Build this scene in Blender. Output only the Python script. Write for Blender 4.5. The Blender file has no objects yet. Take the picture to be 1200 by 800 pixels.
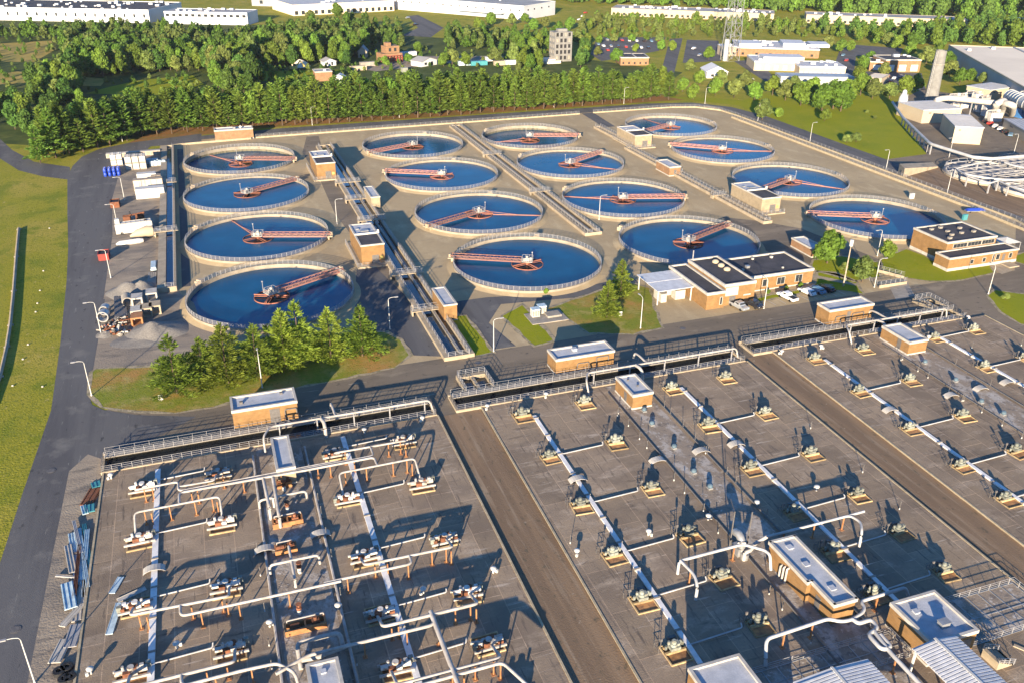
import bpy, bmesh, math, random
from math import sin, cos, pi, radians, sqrt, atan2, tan, hypot
from mathutils import Vector, Matrix, noise
from mathutils.geometry import tessellate_polygon
import numpy as np
random.seed(11)
scene = bpy.context.scene
col = scene.collection

# ------------------------------------------------------------------ camera
# site axes: x runs along the deck fronts, y runs away from the camera, z up, metres
CAM_H = 86.178
FPX, PITCH, ROLL, YAW = 1014.456, .465763, .010317, .344584
_ct, _st = cos(YAW), sin(YAW)
def _site(v): return Vector((v[0]*_ct+v[1]*_st, -v[0]*_st+v[1]*_ct, v[2]))
_R = Vector((1, 0, 0)); _U = Vector((0, sin(PITCH), cos(PITCH)))
CR = _site(_R*cos(ROLL)+_U*sin(ROLL)); CU = _site(-_R*sin(ROLL)+_U*cos(ROLL))
CF = _site(Vector((0, cos(PITCH), -sin(PITCH))))
cam = bpy.data.cameras.new('camera')
cam.sensor_width = 36; cam.lens = FPX/1200*36; cam.clip_start = 1; cam.clip_end = 20000
camo = bpy.data.objects.new('camera', cam); col.objects.link(camo)
camo.matrix_world = Matrix(((CR.x, CU.x, -CF.x, 0), (CR.y, CU.y, -CF.y, 0), (CR.z, CU.z, -CF.z, CAM_H), (0, 0, 0, 1)))
scene.camera = camo
def G(px, py, z=0.0):
    """survey: the point of the site at height z that the photograph shows at (px, py)"""
    d = CF+CR*((px-600)/FPX)+CU*((400-py)/FPX)
    t = (z-CAM_H)/d.z
    return Vector((d.x*t, d.y*t, z))

# ------------------------------------------------------------------ light
SUN_EL, SUN_AZ = radians(11.4), radians(240.2)      # direction the light comes from, measured from +x
w = bpy.data.worlds.new('World'); scene.world = w; w.use_nodes = True
nt = w.node_tree; bg = nt.nodes['Background']
sky = nt.nodes.new('ShaderNodeTexSky'); sky.sky_type = 'NISHITA'; sky.sun_disc = False
sky.sun_elevation = SUN_EL; sky.sun_rotation = radians(90)-SUN_AZ
sky.air_density = 1.0; sky.dust_density = 0.0; sky.ozone_density = 6.0
nt.links.new(sky.outputs[0], bg.inputs[0]); bg.inputs[1].default_value = .092
sd = bpy.data.lights.new('sun', 'SUN'); sd.energy = 4.9; sd.angle = radians(.5); sd.color = (1, .83, .60)
so = bpy.data.objects.new('sun', sd); col.objects.link(so)
so.rotation_euler = Vector((-cos(SUN_AZ)*cos(SUN_EL), -sin(SUN_AZ)*cos(SUN_EL), -sin(SUN_EL))).to_track_quat('-Z', 'Y').to_euler()
vs = scene.view_settings; vs.view_transform = 'Standard'; vs.look = 'None'; vs.gamma = 1; vs.use_curve_mapping = False
vs.exposure = 1.78
scene.cycles.max_bounces = 5; scene.cycles.transparent_max_bounces = 6

# ------------------------------------------------------------------ materials
def _nodes(name):
    m = bpy.data.materials.new(name); m.use_nodes = True
    n = m.node_tree.nodes; return m, n, m.node_tree.links, n['Principled BSDF']
def mat(name, c, rough=.8, c2=None, scale=.6, detail=5, var=.18, bump=0, bscale=6, metal=0, coord='Position', spec=.3, contrast=(.35, .65), stretch=None, fine=0):
    """a surface of colour c, mottled towards c2 by noise"""
    m, n, L, p = _nodes(name)
    c2 = c2 or tuple(x*(1-var*1.6) for x in c)
    if coord == 'Position':
        g = n.new('ShaderNodeNewGeometry'); src = g.outputs['Position']
    else:
        g = n.new('ShaderNodeTexCoord'); src = g.outputs['Object']
    if stretch:
        mp = n.new('ShaderNodeMapping'); mp.inputs['Scale'].default_value = stretch; L.new(src, mp.inputs[0]); src = mp.outputs[0]
    t = n.new('ShaderNodeTexNoise'); t.inputs['Scale'].default_value = scale; t.inputs['Detail'].default_value = detail; t.inputs['Roughness'].default_value = .62
    L.new(src, t.inputs['Vector'])
    r = n.new('ShaderNodeValToRGB'); r.color_ramp.elements[0].position, r.color_ramp.elements[1].position = contrast
    r.color_ramp.elements[0].color = (*c2, 1); r.color_ramp.elements[1].color = (*c, 1)
    L.new(t.outputs[0], r.inputs[0]); out = r.outputs[0]
    if coord == 'Object':     # every copy is faded and soiled a little differently
        oi = n.new('ShaderNodeObjectInfo'); mo = n.new('ShaderNodeMapRange'); mo.inputs[3].default_value = .68; mo.inputs[4].default_value = 1.28; L.new(oi.outputs['Random'], mo.inputs[0])
        mv_ = n.new('ShaderNodeVectorMath'); mv_.operation = 'SCALE'; L.new(out, mv_.inputs[0]); L.new(mo.outputs[0], mv_.inputs['Scale']); out = mv_.outputs[0]
        if not stretch:
            ad = n.new('ShaderNodeVectorMath'); ad.operation = 'MULTIPLY_ADD'; ad.inputs[1].default_value = (37, 91, 53); L.new(oi.outputs['Random'], ad.inputs[0]); L.new(src, ad.inputs[2]); L.new(ad.outputs[0], t.inputs['Vector'])
    if fine:
        t3 = n.new('ShaderNodeTexNoise'); t3.inputs['Scale'].default_value = scale*14; t3.inputs['Detail'].default_value = 4
        L.new(src, t3.inputs['Vector'])
        mr = n.new('ShaderNodeMapRange'); mr.inputs[1].default_value = .3; mr.inputs[2].default_value = .7; mr.inputs[3].default_value = 1-fine; mr.inputs[4].default_value = 1+fine
        L.new(t3.outputs[0], mr.inputs[0])
        mx = n.new('ShaderNodeVectorMath'); mx.operation = 'SCALE'; L.new(out, mx.inputs[0]); L.new(mr.outputs[0], mx.inputs['Scale']); out = mx.outputs[0]
    L.new(out, p.inputs['Base Color'])
    p.inputs['Roughness'].default_value = rough; p.inputs['Metallic'].default_value = metal; p.inputs['Specular IOR Level'].default_value = spec
    if bump:
        t2 = n.new('ShaderNodeTexNoise'); t2.inputs['Scale'].default_value = bscale; t2.inputs['Detail'].default_value = 4; L.new(src, t2.inputs['Vector'])
        b = n.new('ShaderNodeBump'); b.inputs['Strength'].default_value = bump; b.inputs['Distance'].default_value = .1
        L.new(t2.outputs[0], b.inputs['Height']); L.new(b.outputs[0], p.inputs['Normal'])
    return m
def layered(name, layers, rough=.9, bump=.3, bscale=3, brick=None, spec=.06):
    """ground-like material: first colour, then (colour, noise scale, threshold lo, hi, stretch) laid over it"""
    m, n, L, p = _nodes(name)
    g = n.new('ShaderNodeNewGeometry'); pos = g.outputs['Position']
    rgb = n.new('ShaderNodeRGB'); rgb.outputs[0].default_value = (*layers[0], 1); cur = rgb.outputs[0]
    for i, (c, s, lo, hi, st) in enumerate(layers[1:]):
        src = pos
        mp = n.new('ShaderNodeMapping'); mp.inputs['Scale'].default_value = st or (1, 1, 1); mp.inputs['Location'].default_value = (17.3*i, 5.1*i, 0); L.new(src, mp.inputs[0])
        t = n.new('ShaderNodeTexNoise'); t.inputs['Scale'].default_value = s; t.inputs['Detail'].default_value = 6; t.inputs['Roughness'].default_value = .62
        L.new(mp.outputs[0], t.inputs['Vector'])
        mr = n.new('ShaderNodeMapRange'); mr.inputs[1].default_value = lo; mr.inputs[2].default_value = hi; L.new(t.outputs[0], mr.inputs[0])
        mx = n.new('ShaderNodeMix'); mx.data_type = 'RGBA'; L.new(mr.outputs[0], mx.inputs[0]); L.new(cur, mx.inputs[6]); mx.inputs[7].default_value = (*c, 1)
        cur = mx.outputs[2]
    if brick:
        bw, bh, mort, mc = brick
        t = n.new('ShaderNodeTexBrick'); t.inputs['Scale'].default_value = 1; t.inputs['Brick Width'].default_value = bw; t.inputs['Row Height'].default_value = bh
        t.inputs['Mortar Size'].default_value = mort; t.offset = .37; t.inputs['Mortar Smooth'].default_value = .3
        t.inputs['Color1'].default_value = (.86, .86, .86, 1); t.inputs['Color2'].default_value = (1.1, 1.1, 1.1, 1); t.inputs['Mortar'].default_value = (*mc, 1)
        mpb = n.new('ShaderNodeMapping'); mpb.inputs['Rotation'].default_value = (0, 0, pi/2); L.new(pos, mpb.inputs[0])
        L.new(mpb.outputs[0], t.inputs['Vector'])
        mm = n.new('ShaderNodeMix'); mm.data_type = 'RGBA'; mm.blend_type = 'MULTIPLY'; mm.inputs[0].default_value = 1
        L.new(cur, mm.inputs[6]); L.new(t.outputs['Color'], mm.inputs[7]); cur = mm.outputs[2]
    L.new(cur, p.inputs['Base Color']); p.inputs['Roughness'].default_value = rough; p.inputs['Specular IOR Level'].default_value = spec
    t2 = n.new('ShaderNodeTexNoise'); t2.inputs['Scale'].default_value = bscale; t2.inputs['Detail'].default_value = 5; L.new(pos, t2.inputs['Vector'])
    b = n.new('ShaderNodeBump'); b.inputs['Strength'].default_value = bump; b.inputs['Distance'].default_value = .15
    L.new(t2.outputs[0], b.inputs['Height']); L.new(b.outputs[0], p.inputs['Normal'])
    return m
def brickmat(name, c, c2, mortar, sx=.6, sy=.2):
    m, n, L, p = _nodes(name)
    g = n.new('ShaderNodeNewGeometry'); pos = g.outputs['Position']
    sep = n.new('ShaderNodeSeparateXYZ'); L.new(pos, sep.inputs[0])
    ad = n.new('ShaderNodeMath'); L.new(sep.outputs[0], ad.inputs[0]); L.new(sep.outputs[1], ad.inputs[1])
    cb = n.new('ShaderNodeCombineXYZ'); L.new(ad.outputs[0], cb.inputs[0]); L.new(sep.outputs[2], cb.inputs[1])
    t = n.new('ShaderNodeTexBrick'); t.inputs['Scale'].default_value = 1; t.inputs['Brick Width'].default_value = sx; t.inputs['Row Height'].default_value = sy; t.inputs['Mortar Size'].default_value = .018
    t.inputs['Color1'].default_value = (*c, 1); t.inputs['Color2'].default_value = (*c2, 1); t.inputs['Mortar'].default_value = (*mortar, 1); L.new(cb.outputs[0], t.inputs['Vector'])
    t2 = n.new('ShaderNodeTexNoise'); t2.inputs['Scale'].default_value = .8; t2.inputs['Detail'].default_value = 5; L.new(pos, t2.inputs['Vector'])
    mr = n.new('ShaderNodeMapRange'); mr.inputs[1].default_value = .3; mr.inputs[2].default_value = .7; mr.inputs[3].default_value = .82; mr.inputs[4].default_value = 1.12; L.new(t2.outputs[0], mr.inputs[0])
    mx = n.new('ShaderNodeVectorMath'); mx.operation = 'SCALE'; L.new(t.outputs[0], mx.inputs[0]); L.new(mr.outputs[0], mx.inputs['Scale'])
    L.new(mx.outputs[0], p.inputs['Base Color']); p.inputs['Roughness'].default_value = .85; p.inputs['Specular IOR Level'].default_value = .2
    return m
def leafmat(name, c, hue=.05, var=.5):
    m, n, L, p = _nodes(name)
    oi = n.new('ShaderNodeObjectInfo'); g = n.new('ShaderNodeNewGeometry')
    t = n.new('ShaderNodeTexNoise'); t.inputs['Scale'].default_value = .55; t.inputs['Detail'].default_value = 3; L.new(g.outputs['Position'], t.inputs['Vector'])
    hs = n.new('ShaderNodeHueSaturation'); hs.inputs['Color'].default_value = (*c, 1)
    m1 = n.new('ShaderNodeMapRange'); m1.inputs[3].default_value = .5-hue; m1.inputs[4].default_value = .5+hue*.7; L.new(oi.outputs['Random'], m1.inputs[0]); L.new(m1.outputs[0], hs.inputs['Hue'])
    m2 = n.new('ShaderNodeMapRange'); m2.inputs[1].default_value = .3; m2.inputs[2].default_value = .7; m2.inputs[3].default_value = 1-var; m2.inputs[4].default_value = 1+var; L.new(t.outputs[0], m2.inputs[0])
    wn = n.new('ShaderNodeTexWhiteNoise'); wn.noise_dimensions = '1D'; L.new(oi.outputs['Random'], wn.inputs['W'])
    m3 = n.new('ShaderNodeMapRange'); m3.inputs[3].default_value = .75; m3.inputs[4].default_value = 1.3; L.new(wn.outputs['Value'], m3.inputs[0])
    mu = n.new('ShaderNodeMath'); mu.operation = 'MULTIPLY'; L.new(m2.outputs[0], mu.inputs[0]); L.new(m3.outputs[0], mu.inputs[1]); L.new(mu.outputs[0], hs.inputs['Value'])
    L.new(hs.outputs[0], p.inputs['Base Color']); p.inputs['Roughness'].default_value = .7; p.inputs['Specular IOR Level'].default_value = .15
    tr = n.new('ShaderNodeBsdfTranslucent'); L.new(hs.outputs[0], tr.inputs[0])
    ms = n.new('ShaderNodeMixShader'); ms.inputs[0].default_value = .5
    o = n['Material Output']; L.new(p.outputs[0], ms.inputs[1]); L.new(tr.outputs[0], ms.inputs[2]); L.new(ms.outputs[0], o.inputs[0])
    return m
def watermat(name, c, rough=.06, spec=.35, bump=.06):
    m, n, L, p = _nodes(name)
    g = n.new('ShaderNodeNewGeometry')
    t = n.new('ShaderNodeTexNoise'); t.inputs['Scale'].default_value = .12; t.inputs['Detail'].default_value = 3; L.new(g.outputs['Position'], t.inputs['Vector'])
    r = n.new('ShaderNodeValToRGB'); r.color_ramp.elements[0].position, r.color_ramp.elements[1].position = .3, .7
    r.color_ramp.elements[0].color = (*[x*.8 for x in c], 1); r.color_ramp.elements[1].color = (*[x*1.15 for x in c], 1); L.new(t.outputs[0], r.inputs[0]); L.new(r.outputs[0], p.inputs['Base Color'])
    p.inputs['Roughness'].default_value = rough; p.inputs['Specular IOR Level'].default_value = spec
    t2 = n.new('ShaderNodeTexNoise'); t2.inputs['Scale'].default_value = 1.6; t2.inputs['Detail'].default_value = 3; L.new(g.outputs['Position'], t2.inputs['Vector'])
    b = n.new('ShaderNodeBump'); b.inputs['Strength'].default_value = bump; b.inputs['Distance'].default_value = .1; L.new(t2.outputs[0], b.inputs['Height']); L.new(b.outputs[0], p.inputs['Normal'])
    return m

M = {}
M['ground'] = layered('grass ground', [(.24, .225, .024), ((.33, .26, .055), .03, .48, .68, None), ((.15, .175, .018), .11, .5, .64, None), ((.40, .32, .12), .5, .62, .74, (1, .5, 1)), ((.10, .125, .014), 1.2, .52, .68, None), ((.33, .29, .055), 3.2, .55, .7, None)], bump=.8, bscale=2.5)
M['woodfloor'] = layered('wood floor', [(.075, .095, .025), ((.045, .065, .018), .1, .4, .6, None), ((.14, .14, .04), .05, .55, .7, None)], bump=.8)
M['goldfield'] = layered('dry field', [(.34, .25, .07), ((.22, .2, .05), .06, .45, .65, None), ((.13, .15, .035), .3, .55, .7, None)], bump=.5)
M['lawn'] = layered('lawn', [(.215, .228, .012), ((.175, .205, .012), .05, .45, .65, None), ((.245, .235, .022), .12, .55, .72, None), ((.11, .15, .010), .9, .58, .75, None), ((.26, .24, .04), .4, .62, .74, None)], bump=.5, bscale=3)
M['island'] = layered('island grass', [(.17, .19, .026), ((.33, .19, .06), .09, .46, .62, None), ((.30, .25, .085), .3, .5, .7, None), ((.09, .12, .018), 1.2, .55, .72, None)], bump=.6, bscale=3)
M['needles'] = layered('pine needle litter', [(.24, .12, .045), ((.16, .12, .04), .15, .45, .65, None), ((.1, .12, .03), .5, .55, .7, None)], bump=.6)
M['yard'] = layered('yard concrete', [(.385, .298, .180), ((.33, .255, .155), .05, .42, .62, None), ((.45, .36, .225), .22, .52, .7, (1, .4, 1)), ((.28, .215, .135), .5, .58, .74, (.5, 1, 1)), ((.31, .24, .15), 3, .52, .72, None), ((.24, .2, .14), .12, .62, .72, (.35, 2.2, 1))], bump=.25, bscale=5)
M['gravel'] = layered('gravel yard', [(.25, .205, .158), ((.32, .262, .195), .12, .46, .62, (.5, 1.6, 1)), ((.14, .122, .105), .35, .53, .66, (.4, 1.5, 1)), ((.36, .31, .25), 2, .6, .75, None), ((.17, .15, .13), .07, .5, .62, None)], bump=.5, bscale=3)
M['asphalt'] = layered('asphalt', [(.115, .112, .113), ((.088, .086, .09), .08, .45, .60, (2, .15, 1)), ((.155, .148, .14), .16, .56, .70, None), ((.06, .06, .062), .7, .62, .68, (1, .4, 1)), ((.09, .09, .09), 5, .6, .72, None), ((.17, .165, .155), .5, .64, .68, (2.5, .3, 1))], bump=.25, bscale=8)
M['plantroad'] = layered('plant road', [(.195, .158, .118), ((.145, .121, .094), .07, .44, .60, (.3, 1.5, 1)), ((.25, .205, .15), .2, .54, .70, (.5, 1.2, 1)), ((.09, .08, .068), .5, .60, .70, None), ((.13, .112, .09), 5, .6, .72, None), ((.3, .25, .19), .35, .64, .68, (.25, 2.5, 1))], bump=.3, bscale=8)
M['dirt'] = layered('dirt strip', [(.235, .160, .100), ((.17, .118, .078), .16, .42, .58, (1.8, .10, 1)), ((.26, .195, .135), .35, .54, .66, (2.2, .10, 1)), ((.10, .085, .06), 1.0, .58, .70, (1, .5, 1)), ((.28, .22, .16), .8, .64, .72, None)], bump=.25, bscale=4)
M['deck'] = layered('deck concrete', [(.270, .207, .146), ((.20, .155, .116), .09, .44, .58, None), ((.34, .272, .205), .25, .53, .68, (.6, 1.3, 1)), ((.12, .096, .078), .5, .60, .72, (.4, 1.6, 1)), ((.21, .165, .125), 2.5, .5, .7, None), ((.14, .112, .09), .8, .58, .66, (2.2, .25, 1)), ((.36, .3, .24), .6, .62, .68, (.3, 2.4, 1)), ((.12, .1, .085), 6, .62, .74, None)], bump=.3, bscale=6, brick=(8.4, 4.3, .06, (1.5, 1.43, 1.36)))
M['gallery'] = layered('gallery paving', [(.245, .200, .158), ((.36, .325, .29), .35, .50, .60, (1, .6, 1)), ((.15, .13, .115), .8, .55, .66, None), ((.42, .39, .36), 1.3, .58, .68, None), ((.13, .115, .105), 4, .6, .72, None)], bump=.4, bscale=4)
M['concrete'] = mat('pale concrete', (.36, .295, .21), c2=(.26, .212, .15), scale=.5, bump=.15, fine=.1)
M['rimconcrete'] = mat('tank rim concrete', (.285, .245, .195), c2=(.205, .175, .135), scale=.4, bump=.1, fine=.1)
M['greyconcrete'] = mat('weathered concrete', (.30, .27, .23), c2=(.2, .18, .155), scale=.6, bump=.2, fine=.12)
M['kerb'] = mat('sandy kerb', (.40, .33, .22), c2=(.28, .23, .15), scale=1.2, bump=.2, fine=.15)
M['brick'] = brickmat('tan brick', (.235, .132, .052), (.20, .112, .044), (.22, .135, .066))
M['brickred'] = brickmat('reddish brick', (.255, .142, .075), (.22, .122, .064), (.23, .15, .09))
M['block'] = brickmat('beige block', (.30, .235, .155), (.27, .215, .145), (.25, .2, .13), 1.2, .5)
M['white'] = mat('white paint', (.50, .49, .465), c2=(.40, .385, .355), scale=1.5, rough=.55)
M['coping'] = mat('white coping', (.43, .405, .365), c2=(.33, .305, .27), scale=.8, rough=.7)
M['membrane'] = mat('pale roof membrane', (.42, .43, .46), c2=(.31, .325, .355), scale=.5, rough=.8, fine=.08, bump=.2)
M['blackroof'] = mat('dark roof membrane', (.075, .072, .08), c2=(.05, .05, .057), scale=.3, rough=.9, fine=.12, spec=.1)
M['rail'] = mat('galvanised rail', (.30, .295, .30), c2=(.24, .235, .24), scale=2, rough=.5)
M['darkrail'] = mat('dark rail', (.13, .12, .115), scale=2, rough=.6)
M['bridge'] = mat('faded red bridge paint', (.25, .105, .085), c2=(.28, .15, .12), scale=.9, rough=.75, coord='Object')
M['bridgedeck'] = mat('bridge grating', (.33, .215, .18), c2=(.25, .165, .135), scale=2, rough=.8, coord='Object')
M['rust'] = mat('rusty steel', (.22, .085, .042), c2=(.12, .05, .028), scale=1.6, rough=.9, coord='Object', bump=.3)
M['orange'] = mat('orange support paint', (.36, .175, .07), c2=(.25, .105, .045), scale=1.4, rough=.7)
M['pipe'] = mat('pale pipe', (.40, .375, .35), c2=(.27, .245, .22), scale=.9, rough=.6)
M['whitepipe'] = mat('white insulated pipe', (.42, .415, .41), c2=(.31, .305, .30), scale=.5, rough=.6)
M['mint'] = mat('faded grey green machine paint', (.215, .24, .215), c2=(.14, .13, .10), scale=2.4, rough=.6, coord='Object')
M['padrim'] = mat('ochre pad rim', (.37, .285, .15), c2=(.25, .17, .09), scale=1.3, rough=.85, coord='Object')
M['padfill'] = mat('rusty pad', (.42, .215, .085), c2=(.19, .105, .06), scale=1.1, rough=.9, bump=.3, coord='Object')
M['yellow'] = mat('yellow paint', (.6, .45, .12), scale=2, rough=.6)
M['black'] = mat('black rubber', (.02, .02, .022), scale=2, rough=.7)
M['glass'] = mat('dark window glass', (.03, .035, .04), scale=1, rough=.12, spec=.5)
M['blue'] = mat('blue plastic', (.02, .06, .42), c2=(.015, .045, .3), scale=2, rough=.4)
M['teal'] = mat('teal plastic', (.06, .25, .28), scale=2, rough=.4)
M['cyan'] = mat('pale blue sheet', (.44, .55, .60), c2=(.30, .38, .43), scale=1.2, rough=.5)
M['red'] = mat('red paint', (.26, .035, .028), c2=(.17, .03, .024), scale=2, rough=.6)
M['steel'] = mat('grey steel', (.33, .33, .33), c2=(.24, .24, .24), scale=1, rough=.4, metal=.4)
M['corrug'] = mat('white metal roofing', (.55, .55, .56), c2=(.43, .43, .44), scale=.8, rough=.5)
M['wood'] = mat('weathered boards', (.36, .30, .23), c2=(.24, .19, .14), scale=1.5, rough=.85)
M['bark'] = mat('bark', (.10, .07, .045), c2=(.06, .042, .03), scale=4, rough=.95, coord='Object')
M['pile'] = mat('grey crushed stone', (.215, .198, .178), c2=(.14, .13, .12), scale=3, rough=.95, bump=.8, bscale=5)
M['carwhite'] = mat('white car paint', (.7, .7, .7), rough=.25, scale=1, var=.05, spec=.5)
M['carsilver'] = mat('silver car paint', (.42, .45, .48), rough=.25, metal=.5, scale=1, var=.05)
M['carblue'] = mat('blue car paint', (.12, .22, .32), rough=.25, scale=1, var=.05, spec=.5)
M['carblack'] = mat('black car paint', (.02, .02, .024), rough=.22, scale=1, var=.05, spec=.5)
M['carred'] = mat('red car paint', (.4, .04, .03), rough=.25, scale=1, var=.05, spec=.5)
M['water'] = watermat('blue tank water', (.004, .062, .138), spec=.10, rough=.16, bump=.02)
M['channelwater'] = watermat('channel water', (.004, .04, .10), spec=.16)
M['darkwater'] = watermat('dark channel water', (.02, .024, .028))
M['ww'] = mat('white cladding', (.52, .52, .53), c2=(.44, .44, .46), scale=.05, rough=.6)
M['beigewall'] = mat('beige wall', (.46, .37, .26), c2=(.4, .32, .22), scale=.1, rough=.8)
M['cream'] = mat('cream cladding', (.42, .345, .24), c2=(.37, .30, .21), scale=.1, rough=.7)
M['greywall'] = mat('grey cladding', (.33, .34, .34), c2=(.28, .29, .3), scale=.1, rough=.7)
M['greyroof'] = mat('grey roofing', (.30, .29, .29), c2=(.22, .22, .22), scale=.06, rough=.8)
M['tanroof'] = mat('tan roofing', (.72, .62, .48), c2=(.62, .53, .41), scale=.03, rough=.8, bump=.3)
M['bluewall'] = mat('blue cladding', (.05, .17, .42), scale=.1, rough=.6)
M['bluegrey'] = mat('blue grey roofing', (.3, .35, .42), scale=.1, rough=.6)
M['leaf'] = leafmat('broad leaves', (.145, .235, .034), hue=.025)
M['leafdark'] = leafmat('dark broad leaves', (.088, .165, .032), hue=.02)
M['leafolive'] = leafmat('olive leaves', (.185, .235, .060), hue=.02)
M['pineleaf'] = leafmat('pine needles', (.145, .225, .036), hue=.02)
M['pinebright'] = leafmat('bright pine needles', (.20, .275, .038), hue=.015, var=.35)
M['feedwell'] = mat('dull red steel', (.26, .095, .06), c2=(.17, .07, .045), scale=1, rough=.85, coord='Object')
M['murk'] = watermat('dark water in the feedwell', (.004, .012, .02), spec=.13)
M['wetwall'] = mat('wet stained wall', (.16, .14, .09), c2=(.07, .065, .05), scale=1.0, stretch=(1, 1, .15))
M['fanblue'] = mat('blue grey hood', (.10, .15, .19), scale=2, rough=.5)
M['headerwhite'] = mat('white flat duct', (.72, .70, .68), c2=(.55, .535, .52), scale=.7, rough=.6, bump=.15)
M['pumpbody'] = mat('soiled pale pump paint', (.46, .44, .41), c2=(.24, .15, .09), scale=1.6, rough=.6, coord='Object', contrast=(.32, .5))
M['sandedge'] = layered('sandy road edge', [(.34, .28, .19), ((.2, .17, .12), .6, .45, .6, None), ((.16, .17, .05), 1.2, .55, .7, None)], bump=.5)
M['shellgrey'] = mat('bare grey concrete', (.20, .195, .185), c2=(.145, .14, .132), scale=.4, rough=.9, fine=.12)
M['shrub'] = leafmat('shrub leaves', (.10, .14, .022))

# ------------------------------------------------------------------ mesh helpers
class MB:
    def __init__(s): s.v = []; s.f = []
    def add(s, vs, fs):
        k = len(s.v); s.v += [tuple(x) for x in vs]; s.f += [tuple(i+k for i in f) for f in fs]; return s
    def box(s, a, b):
        (x0, y0, z0), (x1, y1, z1) = a, b
        return s.add([(x0, y0, z0), (x1, y0, z0), (x1, y1, z0), (x0, y1, z0), (x0, y0, z1), (x1, y0, z1), (x1, y1, z1), (x0, y1, z1)],
                     [(3, 2, 1, 0), (4, 5, 6, 7), (0, 1, 5, 4), (1, 2, 6, 5), (2, 3, 7, 6), (3, 0, 4, 7)])
    def cbox(s, c, d, rz=0):
        vs = []; ca, sa = cos(rz), sin(rz)
        for z in (-1, 1):
            for x, y in ((-1, -1), (1, -1), (1, 1), (-1, 1)):
                x_, y_ = x*d[0]/2, y*d[1]/2
                vs.append((c[0]+x_*ca-y_*sa, c[1]+x_*sa+y_*ca, c[2]+z*d[2]/2))
        return s.add(vs, [(3, 2, 1, 0), (4, 5, 6, 7), (0, 1, 5, 4), (1, 2, 6, 5), (2, 3, 7, 6), (3, 0, 4, 7)])
    def bar(s, p, q, w_, h_=None):
        """square bar from p to q"""
        p, q = Vector(p), Vector(q); h_ = h_ or w_
        d = (q-p)
        if d.length < 1e-6: return s
        d.normalize(); up = Vector((0, 0, 1)) if abs(d.z) < .95 else Vector((1, 0, 0))
        x = d.cross(up).normalized()*w_/2; y = x.cross(d).normalized()*h_/2
        vs = [p-x-y, p+x-y, p+x+y, p-x+y, q-x-y, q+x-y, q+x+y, q-x+y]
        return s.add(vs, [(3, 2, 1, 0), (4, 5, 6, 7), (0, 1, 5, 4), (1, 2, 6, 5), (2, 3, 7, 6), (3, 0, 4, 7)])
    def tube(s, pts, r, n=8, bend=0):
        pts = [Vector(p) for p in pts]
        if bend:
            out = [pts[0]]
            for i in range(1, len(pts)-1):
                a, b, c = pts[i-1], pts[i], pts[i+1]
                la, lc = (a-b).length, (c-b).length; k = min(bend, la*.45, lc*.45)
                p0 = b+(a-b).normalized()*k; p2 = b+(c-b).normalized()*k
                for t in (0, .25, .5, .75, 1): out.append(p0*(1-t)**2+b*2*t*(1-t)+p2*t*t)
            out.append(pts[-1]); pts = out
        rings = []
        for i, p in enumerate(pts):
            d = (pts[min(i+1, len(pts)-1)]-pts[max(i-1, 0)])
            if d.length < 1e-6: d = Vector((0, 0, 1))
            d.normalize(); up = Vector((0, 0, 1)) if abs(d.z) < .9 else Vector((0, 1, 0))
            x = d.cross(up).normalized(); y = x.cross(d).normalized()
            rr = r[i] if isinstance(r, (list, tuple)) else r
            rings.append([p+x*cos(2*pi*k/n)*rr+y*sin(2*pi*k/n)*rr for k in range(n)])
        vs = [v for R_ in rings for v in R_]; fs = []
        for i in range(len(rings)-1):
            for k in range(n):
                a = i*n+k; b = i*n+(k+1) % n; fs.append((a, a+n, b+n, b))
        fs.append(tuple(range(n))); fs.append(tuple(len(vs)-n+k for k in reversed(range(n))))
        return s.add(vs, fs)
    def cyl(s, c, r, h, n=12, r2=None):
        r2 = r if r2 is None else r2
        vs = [(c[0]+r*cos(2*pi*k/n), c[1]+r*sin(2*pi*k/n), c[2]) for k in range(n)]+[(c[0]+r2*cos(2*pi*k/n), c[1]+r2*sin(2*pi*k/n), c[2]+h) for k in range(n)]
        return s.add(vs, [tuple(reversed(range(n))), tuple(range(n, 2*n))]+[(k, (k+1) % n, n+(k+1) % n, n+k) for k in range(n)])
    def lathe(s, c, prof, n=16):
        vs = [(c[0]+r*cos(2*pi*k/n), c[1]+r*sin(2*pi*k/n), c[2]+z) for r, z in prof for k in range(n)]; fs = []
        for i in range(len(prof)-1):
            for k in range(n): fs.append((i*n+k, i*n+(k+1) % n, (i+1)*n+(k+1) % n, (i+1)*n+k))
        fs.append(tuple(reversed(range(n)))); fs.append(tuple(range((len(prof)-1)*n, len(prof)*n)))
        return s.add(vs, fs)
    def ring(s, c, r0, r1, z0, z1, n=64):
        vs = []
        for r, z in ((r0, z0), (r1, z0), (r1, z1), (r0, z1)):
            vs += [(c[0]+r*cos(2*pi*k/n), c[1]+r*sin(2*pi*k/n), z) for k in range(n)]
        fs = []
        for a in range(4):
            b = (a+1) % 4
            for k in range(n): fs.append((a*n+k, a*n+(k+1) % n, b*n+(k+1) % n, b*n+k))
        return s.add(vs, fs)
    def prism(s, pts, z0, z1):
        n = len(pts)
        ar = sum(pts[i][0]*pts[(i+1) % n][1]-pts[(i+1) % n][0]*pts[i][1] for i in range(n))
        if ar < 0: pts = list(reversed(pts))
        vs = [(p[0], p[1], z0) for p in pts]+[(p[0], p[1], z1) for p in pts]
        tri = tessellate_polygon([[Vector((p[0], p[1], 0)) for p in pts]])
        def orient(t):
            a, b, c = (pts[i] for i in t)
            return t if (b[0]-a[0])*(c[1]-a[1])-(c[0]-a[0])*(b[1]-a[1]) > 0 else tuple(reversed(t))
        fs = [(k, (k+1) % n, n+(k+1) % n, n+k) for k in range(n)]
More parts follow.
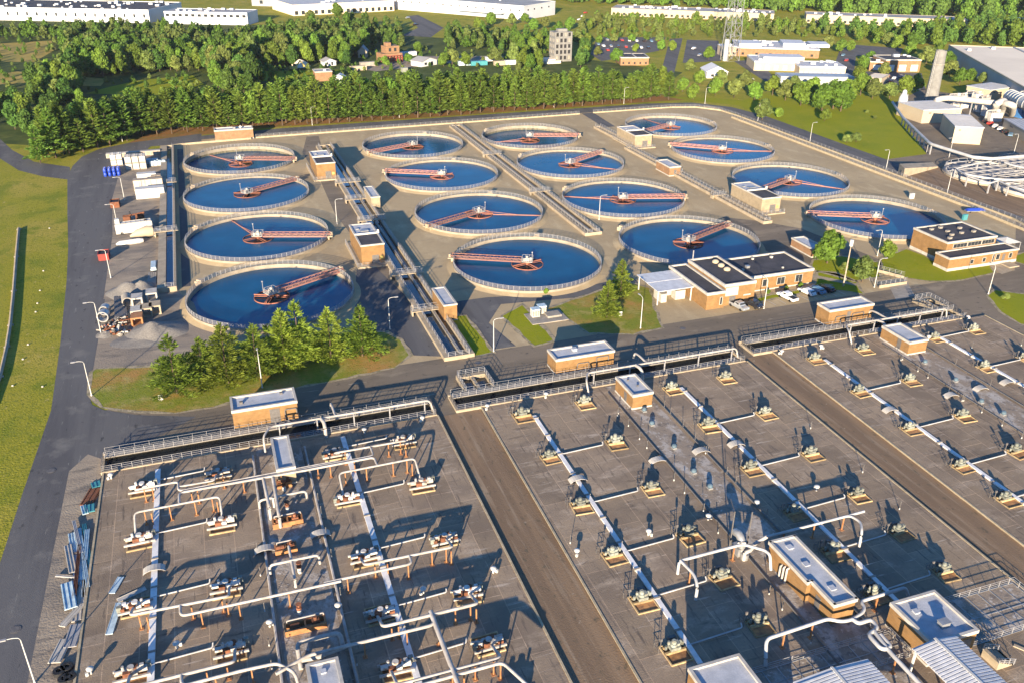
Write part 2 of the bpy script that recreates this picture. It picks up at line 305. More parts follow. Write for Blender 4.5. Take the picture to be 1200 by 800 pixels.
        for t in tri:
            t = orient(t); fs.append(tuple(i+n for i in t)); fs.append(tuple(reversed(t)))
        return s.add(vs, fs)
    def rail(s, pts, h=1.05, sp=2.0, n_r=3, t=.055, closed=False, post=None):
        """guard rail along a line of points standing at their z"""
        P_ = [Vector(p) for p in pts]
        if closed: P_.append(P_[0])
        for a, b in zip(P_, P_[1:]):
            L_ = (b-a).length
            for k in range(1, n_r+1):
                o = Vector((0, 0, h*k/n_r)); s.bar(a+o, b+o, t)
        tot = 0; nxt = 0
        for a, b in zip(P_, P_[1:]):
            L_ = (b-a).length
            while nxt <= tot+L_+1e-4:
                p = a.lerp(b, (nxt-tot)/max(L_, 1e-6)); s.bar(p, p+Vector((0, 0, h)), post or t*1.3); nxt += sp
            tot += L_
        return s
    def obj(s, name, m, parent=None, smooth=False):
        me = bpy.data.meshes.new(name); me.from_pydata(s.v, [], s.f); me.materials.append(m); me.update()
        if smooth:
            me.shade_smooth()
            try: me.set_sharp_from_angle(angle=radians(40))
            except Exception: pass
        o = bpy.data.objects.new(name, me); col.objects.link(o)
        if parent is not None: o.parent = parent
        return o
def tag(o, label, cat, group=None, kind=None):
    if label: o['label'] = label
    if cat: o['category'] = cat
    if group: o['group'] = group
    if kind: o['kind'] = kind
    return o
def thing(name, label, cat, loc=(0, 0, 0), rz=0, group=None):
    o = bpy.data.objects.new(name, None); col.objects.link(o); o.empty_display_size = .5
    o.location = loc; o.rotation_euler = (0, 0, rz)
    return tag(o, label, cat, group)
def wpart(mb, name, m, root, smooth=False):
    """a part built in site coordinates under an unrotated root"""
    l = root.location
    mb.v = [(x-l.x, y-l.y, z-l.z) for x, y, z in mb.v]
    return mb.obj(name, m, root, smooth)
def copy_tree(o, loc, rz, label=None, group=None, scale=None):
    r = o.copy(); col.objects.link(r); r.location = loc; r.rotation_euler = (0, 0, rz)
    if label: r['label'] = label
    if group: r['group'] = group
    if scale: r.scale = scale
    for ch in list(o.children):
        c = ch.copy(); col.objects.link(c); c.parent = r
        for gch in list(ch.children):
            d = gch.copy(); col.objects.link(d); d.parent = c
    return r
def struct(mb, name, m):
    return tag(mb.obj(name, m), None, None, None, 'structure')
def sheet(name, pts, m, z, holes=()):
    """flat ground surface through a polygon, with holes left open"""
    loops = [[Vector((p[0], p[1], 0)) for p in pts]]+[[Vector((p[0], p[1], 0)) for p in h] for h in holes]
    tri = tessellate_polygon(loops); flat = [v for l in loops for v in l]
    fs = []
    for t in tri:
        a, b, c = (flat[i] for i in t)
        fs.append(t if (b-a).cross(c-a).z > 0 else tuple(reversed(t)))
    mb = MB(); mb.add([(v.x, v.y, z) for v in flat], fs)
    return struct(mb, name, m)
def GP(*pp, z=0): return [G(x, y, z) for x, y in pp]
ORD = ['first', 'second', 'third', 'fourth', 'fifth', 'sixth', 'seventh', 'eighth', 'ninth', 'tenth']
# ------------------------------------------------------------------ ground, roads, paths
TANKS = [  # column, row from the camera, centre x, y, bridge end (px), skimmer end (px) or None
 ('A', 0, 10.1, 202.5, (402, 316), None), ('A', 1, 10.5, 245.7, (386, 276), (272, 260)), ('A', 2, 10.7, 289.2, (352, 209), None), ('A', 3, 11.4, 333.6, (344, 187), (250, 181)),
 ('B', 0, 77.0, 203.0, (527, 301), None), ('B', 1, 77.3, 247.0, (500, 266), (628, 254)), ('B', 2, 77.5, 291.3, (449, 201), None), ('B', 3, 77.7, 335.5, (434, 179), None),
 ('C', 0, 126.5, 203.8, (856, 262), None), ('C', 1, 126.5, 246.4, (804, 231), (664, 232)), ('C', 2, 126.9, 291.6, (709, 177), (712, 199)), ('C', 3, 127.2, 335.4, (676, 159), (570, 165)),
 ('D', 0, 192.8, 204.6, (951, 251), None), ('D', 1, 191.9, 247.5, (880, 227), (985, 223)), ('D', 2, 192.3, 292.1, (789, 170), (905, 179)), ('D', 3, 193.2, 335.8, (757, 154), (752, 139))]
RT = 20.0
def circle(x, y, r, n=72): return [(x+r*cos(2*pi*k/n), y+r*sin(2*pi*k/n)) for k in range(n)]
Y0, Y1, X0, X1 = 158, 377, -17, 236
yard_rect = [(X0, Y0), (X1, Y0), (X1, Y1), (X0, Y1)]
sheet('ground', [(-6000, -3000), (6000, -3000), (6000, 9000), (-6000, 9000)], M['ground'], 0, [yard_rect])
sheet('yard_ground', yard_rect, M['yard'], 0, [circle(t[2], t[3], RT-.2) for t in TANKS])
def arc(cx, cy, r, a0, a1, n=10): return [(cx+r*cos(radians(a0+(a1-a0)*k/n)), cy+r*sin(radians(a0+(a1-a0)*k/n))) for k in range(n+1)]
# plant road in front of the basins, with the aprons between them
sheet('plant_road', [(-30.5, 40), (420, 40), (420, 130), (262, 150), (250, 163), (250, 192), (236.5, 192), (200, 158.5), (-30.5, 158.5)], M['plantroad'], .014)
sheet('dirt_strip', [(33.2, 30), (41.5, 30), (42.6, 136), (33.9, 136)], M['dirt'], .034)
sheet('dirt_strip', [(100.8, 30), (108.2, 30), (110.0, 138), (102.6, 138)], M['dirt'], .034)
sheet('gravel_verge', [(-30.8, 30), (-24.6, 30), (-24.4, 141), (-27, 143.5), (-29.6, 139)], M['gravel'], .034)
# west road, its turn to the north, the north and the east road
sheet('west_road', GP((-40, 820), (-10, 690), (25, 582), (60, 480), (71, 400), (78, 330), (80, 290), (79, 250), (79, 212), (80, 205), (85, 195), (96, 184), (116, 175), (150, 168), (236, 157), (236, 167), (176, 172), (152, 196), (147, 230), (139, 262), (128, 330), (113, 420), (104, 462), (108, 474), (122, 480), (160, 486), (230, 488), (118, 546), (98, 580), (60, 700), (30, 830)), M['asphalt'], .026)
sheet('north_road', [(-27, 363.6), (-10, 373.5), (20, 374), (153, 374.5), (215, 375.5), (234, 371), (236.6, 358), (236.6, 192), (247.5, 192), (247, 280), (247.5, 345), (243, 366), (230, 381), (208, 385.2), (154, 384.8), (32, 384.3), (-12, 379), (-25, 371)], M['asphalt'], .040)
sheet('side_road', GP((0, 163), (14, 176), (40, 190), (82, 196), (82, 211), (50, 207), (22, 200), (0, 186), (-30, 172), (-30, 160)), M['asphalt'], .014)
# gravel storage yard, aprons and paths in the tank yard
sheet('gravel_yard', [(-28.6, 214), (-15.8, 214), (-15.8, 363.5), (-24, 363), (-30, 340), (-31, 300), (-29, 262)], M['gravel'], .048)
sheet('gravel_yard', [(-28.4, 167), (-28.2, 222), (-19, 234), (-17.2, 300), (-12, 300), (-12, 214), (-8, 205), (-6.5, 190), (-2, 182), (-10, 172.5), (-19, 173.6), (-28.6, 175)], M['gravel'], .052)
sheet('tank_apron', GP((420, 290), (445, 318), (512, 382), (530, 418), (482, 416), (470, 398), (455, 387), (436, 392), (418, 384), (416, 362), (417, 330)), M['asphalt'], .012)
sheet('tank_apron', [(-10.6, 216), (-8.5, 216), (-8.5, 360), (-10.6, 360)], M['asphalt'], .012)
sheet('tank_path', [(33.5, 208), (36.5, 240), (35, 262), (36, 300), (35, 340), (40, 366), (45, 366), (41, 318), (41.2, 262), (41.3, 215), (41, 200), (37, 190)], M['plantroad'], .010)
sheet('tank_path', [(165.5, 345), (171, 345), (173.5, 374), (167.5, 374)], M['asphalt'], .010)
sheet('tank_path', [(50.5, 159), (58, 159), (56, 172), (62, 181), (76, 179.5), (84, 178.5), (100, 182), (100, 187), (76, 183), (60, 186), (51, 186)], M['asphalt'], .010)
sheet('tank_path', [(144, 176), (171, 176), (166, 205), (158, 215), (149, 222), (143, 206), (145, 190)], M['plantroad'], .010)
# grass
sheet('island_grass', GP((104, 462), (106, 436), (112, 432), (190, 428), (240, 405), (420, 388), (452, 389), (470, 398), (482, 416), (462, 431), (420, 440), (300, 464), (250, 477), (205, 484), (160, 483), (120, 477)), M['island'], .064)
sheet('island_grass', GP((527, 371), (546, 370), (579, 413), (553, 418)), M['lawn'], .064)
sheet('island_grass', GP((588, 371), (612, 357), (651, 399), (626, 406)), M['lawn'], .064)
sheet('island_grass', GP((640, 362), (700, 342), (735, 330), (762, 338), (768, 362), (776, 384), (742, 392), (690, 391), (672, 378)), M['island'], .064)
sheet('island_grass', GP((878, 357), (884, 350), (952, 337), (958, 318), (980, 320), (1004, 330), (1012, 345), (985, 341), (952, 341)), M['lawn'], .064)
sheet('island_grass', GP((950, 316), (952, 305), (985, 300), (1030, 308), (1032, 325), (1000, 330)), M['lawn'], .064)
sheet('island_grass', GP((1033, 318), (1032, 303), (1062, 292), (1085, 300), (1108, 316), (1160, 309), (1166, 320), (1120, 330), (1085, 330), (1052, 324)), M['lawn'], .064)
sheet('island_grass', GP((1157, 347), (1166, 340), (1192, 344), (1240, 350), (1240, 385), (1196, 380), (1172, 366)), M['lawn'], .064)
sheet('island_grass', GP((1178, 302), (1200, 296), (1230, 306), (1230, 318), (1193, 308)), M['lawn'], .064)
def edge_strip(pts, w_=.8, z=.072, seed=1):
    rn = random.Random(seed); P_ = []
    n_ = len(pts)
    for i in range(n_):
        p, q = Vector((pts[i][0], pts[i][1], 0)), Vector((pts[(i+1) % n_][0], pts[(i+1) % n_][1], 0)); k = max(1, int((q-p).length/2.5))
        P_ += [p.lerp(q, j/k) for j in range(k)]
    vs = []; m_ = len(P_)
    for i in range(m_):
        d = (P_[(i+1) % m_]-P_[i-1]).normalized(); nn = Vector((-d.y, d.x, 0)); wo, wi = w_*rn.uniform(.25, .9), w_*rn.uniform(.1, .9); vs += [tuple(P_[i]+nn*wo)[:2]+(z,), tuple(P_[i]-nn*wi)[:2]+(z,)]
    fs = [(2*i, 2*((i+1) % m_), 2*((i+1) % m_)+1, 2*i+1) for i in range(m_)]
    mb = MB(); mb.add(vs, fs); struct(mb, 'sand_edge', M['sandedge'])
for o_ in [o for o in bpy.data.objects if o.name.startswith('island_grass')]:
    vv = [v.co for v in o_.data.vertices]; edge_strip([(v.x, v.y) for v in vv], .75, .072, len(vv))
sheet('lawn', GP((770, 112), (830, 115), (870, 118), (960, 90), (1040, 110), (1086, 180), (1016, 189), (985, 180), (900, 138), (866, 124), (800, 117)), M['lawn'], .014)
sheet('needle_litter', GP((150, 168), (250, 157), (330, 148.5), (500, 138), (640, 128), (770, 119), (830, 116), (770, 110), (600, 124), (450, 133), (300, 144), (190, 150)), M['needles'], .012)
# industrial pavement on the right
sheet('industrial_pavement', GP((1018, 190), (1086, 181), (1046, 122), (1080, 105), (1260, 130), (1400, 300), (1215, 262), (1165, 238), (1050, 205)), M['plantroad'], .03)
sheet('industrial_apron', GP((1055, 208), (1100, 196), (1160, 180), (1300, 200), (1330, 290), (1190, 252)), M['dirt'], .05)
# far ground: woods, fields, parking lots, streets
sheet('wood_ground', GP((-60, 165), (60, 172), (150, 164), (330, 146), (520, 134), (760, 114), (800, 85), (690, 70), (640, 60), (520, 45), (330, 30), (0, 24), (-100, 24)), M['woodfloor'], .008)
sheet('dry_field', GP((-40, 104), (30, 97), (48, 88), (20, 84), (-40, 90)), M['goldfield'], .024)
sheet('dry_field', GP((-30, 72), (40, 73), (66, 58), (60, 48), (-30, 53)), M['goldfield'], .024)
sheet('dry_field', GP((88, 101), (118, 101), (125, 93), (95, 90)), M['goldfield'], .024)
sheet('meadow', GP((100, 110), (185, 112), (240, 100), (225, 88), (160, 95), (125, 103)), M['lawn'], .024)
sheet('meadow', GP((290, 96), (400, 92), (405, 82), (300, 84)), M['lawn'], .024)
sheet('side_street', GP((775, 84), (790, 86), (800, 45), (785, 46)), M['asphalt'], .03)
sheet('parking_lot', GP((692, 64), (705, 72), (772, 60), (780, 44), (700, 44)), M['asphalt'], .03)
sheet('parking_lot', GP((800, 74), (845, 72), (842, 48), (805, 47)), M['asphalt'], .03)
sheet('side_street', GP((470, 42), (505, 44), (520, 33), (490, 18), (478, 19), (490, 33)), M['asphalt'], .03)
sheet('parking_lot', GP((1000, 66), (1055, 66), (1058, 57), (990, 52)), M['asphalt'], .03)
sheet('parking_lot', GP((1010, 104), (1085, 106), (1080, 86), (1012, 84)), M['asphalt'], .03)
sheet('side_street', GP((976, 82), (1000, 90), (1004, 60), (985, 56)), M['asphalt'], .034)
sheet('parking_lot', GP((860, 72), (900, 98), (910, 96), (890, 70)), M['asphalt'], .034)
sheet('highway', GP((1085, 3), (1215, 10), (1215, 6), (1085, -1)), M['asphalt'], .03)
sheet('parking_lot', GP((415, 80), (440, 84), (520, 75), (590, 70), (590, 66), (500, 66)), M['gravel'], .03)

# ------------------------------------------------------------------ settling tanks
def g_at(p, z): return G(p[0], p[1], z)
wall0 = MB().ring((0, 0), RT-.4, RT, -1.6, 1.0, 96)
foot0 = MB()
fa_, fb_ = circle(0, 0, RT-.02, 96), circle(0, 0, RT+1.7, 96)
foot0.add([(x, y, .42) for x, y in fa_]+[(x, y, -.03) for x, y in fb_], [(i, 96+i, 96+(i+1) % 96, (i+1) % 96) for i in range(96)])
weir0 = MB().ring((0, 0), RT-.62, RT-.52, -.5, .1, 96)
stain0 = MB().ring((0, 0), RT-.43, RT-.41, -1.2, -.15, 96)
rail0 = MB().rail([(p[0], p[1], 1.0) for p in circle(0, 0, RT-.2, 60)], 1.1, 1.38, 5, .05, True, .075)
water0 = MB(); cw = circle(0, 0, RT-.4, 96); water0.add([(x, y, 0) for x, y in cw], [tuple(range(96))])
ring0 = MB().ring((0, 0), 4.15, 4.3, -.6, .22, 48)
for a in (0, pi/2): ring0.cbox((0, 0, .55), (8.8, .26, .24), a+.3)
for k in range(4):
    a = k*pi/2+.3
    for s_ in (-.5, .5): ring0.bar((1.0*cos(a)-s_*sin(a), 1.0*sin(a)+s_*cos(a), .35), (4.2*cos(a)-s_*sin(a), 4.2*sin(a)+s_*cos(a), .3), .12)
ring0.cyl((0, 0, -1), .5, 2.0, 14)
murk0 = MB(); murk0.add([(x, y, .0) for x, y in circle(0, 0, 4.15, 40)], [tuple(range(40))])
drive0 = MB().cbox((0, 0, 1.3), (2.9, 2.7, .12))
drive0.cbox((0, .1, 1.75), (1.1, .9, .8)).cyl((.1, .1, 2.1), .34, .5, 12).cbox((-.85, -.5, 1.7), (.6, .5, .7)).cyl((.8, .6, 1.36), .26, .7, 10)
drail0 = MB().rail([(-1.45, -1.35, 1.36), (1.45, -1.35, 1.36), (1.45, 1.35, 1.36), (-1.45, 1.35, 1.36)], 1.05, 1.0, 2, .06, True, .07)
drail0.bar((-1.4, 1.3, 1.4), (-1.4, 1.3, 4.2), .09).cbox((-1.4, 1.3, 4.2), (.3, .3, .25))
def bridge_mb():
    b = MB(); L0, L1 = 1.6, RT+.9
    for s_ in (-.85, .85):
        b.bar((L0, s_, 1.1), (L1, s_, 1.1), .2, .3).bar((L0, s_, 1.95), (L1, s_, 1.95), .16, .16)
        n = 10
        for k in range(n+1):
            x = L0+(L1-L0)*k/n; b.bar((x, s_, 1.1), (x, s_, 1.95), .1)
            if k < n: b.bar((x, s_, 1.15), (x+(L1-L0)/n, s_, 1.9), .08)
    for k in range(11):
        x = L0+(L1-L0)*k/10; b.bar((x, -.85, 1.05), (x, .85, 1.05), .14)
    return b
bridge0 = bridge_mb()
bdeck0 = MB().cbox(((1.6+RT+.9)/2, 0, 1.22), (RT-.7, 1.5, .06))
end0 = MB().cbox((RT+.7, 0, 1.2), (1.5, 2.6, .25)).cbox((RT+.2, 1.05, .6), (.7, .5, 1.1)).cbox((RT+.2, -1.05, .6), (.7, .5, 1.1)).cbox((RT+1.0, .2, 1.7), (.6, .9, .8))
scum0 = MB().cbox((RT*.52, 0, -.05), (RT*.85, .22, .4)).bar((2, 0, 1.0), (RT*.6, 0, .1), .12).cbox((RT*.93, 0, .05), (1.8, .5, .2))
box0 = MB().cbox((0, 0, .55), (2.6, 1.8, 1.1)).cbox((.2, 0, 1.3), (1.4, 1.2, .5))
HR = ['nearest', 'second nearest', 'third', 'farthest']
tank_meshes = None
# water level below the rim differs from tank to tank
WZ = {'A4': -.2, 'A3': 0, 'A2': .35, 'A1': -.9, 'B1': -.2, 'B2': .05, 'B3': 0, 'B4': -.1, 'C1': -.85, 'C2': .05, 'C3': .05, 'C4': -.1, 'D1': -.25, 'D2': .15, 'D3': .1, 'D4': -.2}
for c, r, x, y, be, sk in TANKS:
    ci = 'ABCD'.index(c)
    t = thing('clarifier', f'round blue-water settling tank, {HR[r]} in the {ORD[ci]} column of tanks from the left', 'settling tank', (x, y, 0), 0, 'round settling tanks in the yard')
    e = G(be[0], be[1], 1.2); ab = atan2(e.y-y, e.x-x)
    if tank_meshes is None:
        tank_meshes = {}
        for nm, mb, m, sm in (('tank_wall', wall0, 'rimconcrete', False), ('backfill', foot0, 'yard', False), ('weir', weir0, 'rimconcrete', False), ('wet_band', stain0, 'wetwall', False), ('feedwell_water', murk0, 'murk', False), ('railing', rail0, 'rail', False), ('tank_water', water0, 'water', False),
                              ('feedwell', ring0, 'feedwell', False), ('drive_unit', drive0, 'coping', False), ('platform_railing', drail0, 'rail', False), ('bridge', bridge0, 'bridge', False), ('walkway', bdeck0, 'bridgedeck', False), ('end_carriage', end0, 'concrete', False), ('skimmer_arm', scum0, 'bridge', False), ('scum_box', box0, 'concrete', False)):
            o = mb.obj(nm, M[m]); o.data.name = nm; tank_meshes[nm] = o.data; bpy.data.objects.remove(o)
    def put(nm, rz=0, par=t, loc=(0, 0, 0)):
        o = bpy.data.objects.new(nm, tank_meshes[nm]); col.objects.link(o); o.parent = par; o.rotation_euler.z = rz; o.location = loc; return o
    wz = WZ[c+str(4-r)]+(.25 if WZ[c+str(4-r)] > -.5 else 0)
    for nm in ('tank_wall', 'backfill', 'railing'): put(nm)
    put('tank_water', 0, t, (0, 0, wz))
    if wz < -.5: put('wet_band')
    else: put('weir', 0, t, (0, 0, wz))
    fw = put('feedwell', ab+.4, t, (0, 0, wz)); put('feedwell_water', 0, fw, (0, 0, .03))
    d_ = put('drive_unit', ab); put('platform_railing', 0, d_)
    b_ = put('bridge', ab); put('walkway', 0, b_); put('end_carriage', 0, b_)
    if sk:
        e2 = G(sk[0], sk[1], .0); put('skimmer_arm', atan2(e2.y-y, e2.x-x), t, (0, 0, wz+.1))
    aa = radians({'A': 140, 'B': 62, 'C': 128, 'D': 0}[c])
    put('scum_box', aa, t, ((RT+.9)*cos(aa), (RT+.9)*sin(aa), 0))

# ------------------------------------------------------------------ raised channels of the tank yard
def channel(label, x0, x1, y0, y1, h, wl, wr, mid=None, railside='both', water='channelwater', cross=(), wz=None, end='both'):
    t = thing('effluent_channel', label, 'channel', ((x0+x1)/2, y0, 0))
    wpart(MB().box((x0, y0, 0), (x0+wl, y1, h)), 'side_wall', M['concrete'], t)
    wpart(MB().box((x1-wr, y0, 0), (x1, y1, h)), 'side_wall', M['concrete'], t)
    wpart(MB().box((x0+wl, y0, 0), (x1-wr, y0+.4, h)), 'end_wall', M['concrete'], t); wpart(MB().box((x0+wl, y1-.4, 0), (x1-wr, y1, h)), 'end_wall', M['concrete'], t)
    if mid: wpart(MB().box((mid-.25, y0+.4, 0), (mid+.25, y1-.4, h-.1)), 'divider', M['greyconcrete'], t)
    z = wz or h-.7
    wm = MB(); wm.add([(x0+wl, y0+.4, z), (x1-wr, y0+.4, z), (x1-wr, y1-.4, z), (x0+wl, y1-.4, z)], [(0, 1, 2, 3)]); wpart(wm, 'channel_water', M[water], t)
    rm = MB()
    if railside in ('both', 'left'): rm.rail([(x0+wl-.15, y0+.2, h), (x0+wl-.15, y1-.2, h)], 1.05, 2.2, 3, .05)
    if railside in ('both', 'right'): rm.rail([(x1-wr+.15, y0+.2, h), (x1-wr+.15, y1-.2, h)], 1.05, 2.2, 3, .05)
    rm.rail([(x0+wl-.1, y0+.2, h), (x1-wr+.1, y0+.2, h)], 1.05, 1.5, 3, .05)
    wpart(rm, 'railing', M['rail'], t)
    for yc in cross:
        cr = MB().box((x0-1.2, yc-.8, h+.05), (x1+.8, yc+.8, h+.22)).box((x0-1.2, yc-.8, 0), (x0-.9, yc+.8, h+.05)); wpart(cr, 'crossing_slab', M['concrete'], t)
        r2 = MB().rail([(x0-1.1, yc-.72, h+.22), (x1+.7, yc-.72, h+.22)], 1.05, 1.6, 3, .05).rail([(x0-1.1, yc+.72, h+.22), (x1+.7, yc+.72, h+.22)], 1.05, 1.6, 3, .05); wpart(r2, 'crossing_railing', M['rail'], t)
channel('long narrow blue-water channel along the left edge of the tank yard', -16.2, -11.7, 213.5, 362, 1.4, 2.0, .7, None, 'right', cross=(257, 308.5), wz=.75)
channel('long channel with walkways beside the first column of tanks and two brick pump houses', 41.2, 47.9, 157, 347, .9, 1.1, 1.2, 45.2, 'both', 'darkwater', cross=(181.5, 205, 250, 272, 292), wz=.2)
channel('long channel running between the second and third column of tanks', 101.0, 106.4, 219, 365, .9, .9, .9, 103.6, 'both', 'darkwater', cross=(262, 313), wz=.2)
channel('broken channel between the third and fourth column, below the beige control hut', 157.2, 160.4, 212, 308, .9, .7, .8, None, 'both', 'darkwater', cross=(240, 269), wz=.2)
channel('short channel at the far end between the third and fourth column', 160.6, 164.2, 309, 345, .9, .7, .8, None, 'both', 'darkwater', wz=.2)

# low boundary walls with rails round the tank yard
def lowwall(label, pts, h=.55, t_=.35, rail=True, m='kerb', rh=1.0):
    t = thing('boundary_wall', label, 'wall', (pts[0][0], pts[0][1], 0))
    b = MB()
    for a, c in zip(pts, pts[1:]): b.bar((a[0], a[1], h/2), (c[0], c[1], h/2), t_, h)
    wpart(b, 'wall_body', M[m], t)
    if rail: wpart(MB().rail([(p[0], p[1], h) for p in pts], rh, 2.4, 3, .05), 'railing', M['rail'], t)
lowwall('low sandy wall with rail along the far road behind the tanks', [(20, 369.5), (100, 371), (166, 372.5)])
lowwall('low sandy wall with rail behind the far corner of the fourth column', [(173, 373), (214, 373.3), (226, 370), (233.5, 360), (234.8, 345)])
lowwall('sandy double wall with rail along the right road', [(234.8, 344), (234.9, 192), (232, 180)])
lowwall('inner sandy wall with rail on the tank side of the right road wall', [(230, 345), (230.2, 200), (229, 180)], .8)
lowwall('sandy kerb wall behind the storage yard at the road bend', [(-14, 364.5), (-9.5, 366.5), (18, 368.5)], .7, .5, False)
# ------------------------------------------------------------------ aeration basins and their inlet channels
DZ = .35
DECKS = [('left', -24.8, 33.3, 30, 136.0, -17.8, -6, 13.4, 25.6), ('middle', 41.5, 100.7, 30, 136.2, 48.5, 61.4, 80.2, 92.8), ('right', 108.4, 167.6, 30, 138.2, 115.4, 128.3, 147.6, 159.2)]
ROWS = [130.4, 116.0, 101.7, 89.2, 79.4, 70.0]
for nm, x0, x1, y0, y1, *c in DECKS:
    sh = .8 if nm == 'right' else 0
    t = thing('aeration_basin', f'broad covered concrete basin deck, the {nm} one of the three in front of the channels', 'basin deck', (x0, y0, 0))
    def sk(x, y): return x+(y-70)*(.0195 if nm != 'left' else .012)
    wpart(MB().prism([(sk(x0, y0), y0), (sk(x1, y0), y0), (sk(x1, y1), y1), (sk(x0, y1), y1)], -.2, DZ), 'deck_slab', M['deck'], t)
    for xx in (x0, x1): wpart(MB().bar((sk(xx, y0), y0, DZ+.02), (sk(xx, y1), y1, DZ+.02), .3, .16), 'edge_kerb', M['kerb'], t)
    gx = {'left': (0., 7.6), 'middle': (67.4, 74.2), 'right': (134.2, 141.2)}[nm]
    gl = MB(); gy = 125 if nm != 'right' else 127
    gl.add([(sk(gx[0], y0), y0, DZ+.012), (sk(gx[1], y0), y0, DZ+.012), (sk(gx[1], y1), y1-.5, DZ+.012), (sk(gx[0], y1), y1-.5, DZ+.012)], [(0, 1, 2, 3)])
    wpart(gl, 'gallery_roof', M['gallery'], t)
    for xx in (gx[0]-.6, gx[1]+.6): wpart(MB().tube([(sk(xx, y0), y0, DZ+.2), (sk(xx, 133), 133, DZ+.2)], .13 if nm != 'left' else .2, 6), 'drain_pipe', M['darkrail' if nm != 'left' else 'pipe'], t)
def skd(nm, x, y): return x+(y-100)*(.0195 if nm != 'left' else .008)

def inlet(label, x0, x1, yn, yf, h=.55, diag=None):
    t = thing('inlet_channel', label, 'channel', (x0, yn, 0))
    b = MB().box((x0, yn, 0), (x1, yn+.45, h)).box((x0, yf-.45, 0), (x1, yf, h+.25)).box((x0, yn+.45, 0), (x0+.45, yf-.45, h)).box((x1-.45, yn+.45, 0), (x1, yf-.45, h))
    wpart(b, 'channel_wall', M['concrete'], t)
    wpart(MB().box((x0+.45, yf-1.9, h+.25), (x1-.45, yf-.35, h+.4)), 'walkway_slab', M['greyconcrete'], t)
    wm = MB(); wm.add([(x0+.4, yn+.4, .09), (x1-.4, yn+.4, .09), (x1-.4, yf-.4, .09), (x0+.4, yf-.4, .09)], [(0, 1, 2, 3)]); wpart(wm, 'channel_water', M['darkwater'], t)
    r = MB()
    r.rail([(x0+.2, yn+.2, h), (x1-.2, yn+.2, h)], 1.1, 1.6, 3, .04, False, .06)
    r.rail([(x0+.5, yf-1.85, h+.4), (x1-.5, yf-1.85, h+.4)], 1.1, 1.6, 3, .04, False, .06)
    r.rail([(x0+.5, yf-.2, h+.25), (x1-.5, yf-.2, h+.25)], 1.1, 2.4, 2, .035, False, .05)
    wpart(r, 'railing', M['rail'], t)
    e = MB().rail([(x0+.2, yn+.2, h), (x0+.2, yf-.2, h)], 1.1, 1.5, 3, .05).rail([(x1-.2, yn+.2, h), (x1-.2, yf-.2, h)], 1.1, 1.5, 3, .05)
    wpart(e, 'end_railing', M['darkrail'], t)
    return t
inlet('railed inlet channel at the head of the left basin deck', -24.4, 34.0, 136.0, 141.8)
inlet('railed inlet channel at the head of the middle basin deck', 37.8, 101.6, 136.2, 142.2)
inlet('railed inlet channel at the head of the right basin deck', 105.0, 163.6, 138.3, 144.2)
# stepped inlet chamber bridging to the road, and its twin at the right end
def chamber(label, x0, x1, y0, y1, h):
    t = thing('inlet_chamber', label, 'chamber', (x0, y0, 0))
    wpart(MB().box((x0, y0, 0), (x0+.4, y1, h)).box((x1-.4, y0, 0), (x1, y1, h)).box((x0+.4, y1-1.2, 0), (x1-.4, y1, h)).box(((x0+x1)/2-.3, y0, 0), ((x0+x1)/2+.3, y1-1.2, h-.2)), 'chamber_wall', M['concrete'], t)
    wm = MB(); wm.add([(x0+.3, y0, .12), (x1-.3, y0, .12), (x1-.3, y1-1, .12), (x0+.3, y1-1, .12)], [(0, 1, 2, 3)]); wpart(wm, 'chamber_water', M['darkwater'], t)
    wpart(MB().rail([(x0+.2, y0, h), (x0+.2, y1-.2, h), (x1-.2, y1-.2, h), (x1-.2, y0, h)], 1.1, 1.4, 3, .05), 'railing', M['rail'], t)
chamber('stepped concrete inlet chamber on the road side of the middle channel', 41.4, 47.6, 142.25, 149.0, .9)
chamber('stepped concrete inlet chamber at the right end of the right channel', 158.5, 163.5, 144.25, 150.5, .9)

# ------------------------------------------------------------------ equipment on the decks
def make_mixer():
    t = thing('surface_mixer', 'x', 'mixer', (0, 0, 0), 0, 'mixers set in rows on the basin decks')
    r_ = MB(); a = 1.75; b0, b1 = -2.2, 1.5
    r_.box((-a, b0, 0), (a, b0+.18, .22)).box((-a, b1-.18, 0), (a, b1, .22)).box((-a, b0+.18, 0), (-a+.18, b1-.18, .22)).box((a-.18, b0+.18, 0), (a, b1-.18, .22))
    r_.obj('pad_rim', M['padrim'], t)
    MB().box((-a+.18, b0+.18, 0), (a-.18, b1-.18, .07)).obj('pad', M['padfill'], t)
    MB().box((-1.55, -.35, .07), (1.55, -.05, .5)).box((-1.4, .75, .07), (1.4, 1.0, .42)).obj('support_beam', M['padrim'], t)
    g_ = MB().cbox((0, .35, .75), (1.5, 1.3, .5)).cyl((-.1, .3, 1.0), .5, .45, 14).cyl((-.1, .3, 1.45), .36, .5, 14).cbox((.5, .4, 1.15), (.5, .8, .5)).cyl((-.62, .75, 1.0), .2, .5, 8)
    g_.tube([(.2, .35, 1.15), (1.15, .6, 1.15)], .24, 10).cyl((-.1, .3, 1.95), .25, .12, 12)
    go = g_.obj('gearbox', M['mint'], t)
    MB().cbox((1.25, .65, .85), (.6, .6, .6)).cyl((-1.15, .5, .3), .2, .7, 8).obj('motor', M['mint'], t)
    s_ = MB().tube([(-1.6, 1.2, .2), (-1.6, 1.2, 1.6)], .06, 6).cbox((-1.6, 1.2, 1.65), (.35, .2, .5)).rail([(-2.4, .4, 0), (-2.4, 1.9, 0), (-1.2, 1.9, 0)], 1.1, 1.2, 2, .05)
    s_.obj('control_post', M['darkrail'], t)
    MB().cbox((.55, 1.9, .5), (1.1, .5, .9)).obj('junction_box', M['darkrail'], t)
    return t
